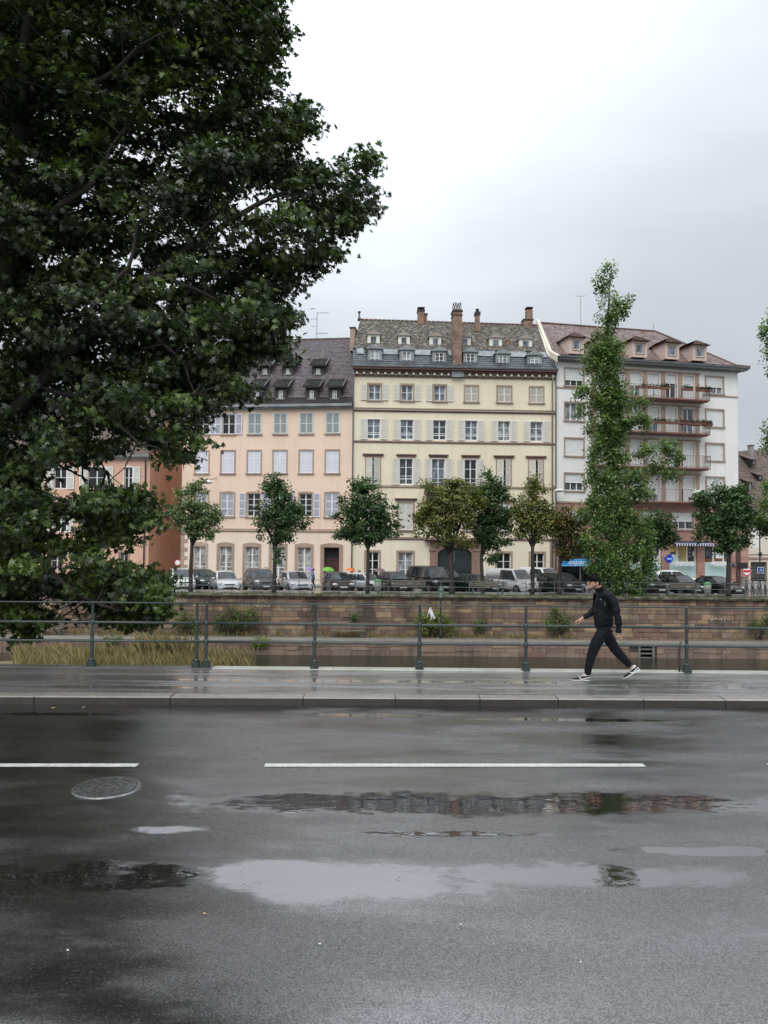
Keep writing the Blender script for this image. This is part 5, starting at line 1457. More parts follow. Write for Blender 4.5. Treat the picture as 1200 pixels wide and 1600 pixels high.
# blue fascia signs
def text(body, size, mat, name, parent, loc, rz=0, ext=.02, align='CENTER', bold=False, shear=0.0, sx=1.0):
    cu = bpy.data.curves.new(name, 'FONT'); cu.body = body; cu.size = size; cu.extrude = ext; cu.align_x = align; cu.align_y = 'CENTER'; cu.shear = shear
    cu.resolution_u = 3; cu.offset = .012 * size / .3 if bold else 0
    cu.materials.append(MATS[mat]); o = bpy.data.objects.new(name, cu); COL.objects.link(o)
    me = bpy.data.meshes.new_from_object(o); COL.objects.unlink(o); bpy.data.objects.remove(o); me.name = name
    if not me.materials: me.materials.append(MATS[mat])
    o = bpy.data.objects.new(name, me); COL.objects.link(o)
    o.parent = parent; o.location = loc; o.rotation_euler = (math.pi / 2, 0, rz); o.scale = (sx, 1, 1); return o
def sign(x0, x1, y0, y1, mat, name, label, out=.22, th=.12, cat='sign'):
    a, z1_ = Wh.px(x0, y0, -out); c, z0_ = Wh.px(x1, y1, -out)
    e = empty(name, wh_world((a + c) / 2, -out, (z0_ + z1_) / 2), Wh.root.rotation_euler.z, label, cat)
    w_, h_ = (c - a) / 2, (z1_ - z0_) / 2
    q = MB(); q.box(-w_, 0, -h_, w_, th, h_); q.build('board', MATS[mat], e); return e, w_, h_
simple('sign_edge_blue', (0.20, 0.55, 0.80), 0.4)
e, w_, h_ = sign(877, 924.5, 873.3, 884.5, 'sign_blue', 'shop_sign', 'bright blue fascia sign reading espace in white letters by the drainpipe')
q = MB(); q.box(-w_, -.02, -h_, w_, 0, -h_ + .07); q.box(-w_, -.02, h_ - .05, w_, 0, h_); q.build('trim', MATS['sign_edge_blue'], e)
text('espace', .62, 'sign_white', 'lettering', e, (.2, -.02, .02), shear=.15, sx=1.15)
e, w_, h_ = sign(935, 975, 873.5, 885, 'sign_blue', 'shop_sign', 'blue fascia sign mostly hidden behind the poplar leaves')
text('espace', .62, 'sign_white', 'lettering', e, (0, -.02, .02), shear=.15)
for x0, x1, body, lab, wd in ((1051, 1087.5, 'DE BIOLOGIE', 'white letter sign reading DE BIOLOGIE above the frosted shop window', 1.0), (1109, 1143, 'MEDICALE', 'white letter sign reading MEDICALE above the frosted shop window near the corner', 1.0), (1000, 1033, 'LABORATOIRE', 'white letter sign reading LABORATOIRE partly behind the poplar', 1.0)):
    a, z1_ = Wh.px(x0, 878.5, -.2); c, z0_ = Wh.px(x1, 883.8, -.2)
    e = empty('letter_sign', wh_world((a + c) / 2, -.2, (z0_ + z1_) / 2), Wh.root.rotation_euler.z, lab, 'sign')
    q = MB(); q.box(-(c - a) / 2, .03, -.03, (c - a) / 2, .07, .03); q.build('letter_rail', MATS['sign_white'], e)
    t = text(body, .50, 'sign_white', 'lettering', e, (0, 0, 0), ext=.05, bold=True)
    t.scale = ((c - a) / (len(body) * .50 * .66), 1, 1)
# pharmacy-like blue cross
a, z_ = Wh.px(1046, 873.3, -.9)
e = empty('cross_sign', wh_world(a, -.9, z_), Wh.root.rotation_euler.z - .1, 'blue cross sign standing out from the pink pillar', 'sign')
q = MB(); s = .135; q.prism([(-s, -3 * s * .9), (s, -3 * s * .9), (s, -s), (3 * s * .85, -s), (3 * s * .85, s), (s, s), (s, 3 * s * .9), (-s, 3 * s * .9), (-s, s), (-3 * s * .85, s), (-3 * s * .85, -s), (-s, -s)][::-1], 0, .2); q.build('cross', MATS['cross_blue'], e)
simple('cross_glow', (0.2, 0.5, 0.9), 0.4)
q = MB(); q.box(-.24, -.02, -.08, .24, 0.0, .08); q.build('display', MATS['cross_glow'], e); text('LBM', .15, 'sign_white', 'lettering', e, (0, -.03, 0), ext=.005)
q = MB(); q.box(.0, .2, -.05, .08, .95, .05); q.build('bracket', MATS['iron_black'], e)
# striped awning
u0, z1_ = Wh.px(1049, 845.8, 0); u1 = Wh.u(1109, 846); z0_ = Wh.zz(1050, 853.3, -.6)
e = empty('awning', wh_world(u0, 0, z0_), Wh.root.rotation_euler.z, 'navy and white striped awning folded over the shop windows of the white building', 'awning')
L_ = u1 - u0; n = 30; h_ = z1_ - z0_
q = MB(); q.box(0, -.32, h_ - .12, L_, -.02, h_ + .03); q.build('awning_box', MATS['awning_navy'], e)
for k in range(n):
    a, c = L_ * k / n, L_ * (k + 1) / n; q = MB()
    q.add([(a, -.30, h_ - .13), (c, -.30, h_ - .13), (c, -.75, .22), (a, -.75, .22), ((a + c) / 2, -.76, .0), (a + .01, -.76, .05), (c - .01, -.76, .05)], [(3, 2, 1, 0), (3, 5, 4, 6, 2)]); q.build('stripe', MATS['awning_navy' if k % 2 else 'awning_white'], e)
# brass plate, street name sign, red round plate on the pier
plate(Wh, 1092.5, 1098.5, 898.5, 901.8, 'cornice_wood', 'name_plate', .06)
e, w_, h_ = sign(1144, 1158, 881, 885, 'sign_navy', 'street_name_sign', 'narrow dark blue street name sign on the pink corner pillar', .15, .04)
text('RUE', .2, 'sign_white', 'lettering', e, (0, -.02, 0), ext=.004)
# street lamp on its arm from the drainpipe line
pipe(Wh, 867.6, 570, 912, 'downpipe', .14, .06)
def lamp_head(wpt, arm_from, label):
    e = empty('street_lamp', wpt, 0, label, 'street lamp')
    q = MB(); q.smooth = True; q.tube([Vector(arm_from) - Vector(wpt), (0, 0, .12)], .035, 6); q.build('arm', MATS['iron_light'], e)
    q = MB(); q.smooth = True; q.ball((0, 0, 0), (.42, .3, .14), 12, 6); q.build('lamp_head', MATS['sign_white'], e)
    q = MB(); q.smooth = True; q.ball((0, 0, -.06), (.3, .22, .12), 10, 6); q.build('lamp_glass', MATS['pane_curtain'], e)
p_ = at(874, 766, 64.0); lamp_head(p_, (p_.x - .4, 65.0, p_.z + .5), 'pale oval street lamp on a short arm above the drainpipe between yellow and white buildings')
p_ = at(325, 753, 63.5); lamp_head(p_, (p_.x + .3, 65.4, p_.z + .5), 'pale oval street lamp on the peach facade behind a light green tree')

# ------------------------------------------------------------------ salmon house at the left, with its orange side wall
Lf = Bld('apartment_building', (-45.0, 67.2), (-19.95, 65.2), 'low salmon pink house with weathered orange side wall beyond the maple branches', 'building')
W = Lf.W
zl = Lf.zz(225, 716.5)
holes = []; specs = []
za, zb_ = rows(Lf, 200, 730, 764)
for a, c in ((194, 207), (137, 164.5), (84, 104), (30, 55), (-25, 0)):
    r = (Lf.u(a, 745), zb_, Lf.u(c, 745), za); holes.append(r); specs.append((r, dict(shut='lr' if a != 194 else 'r', shw=.62, pane='pane_dark', surround='white_paint', sw=.06, bars=1, arch=.06, shf='white_paint', shs='light_louvre')))
zc_, zd = rows(Lf, 200, 863, 893)
for a, c in ((186.5, 200), (138, 156), (79, 98), (20, 40)):
    r = (Lf.u(a, 880), zd, Lf.u(c, 880), zc_); holes.append(r); specs.append((r, dict(pane='pane_dark', surround='tan_sandstone', sw=.12, bars=1, arch=.08)))
z2_, z3_ = rows(Lf, 200, 800, 832)
for a, c in ((188, 204), (137, 155), (84, 104)):
    r = (Lf.u(a, 820), z3_, Lf.u(c, 820), z2_); holes.append(r); specs.append((r, dict(shut='lr', shw=.55, pane='pane_dark', surround='white_paint', sw=.06, shf='white_paint', shs='light_louvre')))
q = MB(); holed_wall(q, 0, 0, W, zl, holes); q.build('wall', MATS['salmon_plaster'], Lf.root)
for r, kw in specs: window(Lf, r, **kw)
# iron bars over the ground floor windows
for r in holes[5:9]:
    for k in range(7):
        q = MB(); x_ = r[0] + (r[2] - r[0]) * (k + .5) / 7; q.tube([(x_, -.02, r[1]), (x_, -.02, r[3])], .018, 4); q.build('window_bar', MATS['iron_light'], Lf.root)
dep = 14.0; rg = 6.0; zrg = zl + 6.3
q = MB()
q.quad((W, 0, 0), (W, dep, 0), (W, dep, zl), (W, 0, zl)); q.add([(W, 0, zl), (W, dep, zl), (W, rg, zrg)], [(0, 1, 2)]); q.box(0, dep - .1, 0, W, dep, zl); q.quad((0, .34, 0), (W, .34, 0), (W, .34, zl), (0, .34, zl))
q.add([(0, 0, 0), (0, dep, 0), (0, dep, zl), (0, rg, zrg), (0, 0, zl)], [(0, 1, 2, 3, 4)])
q.build('side_wall', MATS['orange_plaster'], Lf.root)
q = MB(); q.box(W - .02, 6.2, 5.2, W + .04, 6.9, 6.8); q.build('side_window', MATS['pane_curtain'], Lf.root)
q = MB(); q.box(0, -.3, zl - .02, W + .1, 0, zl + .14); q.box(0, -.42, zl + .12, W + .1, -.28, zl + .28); q.build('gutter', MATS['gutter'], Lf.root)
tile_roof(Lf.root, (W - 22, -.35, zl + .2), (W + .15, -.35, zl + .2), (W + .15, rg, zrg), (W - 22, rg, zrg), 'umber_tiles', .24, .22)
slab(Lf.root, 'roof_deck', [(0, -.36, zl + .18), (W + .15, -.36, zl + .18), (W + .15, rg, zrg - .01), (0, rg, zrg - .01)], 'umber_tiles')
slab(Lf.root, 'roof_deck', [(0, rg, zrg), (W + .15, rg, zrg), (W + .15, dep, zl), (0, dep, zl)], 'umber_tiles')
pipe(Lf, 228.5, 717, 912, 'iron_black', .12, .06)
for xs in ((152, 162), (190, 200)):
    pedi_dormer(Lf, xs, (690, 702), .9, 'white_paint', 'pane_curtain', 'umber_tiles', .2, 1.6, 'umber_tiles', True)
# round no-entry style sign by the passage
simple('sign_ring_red', (0.6, 0.05, 0.06), 0.4)
def round_sign(px_, py_, Yd, rr, label, post=True):
    p_ = at(px_, py_, Yd); e = empty('road_sign', (p_.x, p_.y, RD_Z + .12), 0, label, 'road sign'); z_ = p_.z - RD_Z - .12
    if post: q = MB(); q.tube([(0, .04, 0), (0, .04, z_ + rr)], .035, 6); q.build('post', MATS['iron_light'], e)
    q = MB(); n = 20; ring = lambda r_, y_: [(r_ * math.cos(2 * math.pi * k / n), y_, z_ + r_ * math.sin(2 * math.pi * k / n)) for k in range(n)]
    q.add(ring(rr, 0) + ring(rr, .03), [tuple(range(n - 1, -1, -1)), tuple(range(n, 2 * n))] + [(k, (k + 1) % n, (k + 1) % n + n, k + n) for k in range(n)]); d_ = q.build('sign_disc', MATS['sign_ring_red'], e)
    q = MB(); q.add(ring(rr * .78, -.005), [tuple(range(n - 1, -1, -1))]); q.build('sign_face', MATS['sign_white'], d_)
    return e, z_
round_sign(277.5, 879, 64, .26, 'round white sign with red rim by the passage beside the peach house')

# ------------------------------------------------------------------ old house at the far right with a big brown roof
Rt = Bld('old_house', (33.6, 75.0), (60.0, 78.0), 'old house with a huge brown tiled roof beyond the white corner building', 'house')
W = Rt.W
zq = Rt.zz(1170, 806)
z_top = Rt.zz(1156, 716, 6.5); z_top2 = Rt.zz(1198, 700, 6.5)
uL = -3.0
q = MB(); ar0, ar1 = Rt.u(1173, 900), Rt.u(1199, 900); zar = Rt.zz(1180, 878)
holed_wall(q, uL, 0, W, zq, [(ar0, 0, ar1, zar)], .5); q.quad((uL, .5, 0), (W, .5, 0), (W, .5, zq), (uL, .5, zq)); q.box(uL, 0.1, 0, uL + .05, 13, zq); q.box(W - .05, .1, 0, W, 13, zq); q.build('wall', MATS['pale_house_plaster'], Rt.root)
q = MB(); q.box(ar0, .42, 0, ar1, .48, zar); dgt = q.build('gate', MATS['door_green'], Rt.root)
for k in range(8):
    q = MB(); q.box(ar0 + .05, .38, .3 + k * .32, ar1 - .05, .42, .3 + k * .32 + .26); q.build('gate_plank', MATS['dark_concrete'], dgt)
course(Rt, 'iron_light', Rt.zz(1180, 866) - .06, Rt.zz(1180, 866), uL, W, .03); course(Rt, 'tan_sandstone', Rt.zz(1180, 873.5), Rt.zz(1180, 870.5), uL, W, .12)
for k in range(3):
    a = Rt.u(1176 + 24 * k, 850); q = MB(); q.box(a, -.02, Rt.zz(1180, 856), a + .9, .02, Rt.zz(1180, 822)); q.build('wall_panel', MATS['white_plaster'], Rt.root)
tile_roof(Rt.root, (uL - .3, -.5, zq), (16, -.5, zq), (16, 6.5, z_top2 + .6), (uL - .3, 6.5, z_top), 'umber_tiles', .26, .24)
slab(Rt.root, 'roof_deck', [(uL - .3, -.5, zq - .02), (W, -.5, zq - .02), (W, 6.5, z_top2 + .8), (16, 6.5, z_top2 + .6), (uL - .3, 6.5, z_top)], 'umber_tiles')
slab(Rt.root, 'roof_deck', [(uL - .3, 6.5, z_top), (16, 6.5, z_top2 + .6), (W, 6.5, z_top2 + .8), (W, 13, zq), (uL - .3, 13, zq)], 'umber_tiles')
slab(Rt.root, 'gable', [(uL, 0, zq), (uL, 6.5, z_top), (uL, 13, zq)], 'pale_house_plaster')
stack(Rt, 1173, 1178.5, 695, 722, 5.4, .6, mat='concrete', cap=.06)
for x_, yt, yb, d_ in ((1177.5, 717, 727, 4.6), (1187.5, 741, 750, 3.6), (1172, 752, 766, 2.8)):
    u0, z1_ = Rt.px(x_ - 3, yt, d_ - .6); u1, z0_ = Rt.px(x_ + 3, yb, d_ - .6)
    q = MB(); q.box(u0, d_ - .6, z0_, u1, d_ + 1.2, z1_); dm = q.build('dormer', MATS['dark_tiles'], Rt.root)
    q = MB(); q.add([(u0 - .25, d_ - .9, z1_ - .12), (u1 + .25, d_ - .9, z1_ - .12), (u1 + .25, d_ + 1.3, z1_ + .55), (u0 - .25, d_ + 1.3, z1_ + .55), (u0 - .25, d_ - .9, z1_ - .04), (u1 + .25, d_ - .9, z1_ - .04), (u1 + .25, d_ + 1.3, z1_ + .63), (u0 - .25, d_ + 1.3, z1_ + .63)], [(0, 3, 2, 1), (4, 5, 6, 7), (0, 1, 5, 4), (1, 2, 6, 5), (2, 3, 7, 6), (3, 0, 4, 7)]); q.build('dormer_roof', MATS['umber_tiles'], dm)
    q = MB(); q.box(u0 + .12, d_ - .63, z0_ + .1, u1 - .12, d_ - .6, z1_ - .15); q.build('pane', MATS['pane_curtain'], dm)

# signs on the quay by the corner
e, z_ = round_sign(1167, 892.5, 66.0, .42, 'round red and white road sign before the pink pier')
q = MB(); q.box(-.30, -.02, z_ - .10, .30, 0, z_ + .10); q.build('sign_bar', MATS['sign_ring_red'], e)
p_ = at(1188.5, 891, 60.0); e = empty('road_sign', (p_.x, p_.y, RD_Z + .12), 0, 'square blue parking style sign on a dark post near the bicycles', 'road sign'); z_ = p_.z - RD_Z - .12
q = MB(); q.tube([(-.02, .06, 0), (-.02, .06, z_ + 3.2)], .05, 6); q.build('post', MATS['iron_black'], e)
q = MB(); q.box(-.24, 0, z_ - .24, .24, .03, z_ + .24); b_ = q.build('sign_board', MATS['sign_white'], e)
simple('sign_deep_blue', (0.01, 0.07, 0.42), 0.4)
q = MB(); q.box(-.20, -.006, z_ - .20, .20, 0, z_ + .20); q.build('sign_face', MATS['sign_deep_blue'], b_)
q = MB(); q.tube([(-.1, -.012, z_ - .1), (-.02, -.012, z_ + .05), (.05, -.012, z_ - .08)], .02, 4); q.tube([(.06, -.012, z_ - .1), (.08, -.012, z_ + .08)], .022, 4); q.ball((-.02, -.01, z_ + .1), .03, 6, 4); q.build('pictogram', MATS['sign_white'], b_)
q = MB(); q.ball((-.02, 0, z_ + 1.25), (.16, .12, .2), 8, 6); q.build('signal_head', MATS['iron_black'], e)
p_ = at(1162, 884, 61.0); e = empty('sign_board', (p_.x, p_.y, RD_Z + .12), 0, 'dark board on a brown post in front of the pink pier', 'sign'); z_ = p_.z - RD_Z - .12
q = MB(); q.box(-.42, -.05, z_ - .24, .30, .05, z_ + .24); q.build('board', MATS['iron_black'], e)
q = MB(); q.box(-.52, .06, 0, -.24, .26, z_ + 1.3); q.build('post', MATS['cornice_wood'], e)
# ================================================================== vegetation
from mathutils import noise as mnoise
foliage('maple_leaves', (0.012, 0.022, 0.010), (0.032, 0.056, 0.018), (0.11, 0.165, 0.040), 0.38, 0.22, 0.55)
foliage('street_leaves_dark', (0.025, 0.055, 0.022), (0.060, 0.12, 0.040), (0.13, 0.20, 0.065), 0.5, 0.2, 0.4)
foliage('street_leaves_light', (0.06, 0.10, 0.04), (0.14, 0.20, 0.085), (0.34, 0.40, 0.20), 0.5, 0.25, 0.5)
foliage('street_leaves_yellow', (0.06, 0.085, 0.022), (0.16, 0.19, 0.05), (0.34, 0.26, 0.09), 0.5, 0.25, 0.4)
foliage('street_leaves_brown', (0.045, 0.05, 0.02), (0.13, 0.12, 0.045), (0.28, 0.15, 0.06), 0.55, 0.2, 0.4)
foliage('poplar_leaves', (0.035, 0.075, 0.024), (0.105, 0.18, 0.052), (0.25, 0.34, 0.11), 0.42, 0.3, 0.5)
foliage('bush_leaves', (0.03, 0.055, 0.018), (0.08, 0.13, 0.035), (0.20, 0.26, 0.07), 0.55, 0.25, 0.4)
foliage('weed_leaves', (0.08, 0.12, 0.03), (0.18, 0.24, 0.06), (0.34, 0.32, 0.12), 0.6, 0.3, 0.3)
foliage('dry_grass', (0.11, 0.10, 0.055), (0.25, 0.20, 0.11), (0.42, 0.34, 0.19), 0.7, 0.3, 0.2)
stone('bark', [(0.028, 0.023, 0.02), (0.05, 0.042, 0.035)], 0.75, (0.015, 0.013, 0.012), 0.4, 'rand', 2.0)
stone('poplar_bark', [(0.07, 0.06, 0.05), (0.10, 0.09, 0.075)], 0.85, (0.03, 0.025, 0.02), 0.4, 'rand', 2.0)

_half = [(0, 1.0), (.17, .50), (.60, .70), (.40, .24), (.80, .02), (.26, -.22), (0, -.10)]
MAPLE = np.array([(0, .12, .06)] + [(x, y, -.22 * abs(x)) for x, y in _half] + [(-x, y, -.22 * abs(x)) for x, y in _half[-2:0:-1]])
MAPLE_F = np.array([(0, i, i % 12 + 1) for i in range(1, 13)])
OVAL = np.array([(0, 1, 0), (-.62, .2, -.15), (0, -.8, .05), (.62, .2, -.15)])
OVAL_F = np.array([(0, 1, 2, 3)])

def leaf_mesh(name, C, Nrm, size, tint, mat, tmpl=OVAL, tf=OVAL_F, droop=0.3):
    n = len(C)
    Nrm = Nrm / (np.linalg.norm(Nrm, axis=1, keepdims=True) + 1e-9)
    d = rng.normal(size=(n, 3)); d[:, 2] -= droop
    T = d - Nrm * (d * Nrm).sum(1, keepdims=True); T /= (np.linalg.norm(T, axis=1, keepdims=True) + 1e-9)
    S = np.cross(T, Nrm)
    s = size[:, None, None]
    V = C[:, None, :] + s * (tmpl[None, :, 0:1] * S[:, None, :] + tmpl[None, :, 1:2] * T[:, None, :] + tmpl[None, :, 2:3] * Nrm[:, None, :])
    k = len(tmpl); Fc = (tf[None] + (np.arange(n) * k)[:, None, None]).reshape(-1, tf.shape[1])
    return npmesh(name, V.reshape(-1, 3), Fc, MATS[mat], np.repeat(tint, len(tf)))

def scatter(centres, per, spread, size, up=.5, flat=.6):
    """leaves gathered round clump centres: positions, normals, sizes, tints"""
    centres = np.asarray(centres); m = len(centres)
    idx = np.repeat(np.arange(m), per); n = len(idx)
    off = rng.normal(size=(n, 3)) * spread; off[:, 2] *= flat
    C = centres[idx] + off
    mid = centres.mean(0)
    out = C - mid; out /= (np.linalg.norm(out, axis=1, keepdims=True) + 1e-9)
    N = out * .5 + rng.normal(size=(n, 3)) * .55; N[:, 2] += up
    S = size * rng.uniform(.65, 1.25, n)
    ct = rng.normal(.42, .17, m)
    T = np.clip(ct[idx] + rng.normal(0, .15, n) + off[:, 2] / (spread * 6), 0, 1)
    return C, N, S, T

def blob_centres(blobs, Yd, n, depth_k=1.0, shell=.55):
    """clump centres in ellipsoids given in photo pixels"""
    areas = np.array([b[2] * b[3] for b in blobs], float); pr = areas / areas.sum(); out = []
    for i in rng.choice(len(blobs), n, p=pr):
        cx, cy, rx, ry = blobs[i][:4]; dd = blobs[i][4] if len(blobs[i]) > 4 else 0
        v = rng.normal(size=3); v /= np.linalg.norm(v); r = shell + (1 - shell) * rng.random(); 
        if rng.random() < .3: r *= rng.random()
        v *= r
        p = at(cx + v[0] * rx, cy + v[2] * ry, Yd)
        out.append((p.x, Yd + dd + v[1] * rx * Yd / F * depth_k, p.z))
    return np.array(out)

def rough_blobs(blobs, k=4, amp=.9, size=.45):
    out = list(blobs)
    for b in blobs:
        for _ in range(k):
            a = random.uniform(0, 6.283); r = random.uniform(.6, 1.0) + amp * random.random() * .4
            out.append((b[0] + b[2] * r * math.cos(a), b[1] + b[3] * r * math.sin(a), b[2] * size * random.uniform(.5, 1.1), b[3] * size * random.uniform(.5, 1.1)))
    return out
def street_tree(name, label, cat, Yd, base_px, fork, blobs, n, mat, group=None, leaf=.10, per=16, spread=.17, tr=.13, bark='bark', base_z=ST_Z, limbs=6, wob=.0):
    b = at(base_px, 925, Yd); base = Vector((b.x, Yd, base_z))
    e = empty(name, base, 0, label, cat, group); n = int(n * 1.35)
    cen = blob_centres(rough_blobs(blobs), Yd, n // per, 1.0, .45)
    C, N, S, T = scatter(cen, per, spread, leaf)
    me = leaf_mesh('crown', C - np.array(base), N, S, T, mat)
    o = bpy.data.objects.new('crown', me); COL.objects.link(o); o.parent = e
    fk = at(fork[0], fork[1], Yd) - base
    q = MB(); q.smooth = True
    k1 = Vector((fk.x * .35 + random.uniform(-.05, .05), 0, fk.z * .45))
    q.tube([(0, 0, -.05), (0, 0, .25), k1, fk], [tr * 1.35, tr * 1.08, tr, tr * .82], 10)
    q.build('trunk', MATS[bark], e)
    bx_ = sorted(blobs, key=lambda q_: -q_[2] * q_[3])[:limbs]
    tg = [cen[i] for i in rng.choice(len(cen), limbs)] + [np.array(at(q_[0], q_[1] - q_[3] * .4, Yd)) for q_ in bx_]
    for t in tg:
        t = Vector(t) - base; m = fk.lerp(t, .5) + Vector((random.uniform(-.2, .2), random.uniform(-.2, .2), random.uniform(0, .3)))
        q = MB(); q.smooth = True; q.tube([fk - Vector((0, 0, .3)), fk.lerp(m, .5), m, t], [tr * .55, tr * .42, tr * .28, tr * .1], 6); q.build('limb', MATS[bark], e)
    return e

G = 'small street trees along the far quay'
TY = 52.0
street_tree('street_tree', 'light green open crowned street tree in front of the corner of the peach house', 'tree', TY, 298, (300, 848),
            [(303, 790, 27, 38), (288, 812, 22, 26), (322, 815, 22, 26), (306, 762, 16, 16), (275, 800, 12, 16), (335, 800, 10, 18)], 5200, 'street_leaves_light', G, .10, limbs=7)
street_tree('street_tree', 'dense green street tree before the peach house with leafy shoots on its trunk', 'tree', TY, 428, (430, 852),
            [(436, 788, 27, 38), (450, 815, 25, 26), (415, 815, 18, 20), (430, 762, 20, 16), (461, 800, 14, 22), (437, 838, 16, 14), (434, 868, 5, 16)], 7200, 'street_leaves_dark', G, .10)
street_tree('street_tree', 'dense round dark green street tree where the peach and yellow houses meet', 'tree', TY, 574, (575, 852),
            [(573, 790, 34, 40), (555, 815, 25, 26), (597, 812, 24, 28), (568, 758, 20, 16), (545, 800, 16, 22), (602, 832, 14, 12), (572, 838, 24, 12)], 8600, 'street_leaves_dark', G, .105)
street_tree('street_tree', 'wide yellowing street tree in front of the carriage door', 'tree', TY, 706, (703, 862),
            [(700, 795, 38, 38), (675, 812, 26, 28), (728, 805, 26, 36), (690, 768, 24, 20), (722, 768, 22, 18), (668, 800, 14, 24), (700, 842, 30, 18)], 9000, 'street_leaves_yellow', G, .105, tr=.17)
street_tree('street_tree', 'tall dark green street tree with curved trunk to the right of the carriage door', 'tree', TY + 1.2, 755, (752, 866),
            [(770, 790, 26, 42), (760, 765, 20, 18), (785, 810, 20, 30), (755, 820, 20, 30), (768, 850, 18, 14), (772, 875, 8, 12)], 6800, 'street_leaves_dark', G, .105)
street_tree('street_tree', 'olive brown tinged street tree before the last yellow house windows', 'tree', TY, 832, (832, 850),
            [(834, 790, 26, 36), (820, 815, 22, 22), (850, 815, 22, 26), (832, 765, 16, 14), (812, 800, 12, 20), (856, 800, 12, 20)], 5600, 'street_leaves_yellow', G, .10)
street_tree('street_tree', 'rusty brown street tree over the blue espace sign', 'tree', TY + .6, 874, (876, 862),
            [(885, 815, 22, 28), (872, 835, 16, 20), (898, 838, 18, 24), (884, 862, 16, 14)], 4200, 'street_leaves_brown', G, .10)
street_tree('street_tree', 'dark street tree half hidden behind the tall poplar', 'tree', TY + 1.5, 1003, (1008, 850),
            [(1030, 820, 26, 30), (1042, 835, 15, 18), (1010, 830, 24, 26)], 4600, 'street_leaves_dark', G, .10)
street_tree('street_tree', 'dense dark street tree in front of the white building corner', 'tree', TY, 1138, (1139, 862),
            [(1137, 800, 38, 38), (1112, 818, 22, 26), (1163, 815, 22, 30), (1130, 768, 24, 18), (1155, 775, 20, 20), (1140, 845, 28, 16)], 9800, 'street_leaves_dark', G, .105, tr=.15)
street_tree('street_tree', 'dark street tree cut by the frame edge behind the bicycles', 'tree', TY, 1236, (1236, 858),
            [(1232, 812, 38, 34), (1212, 825, 18, 20), (1240, 775, 26, 20)], 5200, 'street_leaves_dark', G, .105)
for i, bx_ in enumerate((160, 40, -90)):
    street_tree('street_tree', ['dark street tree behind the drooping maple branch', 'second street tree behind the maple crown', 'third street tree behind the maple crown, farther along the salmon house'][i], 'tree', TY, bx_, (bx_, 850),
                [(bx_, 800, 36, 38), (bx_ - 20, 818, 22, 24), (bx_ + 22, 815, 22, 24)], 5200, 'street_leaves_dark', G, .105)

# tall poplar on the quay edge
pop = [(944, 450, 12, 34), (955, 428, 8, 22), (962, 480, 12, 22), (980, 472, 8, 12), (974, 490, 10, 14), (936, 445, 9, 13), (950, 500, 18, 26), (952, 545, 26, 30), (930, 548, 16, 20), (945, 590, 30, 34), (925, 575, 13, 24),
       (912, 612, 16, 12), (935, 630, 28, 26), (965, 625, 32, 30), (1000, 628, 24, 10), (910, 640, 12, 12), (945, 665, 32, 26), (980, 660, 26, 20), (1000, 655, 14, 16), (935, 700, 22, 30), (960, 710, 20, 32), (925, 735, 13, 26), (955, 755, 18, 28),
       (1010, 705, 18, 10), (1040, 700, 24, 12), (1058, 718, 18, 14), (1020, 730, 26, 12), (1048, 742, 18, 10), (990, 745, 26, 12), (1000, 770, 28, 14), (970, 780, 26, 24), (925, 785, 24, 20), (905, 800, 18, 14), (940, 820, 34, 28),
       (985, 815, 30, 30), (1015, 835, 22, 32), (915, 845, 26, 24), (950, 860, 34, 26), (995, 865, 34, 30), (1022, 880, 18, 24), (935, 890, 26, 24), (970, 895, 22, 22), (1000, 905, 24, 22), (995, 930, 10, 14), (940, 915, 12, 16)]
PY = 51.2
pop = [(955 + (b[0] - 955) * (.9 if b[1] > 780 else 1), b[1], b[2] * (.8 if b[1] < 520 or b[1] > 780 else 1), b[3]) for b in pop]
e = empty('poplar_tree', (at(962, 925, PY).x, PY, ST_Z), 0, 'very tall slender poplar with a side branch, on the far quay behind the walking man', 'tree')
for k in range(15):
    t = k / 14; pop.append((948 + 14 * t + random.uniform(-4, 4), 530 + 385 * t, 13 + 20 * t ** 1.4, 22))
cen = blob_centres(rough_blobs(pop, 4, .8, .36), PY, 2900, .8, .2); C, N, S, T = scatter(cen, 18, .17, .10, .3, 1.25); base = np.array(e.location)
T = np.clip(T + .08, 0, 1)
o = bpy.data.objects.new('crown', leaf_mesh('crown', C - base, N, S, T, 'poplar_leaves')); COL.objects.link(o); o.parent = e
def plimb(pts, r0, r1, Yd, e, mat='poplar_bark', name='limb', dy=None):
    q = MB(); q.smooth = True; P3 = []
    for i, (x, y) in enumerate(pts):
        v = at(x, y, Yd + (dy[i] if dy else 0)); P3.append(v - Vector(e.location))
    n = len(P3); q.tube(P3, [r0 + (r1 - r0) * i / (n - 1) for i in range(n)], 8); return q.build(name, MATS[mat], e)
plimb([(962, 930), (962, 880), (958, 800), (953, 700), (948, 600), (950, 500), (953, 430)], .28, .03, PY, e, name='trunk')
for pts, r in (([(960, 800), (985, 775), (1015, 745), (1045, 715)], .09), ([(957, 690), (985, 665), (1000, 645), (1020, 628)], .06), ([(953, 640), (935, 600), (925, 560), (922, 545)], .07), ([(958, 840), (935, 800), (915, 785)], .07), ([(961, 870), (990, 850), (1015, 840)], .08),
               ([(961, 890), (985, 880), (1000, 920)], .05), ([(952, 540), (965, 500), (982, 470)], .05), ([(955, 700), (930, 660), (912, 640)], .05)): plimb(pts, r, .02, PY, e)

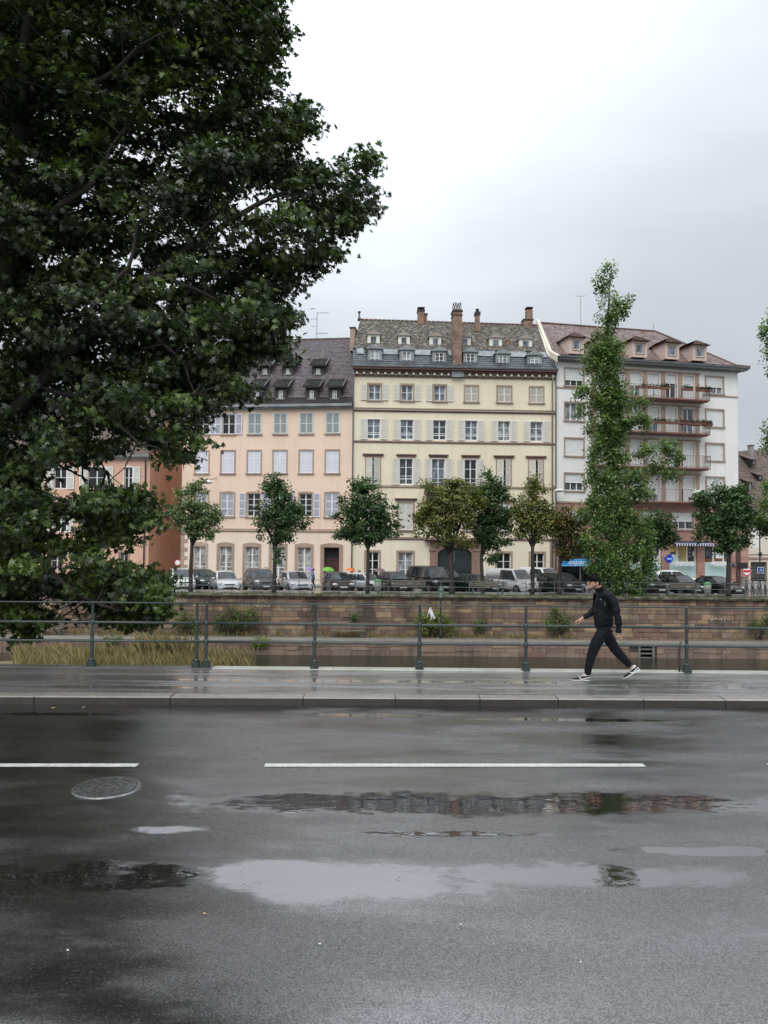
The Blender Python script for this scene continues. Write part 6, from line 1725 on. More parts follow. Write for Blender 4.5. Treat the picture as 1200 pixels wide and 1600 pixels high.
# second poplar, mostly outside the frame at the right
e = empty('poplar_tree', (at(1262, 925, PY).x, PY, ST_Z), 0, 'pale green poplar cut off by the frame edge beside the old brown roof', 'tree')
pop2 = [(1262, 470, 40, 70), (1215, 500, 26, 16), (1195, 520, 12, 12), (1205, 545, 14, 22), (1262, 600, 48, 80), (1212, 580, 16, 14), (1260, 730, 46, 80), (1212, 680, 26, 9), (1196, 672, 10, 8), (1206, 700, 16, 22), (1200, 760, 8, 10), (1190, 800, 8, 26), (1202, 790, 14, 24), (1262, 850, 40, 50), (1200, 660, 9, 6)]
cen = blob_centres(pop2, PY, 1200, .8, .35); C, N, S, T = scatter(cen, 18, .2, .10, .3, 1.2); base = np.array(e.location)
o = bpy.data.objects.new('crown', leaf_mesh('crown', C - base, N, S, np.clip(T + .12, 0, 1), 'poplar_leaves')); COL.objects.link(o); o.parent = e
plimb([(1262, 930), (1262, 800), (1262, 600), (1262, 450)], .26, .04, PY, e, name='trunk')
for pts in ([(1262, 720), (1230, 690), (1196, 674)], [(1262, 560), (1230, 530), (1200, 510)], [(1262, 800), (1220, 770), (1192, 800)]): plimb(pts, .06, .015, PY, e)

# ------------------------------------------------------------------ the big maple
OUT = [(-420, -260), (330, -260), (400, -140), (440, -40), (440, 10), (458, 30), (452, 60), (440, 95), (456, 125), (432, 150), (470, 152), (505, 165), (514, 185), (498, 206), (470, 214), (480, 240), (510, 246), (548, 246), (556, 228), (578, 222), (592, 234),
       (606, 258), (594, 282), (592, 322), (572, 352), (548, 372), (538, 398), (506, 420), (494, 446), (462, 452), (466, 472), (478, 492), (462, 515), (470, 528), (464, 565), (446, 574), (414, 556), (396, 588), (412, 616), (386, 636), (368, 650), (348, 634),
       (334, 672), (336, 700), (318, 728), (296, 734), (278, 722), (262, 745), (240, 712), (214, 705), (200, 740), (236, 768), (252, 792), (248, 828), (222, 842), (208, 868), (236, 872), (270, 884), (276, 902), (262, 930), (264, 962), (240, 984), (205, 992), (168, 974),
       (135, 990), (100, 972), (72, 985), (44, 996), (36, 1018), (14, 1000), (0, 985), (-420, 960)]
def inside_poly(x, y, P_):
    c = False; j = len(P_) - 1
    for i in range(len(P_)):
        xi, yi = P_[i]; xj, yj = P_[j]
        if (yi > y) != (yj > y) and x < (xj - xi) * (y - yi) / (yj - yi) + xi: c = not c
        j = i
    return c
def edge_dist(x, y, P_):
    best = 1e9
    for i in range(len(P_)):
        x0, y0 = P_[i]; x1, y1 = P_[(i + 1) % len(P_)]
        dx, dy = x1 - x0, y1 - y0; t = max(0, min(1, ((x - x0) * dx + (y - y0) * dy) / (dx * dx + dy * dy + 1e-9)))
        best = min(best, math.hypot(x - x0 - t * dx, y - y0 - t * dy))
    return best
MY = 16.6
GAPS = [(100, 752, 34, 28), (98, 690, 0, 0), (192, 738, 34, 24), (150, 745, 22, 16), (108, 825, 24, 22), (218, 868, 20, 10), (205, 700, 12, 12), (235, 650, 14, 14), (88, 885, 24, 18), (190, 872, 12, 9), (60, 1000, 10, 8), (110, 944, 20, 9), (60, 940, 16, 10), (140, 965, 12, 8),
        (145, 298, 10, 9), (240, 330, 8, 6), (240, 190, 9, 6), (268, 165, 6, 5), (235, 300, 9, 5), (135, 60, 8, 10), (150, 145, 6, 8), (22, 110, 7, 12), (205, 235, 7, 5), (300, 165, 6, 4), (335, 175, 6, 4), (285, 375, 9, 4), (200, 420, 7, 6), (120, 480, 7, 5), (130, 620, 10, 5), (250, 470, 5, 5)]
def gap(x, y, m=4):
    return any(gx and ((x - gx) / (rx + m)) ** 2 + ((y - gy) / (ry + m)) ** 2 < 1 for gx, gy, rx, ry in GAPS)
cents = []; cdir = []; tries = 0; boughs = []
while len(boughs) < 900 and tries < 60000:
    tries += 1
    x, y = random.uniform(-40, 610), random.uniform(-40, 1022)
    if random.random() < .17: x, y = random.uniform(-40, 275), random.uniform(700, 1015)
    if not inside_poly(x, y, OUT): continue
    ed = edge_dist(x, y, OUT)
    if ed < 10 or gap(x, y, 8): continue
    if any((x - bx_) ** 2 + ((y - by_) * 1.5) ** 2 < (13 if y < 680 else 16) ** 2 and random.random() < .8 for bx_, by_, _ in boughs): continue
    th = min(3.0, .35 + ed / 30)
    boughs.append((x, y, MY + random.uniform(-.42, 1.0) * th * (1.0 if y < 900 else .6)))
for x, y, d in boughs:
    bt = random.gauss(0, .16)
    for k in range(7):
        xx, yy = x + random.gauss(0, 17), y + random.gauss(0, 6.5) + abs(random.gauss(0, 3))
        if not inside_poly(xx, yy, OUT) or edge_dist(xx, yy, OUT) < 5 or gap(xx, yy): continue
        dd = max(14.85, d + random.gauss(0, .30)); p_ = at(xx, yy, MY); kk = dd / MY
        cents.append((p_.x * kk, dd, CAM_Z + (p_.z - CAM_Z) * kk)); cdir.append(bt)
# the part of the crown above and beside the picture
ctop = []
while len(ctop) < 1900:
    x, y = random.uniform(-560, 440), random.uniform(-760, 960)
    if (x > -30 and y > -30) or not (inside_poly(max(x, -415), max(y, -255), OUT)) or x > 430 - max(0, -200 - y) * .45: continue
    d = MY + random.uniform(-3.4, 3.4); p_ = at(x, y, MY); k = d / MY
    ctop.append((p_.x * k, d, CAM_Z + (p_.z - CAM_Z) * k))
tb = Vector((at(-75, 800, MY + .5).x, MY + .5, -1.35))
maple = empty('maple_tree', tb, 0, 'huge dark green maple whose branches hang over the railing and the river', 'tree')
bs = np.array(tb)
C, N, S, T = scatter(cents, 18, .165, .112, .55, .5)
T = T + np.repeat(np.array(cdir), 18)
low_skylight = np.clip((6.0 - C[:, 2]) / 6.0, 0, 1)
T = np.clip(T - .02 + (.24 + .36 * rng.random(len(T))) * low_skylight, 0, 1)  # skylight on the lower leaves is put into their tint
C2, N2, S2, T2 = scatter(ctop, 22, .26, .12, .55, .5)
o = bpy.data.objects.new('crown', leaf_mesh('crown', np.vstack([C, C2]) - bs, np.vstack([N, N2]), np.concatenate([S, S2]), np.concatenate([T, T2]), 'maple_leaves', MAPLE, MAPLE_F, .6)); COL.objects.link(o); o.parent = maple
ML = [([(-75, 1125), (-72, 820), (-62, 700), (-30, 560), (5, 420), (22, 250), (40, 120), (52, -20), (60, -220)], .42, .12, [0] * 9, 'trunk'),
      ([(-66, 745), (-25, 700), (15, 645), (60, 600), (120, 540), (180, 490), (240, 430), (310, 375), (400, 320), (500, 280), (575, 255)], .24, .018, [.2, .1, 0, 0, -.2, -.4, -.5, -.5, -.4, -.2, 0], 'limb'),
      ([(-70, 800), (-20, 815), (25, 838), (60, 870), (100, 912), (150, 942), (185, 955)], .15, .02, [0, -.3, -.6, -.8, -.9, -.8, -.8], 'limb'),
      ([(-66, 770), (-10, 745), (30, 722), (75, 721), (110, 735), (138, 752)], .09, .015, [0, .2, .5, .7, .6, .5], 'limb'),
      ([(20, 640), (60, 655), (110, 685), (150, 715), (175, 745)], .07, .012, [0, .5, .8, 1, 1], 'limb'),
      ([(60, 603), (120, 620), (170, 650), (215, 690), (255, 705)], .07, .012, [0, -.4, -.8, -1, -1], 'limb'),
      ([(10, 400), (60, 350), (110, 310), (140, 290), (165, 250), (200, 190)], .13, .02, [0, -.3, -.6, -.8, -1, -1], 'limb'),
      ([(120, 540), (150, 470), (200, 420), (215, 350), (260, 290)], .09, .015, [-.2, -.6, -1, -1.2, -1.3], 'limb'),
      ([(22, 240), (70, 170), (130, 130), (190, 95), (260, 90), (330, 80), (400, 70)], .11, .012, [0, .2, .4, .6, .6, .4, .2], 'limb'),
      ([(30, 180), (100, 150), (180, 110), (220, 70), (300, 30), (360, -30)], .09, .012, [0, -.5, -.8, -1, -1, -.8], 'limb'),
      ([(240, 430), (300, 450), (360, 480), (410, 520), (440, 550)], .06, .012, [-.5, -.6, -.6, -.4, -.2], 'limb'),
      ([(180, 490), (240, 520), (290, 570), (310, 640), (300, 700)], .06, .012, [-.4, -.6, -.6, -.4, -.2], 'limb'),
      ([(300, 380), (370, 300), (430, 220), (480, 185)], .05, .01, [-.5, -.4, -.2, 0], 'limb'),
      ([(25, 838), (80, 835), (110, 808), (135, 800)], .035, .01, [-.6, -.3, 0, .2], 'limb'), ([(60, 840), (70, 870), (70, 900), (60, 940), (90, 990)], .03, .008, [-.5, -.3, 0, .2, .2], 'limb'), ([(100, 912), (110, 950), (140, 985)], .03, .008, [-.9, -.6, -.4], 'limb')]
for pts, r0, r1, dy, nm in ML:
    q = MB(); q.smooth = True; P3 = []
    for (x, y), d in zip(pts, dy): P3.append(at(x, y, MY + d) - tb)
    # resample with a little crookedness
    Q = []
    for i in range(len(P3) - 1):
        for k in range(3):
            v = P3[i].lerp(P3[i + 1], k / 3) + Vector((random.uniform(-1, 1), random.uniform(-1, 1), random.uniform(-1, 1))) * (.035 if k else .01); Q.append(v)
    Q.append(P3[-1]); n = len(Q)
    q.tube(Q, [r0 + (r1 - r0) * (i / (n - 1)) ** .8 for i in range(n)], 9 if r0 > .1 else 6); q.build(nm, MATS['bark'], maple)
# twigs from the limbs to the leaf clumps
allp = []
for pts, r0, r1, dy, nm in ML[1:]:
    for i in range(len(pts) - 1):
        for k in range(3):
            x = pts[i][0] + (pts[i + 1][0] - pts[i][0]) * k / 3; y = pts[i][1] + (pts[i + 1][1] - pts[i][1]) * k / 3; d = dy[i]
            allp.append(np.array(at(x, y, MY + d)))
allp = np.array(allp); q = MB()
for c in random.sample(cents, 700):
    c = np.array(c); dd = np.linalg.norm(allp - c, axis=1); j = dd.argmin()
    if dd[j] > 2.6: continue
    a = Vector(allp[j]) - tb; b_ = Vector(c) - tb; m = a.lerp(b_, .5) + Vector((random.uniform(-.2, .2), random.uniform(-.2, .2), random.uniform(-.05, .25)))
    q.tube([a, a.lerp(m, .6), m, b_], [.022, .017, .012, .006], 4, caps=False)
tag(q.build('twigs', MATS['bark'], maple), kind='stuff')
# bank that carries the maple (dark wall end at the left)
q = MB(); q.box(-24, 14.35, -6, at(28, 1015, 16).x - .1, 19.5, -1.3); tag(q.build('river_bank', MATS['dark_concrete']), kind='structure')

# ------------------------------------------------------------------ bushes, weeds and grass along the far quay
def bush(label, px_, py_, Yd, blobs, n, mat, z=PATH_Z, leaf=.06, spread=.13, name='bush'):
    b = at(px_, py_, Yd); e = empty(name, (b.x, Yd, z), 0, label, name)
    cen = blob_centres(blobs, Yd, max(6, n // 14), 1.0, .4); cen[:, 2] = np.maximum(cen[:, 2], z + .08)
    C, N, S, T = scatter(cen, 14, spread, leaf, .4, 1.0)
    C[:, 2] = np.maximum(C[:, 2], z + .02)
    o = bpy.data.objects.new('foliage', leaf_mesh('foliage', C - np.array(e.location), N, S, T, mat)); COL.objects.link(o); o.parent = e
    q = MB()
    for c in cen[::3]: q.tube([(random.uniform(-.2, .2), 0, 0), Vector(c) - Vector(e.location)], [.014, .005], 3, caps=False)
    tag(q.build('stems', MATS['bark'], e), kind='stuff'); return e
bush('tall dark green bush against the quay wall right of the double railing post', 365, 985, 49.6, [(345, 972, 14, 18), (368, 965, 16, 22), (390, 965, 14, 24)], 2600, 'bush_leaves')
bush('grassy bush against the wall left of the double railing post', 292, 985, 49.6, [(286, 970, 14, 18), (302, 975, 10, 14)], 1200, 'bush_leaves')
bush('bright green leafy bush under the white bag beside the lamp post', 675, 990, 49.5, [(664, 975, 18, 18), (682, 968, 16, 16), (655, 962, 8, 8), (700, 978, 12, 14)], 2600, 'weed_leaves', leaf=.07)
bush('dark climbing bush on the quay wall before the walking man', 877, 985, 49.7, [(860, 975, 12, 12), (880, 970, 16, 18), (868, 955, 10, 10)], 1600, 'bush_leaves')
bush('small dark bush on the quay wall near the stone steps', 745, 985, 49.8, [(748, 978, 12, 12)], 500, 'bush_leaves')
bush('green bush at the foot of the wall, far end of the quay', 1185, 985, 49.6, [(1185, 978, 14, 12), (1205, 970, 14, 14)], 900, 'bush_leaves')
bush('thin weedy bush on the quay wall above the wooden bench', 553, 985, 49.9, [(553, 966, 9, 9)], 260, 'bush_leaves')
bush('yellow green weed clump overhanging the low river wall', 408, 1008, 46.9, [(408, 1003, 14, 8), (400, 1008, 8, 6)], 700, 'weed_leaves', z=PATH_Z - .35, leaf=.06, name='weed_clump')
bush('dark green weed clump on the low river wall below the maple branches', 180, 1003, 46.9, [(178, 1000, 16, 8)], 500, 'bush_leaves', z=PATH_Z - .3, name='weed_clump')
bush('leafy weed clump at the river wall beside the tall dry grass', 222, 1006, 46.8, [(225, 998, 12, 10)], 400, 'weed_leaves', z=PATH_Z - .4, name='weed_clump')
def grass(name, pts, mat, hmin, hmax, w=.012):
    q = MB(); V = []; Fc = []; Tt = []
    for (x, y, z) in pts:
        h = random.uniform(hmin, hmax); a = random.uniform(0, 6.28); ww = w * random.uniform(.7, 1.5); lx, ly = random.gauss(0, .22) * h, random.gauss(0, .22) * h
        b = len(V); V += [(x - ww * math.cos(a), y - ww * math.sin(a), z), (x + ww * math.cos(a), y + ww * math.sin(a), z), (x + lx * .4 + ww * .7, y + ly * .4, z + h * .6), (x + lx, y + ly, z + h)]
        Fc += [(b, b + 1, b + 2), (b, b + 2, b + 3)]; t = random.random(); Tt += [t, t]
    o = bpy.data.objects.new(name, npmesh(name, np.array(V), np.array(Fc), MATS[mat], np.array(Tt))); COL.objects.link(o); return tag(o, kind='stuff')
# dry reed bank in the river at the left
b0, b1 = at(55, 1030, 41).x, at(330, 1030, 41).x
pts = []
while len(pts) < 9000:
    px_ = random.uniform(30, 405); d = random.uniform(38.5, 44.5); x = (px_ - 600) / F * d
    edge = 1 - max(0, (px_ - 300) / 110)
    if random.random() > edge * (.55 + .45 * mnoise.noise(Vector((px_ / 22, d, 1.7))) + .2): continue
    pts.append((x, d, WAT_Z + .05))
grass('dry_grass', pts, 'dry_grass', .20, 1.15, .013)
pts = [((px_ - 600) / F * 43 + random.gauss(0, .25), 43 + random.gauss(0, .3), WAT_Z + .1) for px_ in [random.choice([232, 245, 252, 262, 290]) + random.gauss(0, 8) for _ in range(1500)]]
grass('dry_grass', pts, 'dry_grass', .8, 1.7, .016)
q = MB(); n = 26
ring = [(at(150, 1030, 41).x - 1.5 + (b1 - b0) * .75 * math.cos(2 * math.pi * k / n) * random.uniform(.9, 1.05), 41.5 + 3.6 * math.sin(2 * math.pi * k / n), WAT_Z - .05) for k in range(n)]
ring2 = [(x * .97 + ring[0][0] * 0 - .2, 41.5 + (y - 41.5) * .7, WAT_Z + .10 + random.uniform(-.02, .04)) for x, y, z in ring]
q.add(ring + ring2, [(k, (k + 1) % n, (k + 1) % n + n, k + n) for k in range(n)] + [tuple(range(n, 2 * n))]); tag(q.build('sandbank', MATS['bank_earth']), kind='structure')
# grass at the foot of the wall and on the path, leaf litter at the right
pts = []
for _ in range(5200):
    px_ = random.uniform(60, 900); d = random.uniform(49.2, 50.2)
    if mnoise.noise(Vector((px_ / 40, 0, 5))) < -.05 and random.random() < .8: continue
    pts.append(((px_ - 600) / F * d, d, PATH_Z))
grass('wall_foot_grass', pts[:2600], 'dry_grass', .10, .42, .014); grass('wall_foot_grass', pts[2600:], 'weed_leaves', .08, .28, .016)
n = 2600; X = rng.uniform(-22, 25, n); Yv = 48.6 + 1.6 * rng.random(n) ** .6; keep = (rng.random(n) < np.where(X > 2, 1, .35)); X, Yv = X[keep], Yv[keep]; n = len(X)
foliage('leaf_litter', (0.10, 0.06, 0.03), (0.28, 0.18, 0.07), (0.50, 0.36, 0.14), .7, .1, .2)
Nn = rng.normal(size=(n, 3)) * .3; Nn[:, 2] += 1
o = bpy.data.objects.new('fallen_leaves', leaf_mesh('fallen_leaves', np.stack([X, Yv, np.full(n, PATH_Z + .03)], 1), Nn, rng.uniform(.03, .07, n), rng.random(n), 'leaf_litter')); COL.objects.link(o); tag(o, kind='stuff')
# moss tufts along the coping
pts = [(random.uniform(-28, 28), 50.15 + random.uniform(-.02, .5), ST_Z) for _ in range(5200)]
grass('coping_moss', pts, 'bush_leaves', .03, .13, .02)
# ================================================================== parked cars
def paint(name, col, flake=0.0, rough=0.25):
    m, h, b = new_mat(name)
    p = h.obj(); n = h.noise(p, 1.5, 3)
    h.link(h.mix(h.rng(n, .3, .7, 0, .25), col, tuple(x * .8 for x in col)), b.inputs['Base Color'])
    b.inputs['Roughness'].default_value = rough; b.inputs['Metallic'].default_value = flake
    b.inputs['Coat Weight'].default_value = 1.0 if max(col) > .2 else .35; b.inputs['Coat Roughness'].default_value = 0.03
    b.inputs['Specular IOR Level'].default_value = .5 if max(col) > .2 else .25
paint('paint_white', (0.74, 0.75, 0.76)); paint('paint_silver', (0.56, 0.57, 0.59), .15, .3); paint('paint_champagne', (0.66, 0.67, 0.66), .1, .3)
paint('paint_grey', (0.10, 0.10, 0.115), .2, .3); paint('paint_black', (0.008, 0.008, 0.009)); paint('paint_plum', (0.014, 0.012, 0.014)); paint('paint_green', (0.008, 0.022, 0.019)); paint('paint_teal', (0.03, 0.05, 0.055), .3); paint('paint_navy', (0.008, 0.010, 0.016))
simple('tyre', (0.015, 0.015, 0.015), 0.8); simple('rim', (0.42, 0.43, 0.44), 0.3, 0.7); simple('black_trim', (0.018, 0.018, 0.019), 0.5); simple('headlamp', (0.72, 0.75, 0.78), 0.12, var=.25, scale=9); simple('plate_white', (0.78, 0.78, 0.75), 0.4); simple('tail_red', (0.35, 0.01, 0.01), 0.2)
glass('car_glass', (0.05, 0.06, 0.065), 0.03)

def loft(q, secs, close=True):
    n = len(secs[0]); vs = [p for s_ in secs for p in s_]
    fs = [(i * n + k, i * n + (k + 1) % n, (i + 1) * n + (k + 1) % n, (i + 1) * n + k) for i in range(len(secs) - 1) for k in range(n)]
    fs += [tuple(range(n - 1, -1, -1)), tuple(range((len(secs) - 1) * n, len(secs) * n))]
    q.add(vs, fs)

TYPES = {  # L, W, H, belt, cowl x, screen top x, roof rear x, rear base x, hood nose z, rear z
    'hatch': (4.0, 1.72, 1.47, .92, .95, .25, -1.35, -1.88, .70, .92),
    'mini':  (3.65, 1.66, 1.50, .96, .95, .40, -1.25, -1.72, .78, .95),
    'suv':   (4.35, 1.82, 1.64, 1.02, 1.05, .35, -1.55, -2.08, .86, 1.02),
    'mpv':   (4.35, 1.78, 1.62, .98, 1.30, .45, -1.75, -2.12, .80, .98),
    'sedan': (4.5, 1.78, 1.43, .92, .95, .15, -1.05, -1.75, .70, .96),
    'van':   (4.3, 1.80, 1.80, 1.02, 1.35, .75, -2.02, -2.12, .88, 1.05),
    'bigvan': (4.8, 1.9, 1.92, 1.08, 1.55, .85, -2.2, -2.36, .92, 1.08),
}
def car(kind, paintm, label, px_c, Yd, yaw, name='parked_car', cat='car', scale=1.0, base_z=None, trim=None):
    L, Wd, H, belt, xc, xs, xr, xb, nose, rear = TYPES[kind]
    g = at(px_c, 925, Yd)
    ang = math.atan2(-math.cos(yaw), math.sin(yaw))
    e = empty(name, (g.x, Yd, RD_Z if base_z is None else base_z), ang, label, cat, 'cars parked along the far quay'); e.scale = (scale,) * 3
    hw = Wd / 2; P_ = MATS[paintm]
    st = [(-L / 2, .72, .42, rear - .12), (-L / 2 + .06, .86, .30, rear - .04), (-L / 2 + .35, .97, .22, rear), (xb + .3, 1.0, .20, belt), (-.6, 1.0, .20, belt), (0, 1.0, .20, belt - .01), (.6, 1.0, .20, belt - .01), (xc, .99, .20, belt - .02),
          ((xc + L / 2) / 2, .97, .20, (belt + nose) / 2 + .03), (L / 2 - .28, .92, .22, nose + .04), (L / 2 - .08, .82, .26, nose - .08), (L / 2, .66, .34, nose - .20)]
    secs = []
    for x, k, zb, zt in st:
        w = hw * k; h_ = zt - zb
        secs.append([(x, -w * .86, zb), (x, -w * .97, zb + h_ * .12), (x, -w, zb + h_ * .38), (x, -w * .985, zb + h_ * .68), (x, -w * .93, zt - .05), (x, -w * .80, zt), (x, 0, zt + .025), (x, w * .80, zt), (x, w * .93, zt - .05), (x, w * .985, zb + h_ * .68), (x, w, zb + h_ * .38), (x, w * .97, zb + h_ * .12), (x, w * .86, zb)])
    q = MB(); q.smooth = True; loft(q, secs); q.build('body', P_, e)
    # cabin
    zr = H
    cb = [(xb, .90, .70, belt - .05, belt + .02), (xb + (xr - xb) * .55, .91, .74, belt - .05, belt + (zr - belt) * .62), (xr - .02, .91, .74, belt - .05, zr - .07), (xr + .25, .91, .75, belt - .05, zr - .02), ((xr + xs) / 2, .91, .76, belt - .05, zr), (xs - .2, .91, .75, belt - .05, zr - .02), (xs, .91, .74, belt - .05, zr - .06), ((xs + xc) / 2, .91, .78, belt - .05, (zr + belt) / 2 - .02), (xc + .05, .90, .82, belt - .06, belt)]
    secs = []
    for x, kb, kt, zb, zt in cb:
        t = (zt - belt) / (zr - belt); wt = hw * (kb + (kt - kb) * max(0, t)); wb = hw * kb
        secs.append([(x, -wb, zb), (x, -wt - .0, zt - .05 * max(.2, t)), (x, -wt * .86, zt), (x, 0, zt + .02), (x, wt * .86, zt), (x, wt, zt - .05 * max(.2, t)), (x, wb, zb)])
    q = MB(); q.smooth = True; loft(q, secs); q.build('cabin', P_, e)
    GL = MATS['car_glass']; o_ = .012
    # windscreen and rear window
    def pane(a, b, m0, m1, name_, off):
        (x0, z0), (x1, z1) = a, b; w0, w1 = hw * m0, hw * m1; q = MB(); dx, dz = x1 - x0, z1 - z0; l_ = math.hypot(dx, dz); nx, nz = -dz / l_ * off, dx / l_ * off
        q.add([(x0 + nx, -w0, z0 + nz), (x0 + nx * 1.5, 0, z0 + nz * 1.5 + .02), (x0 + nx, w0, z0 + nz), (x1 + nx, w1, z1 + nz), (x1 + nx * 1.5, 0, z1 + nz * 1.5 + .02), (x1 + nx, -w1, z1 + nz)], [(0, 1, 4, 5), (1, 2, 3, 4)]); return q.build(name_, GL, e)
    pane((xc + .0, belt + .02), (xs + .03, zr - .085), .80, .66, 'windscreen', -.03)
    pane((xb + .02, belt + .06), (xr - .0, zr - .10), .74, .64, 'rear_window', .03)
    # side windows
    zw0, zw1 = belt + .03, zr - .10
    def side(x0, x1, x2, x3, s):
        def yy(z): t = (z - belt) / (zr - belt); return s * (hw * (.91 + (.75 - .91) * t) + .022)
        q = MB(); q.quad((x0, yy(zw0), zw0), (x1, yy(zw0), zw0), (x2, yy(zw1), zw1), (x3, yy(zw1), zw1)); q.build('side_window', GL, e)
    mid = (xs + xr) / 2 + .12; slope = (xc - xs)
    for s in (-1, 1):
        side(mid + .04, xc - .16, xs - .04, mid + .04, s)
        if kind not in ('van',) :
            side(mid - .86 if kind != 'mini' else xb + .30, mid - .04, mid - .04, max(mid - .86, xr + .12) if kind != 'mini' else xr + .16, s)
            if kind in ('suv', 'mpv', 'bigvan', 'hatch'): side(xb + .34, mid - .93, mid - .93, xr + .10, s)
        # mirror, door line, sill
        q = MB(); q.smooth = True; q.ball((xc - .18, s * (hw + .10), belt + .07), (.09, .11, .075), 8, 5); q.build('side_mirror', MATS['black_trim'] if kind == 'van' else P_, e)
        q = MB(); q.box(mid - .008, s * (hw * .94), .3, mid + .008, s * (hw + .004), belt - .02); q.box(-L / 2 + .9, s * hw * .9, .24, L / 2 - .9, s * (hw + .006), .31); q.build('door_seam', MATS['black_trim'], e)
        q = MB(); q.box(mid - .32, s * hw * .95, belt - .16, mid - .14, s * (hw + .018), belt - .125); q.build('door_handle', P_, e)
        # head and tail lamps
        q = MB(); q.smooth = True; q.ball((L / 2 - .26, s * hw * .70, nose - .035), (.22, .20, .09), 10, 6); q.build('headlight', MATS['headlamp'], e)
        q = MB(); q.box(-L / 2 + .02, s * hw * .62, rear - .28, -L / 2 + .2, s * hw * .93, rear - .10); q.build('tail_light', MATS['tail_red'], e)
        for x in (L / 2 - .78, -L / 2 + .72):
            R = .31 if kind not in ('suv', 'bigvan') else .345
            w = empty('wheel', (x, s * (hw - .09), R), 0, parent=e)
            q = MB(); n = 18
            def ring(r, y): return [(r * math.cos(2 * math.pi * k / n), y, r * math.sin(2 * math.pi * k / n)) for k in range(n)]
            q.smooth = True; loft(q, [ring(R - .03, s * -.11), ring(R, s * -.07), ring(R, s * .07), ring(R - .035, s * .105), ring(R - .11, s * .10)]); q.build('tyre', MATS['tyre'], w)
            q = MB(); loft(q, [ring(R - .10, s * .08), ring(R - .10, s * .108), ring(.06, s * .095)])
            for k in range(5):
                a = 2 * math.pi * k / 5; q.add([(.05 * math.cos(a + 1.5), s * .112, .05 * math.sin(a + 1.5)), ((R - .1) * math.cos(a - .2), s * .116, (R - .1) * math.sin(a - .2)), ((R - .1) * math.cos(a + .2), s * .116, (R - .1) * math.sin(a + .2)), (.05 * math.cos(a - 1.5), s * .112, .05 * math.sin(a - 1.5))], [(0, 1, 2, 3)])
            q.build('rim', MATS['rim'], w)
            q = MB(); loft(q, [[(x + (R + .055) * math.cos(2 * math.pi * k / 20), s * (hw - .25), R + (R + .055) * math.sin(2 * math.pi * k / 20)) for k in range(20)], [(x + (R + .055) * math.cos(2 * math.pi * k / 20), s * (hw + .004), R + (R + .055) * math.sin(2 * math.pi * k / 20)) for k in range(20)]]); q.build('wheel_arch', MATS['black_trim'], e)
    # nose: grille, bumper intake, plate, badge
    q = MB(); q.smooth = True; q.tube([(L / 2 - .07, -hw * .42, nose - .10), (L / 2 - .01, 0, nose - .11), (L / 2 - .07, hw * .42, nose - .10)], .05, 6); q.build('grille', MATS['black_trim'], e)
    q = MB(); q.smooth = True; q.tube([(L / 2 - .10, -hw * .62, .33), (L / 2 + .0, -hw * .3, .34), (L / 2 + .0, hw * .3, .34), (L / 2 - .10, hw * .62, .33)], .075, 6); q.build('bumper_intake', MATS['black_trim'], e)
    q = MB(); q.box(L / 2 - .02, -.26, .44, L / 2 + .035, .26, .55); q.build('licence_plate', MATS['plate_white'], e)
    q = MB(); q.box(-L / 2 - .03, -.26, .55, -L / 2 + .02, .26, .66); q.build('licence_plate', MATS['plate_white'], e)
    if trim == 'rack':
        for s in (-1, 1):
            q = MB(); q.smooth = True; q.tube([(xs - .2, s * hw * .66, zr), (xs - .35, s * hw * .66, zr + .06), (xr + .35, s * hw * .66, zr + .06), (xr + .2, s * hw * .66, zr)], .02, 6); q.build('roof_rail', MATS['black_trim'], e)
    return e
D0 = 56.8
A = rad
car('mpv', 'paint_champagne', 'silver white people carrier at the edge of the maple leaves', 283, D0 + .4, A(20))
car('hatch', 'paint_teal', 'dark teal car parked behind the first slim tree trunk', 316, 60.0, A(32))
car('hatch', 'paint_white', 'clean white hatchback facing the river', 351, D0, A(22))
car('suv', 'paint_grey', 'dark grey sport utility car between white and silver hatchbacks', 406, D0 + .3, A(22), trim='rack')
car('hatch', 'paint_silver', 'silver hatchback next to the person in blue', 461, D0, A(22), scale=1.03)
car('hatch', 'paint_plum', 'black hatchback with number plate under the green umbrella', 528, D0, A(16), scale=1.0)
car('hatch', 'paint_silver', 'silver car tucked behind, near the orange umbrella', 572, 58.2, A(50), scale=.93)
car('mini', 'paint_plum', 'small boxy dark brown car by the green litter bin', 616, D0, A(20), scale=1.02)
car('bigvan', 'paint_black', 'large black people carrier in front of the carriage door', 672, 58.0, A(24), cat='van', name='parked_van')
car('mpv', 'paint_black', 'black car partly hidden behind the wide yellowing tree', 694, 60.0, A(30))
car('sedan', 'paint_green', 'low dark green saloon behind the wooden quay bench', 743, D0 + .2, A(34), scale=.97)
car('van', 'paint_white', 'white delivery van with plain side panels and black mirror', 800, 57.6, A(34), cat='van', name='parked_van')
car('van', 'paint_white', 'second white van parked behind the first', 846, 60.6, A(30), cat='van', name='parked_van')
car('mpv', 'paint_navy', 'navy black hatchback in front of the blue espace sign', 876, D0, A(24), scale=.95)
car('hatch', 'paint_silver', 'silver car showing its plate through the poplar leaves', 962, D0 + .3, A(10))
car('suv', 'paint_black', 'black car behind the poplar foliage', 1006, D0 + .2, A(16))
car('hatch', 'paint_black', 'black hatchback before the frosted laboratory window', 1062, D0 + .2, A(16))
car('sedan', 'paint_black', 'black saloon parked beside the quay litter bin under the dense tree', 1120, D0 + .1, A(18), scale=.97)
car('hatch', 'paint_white', 'white car with dark windows parked close to the shop window', 1056, 63.0, A(80), base_z=RD_Z + .12)
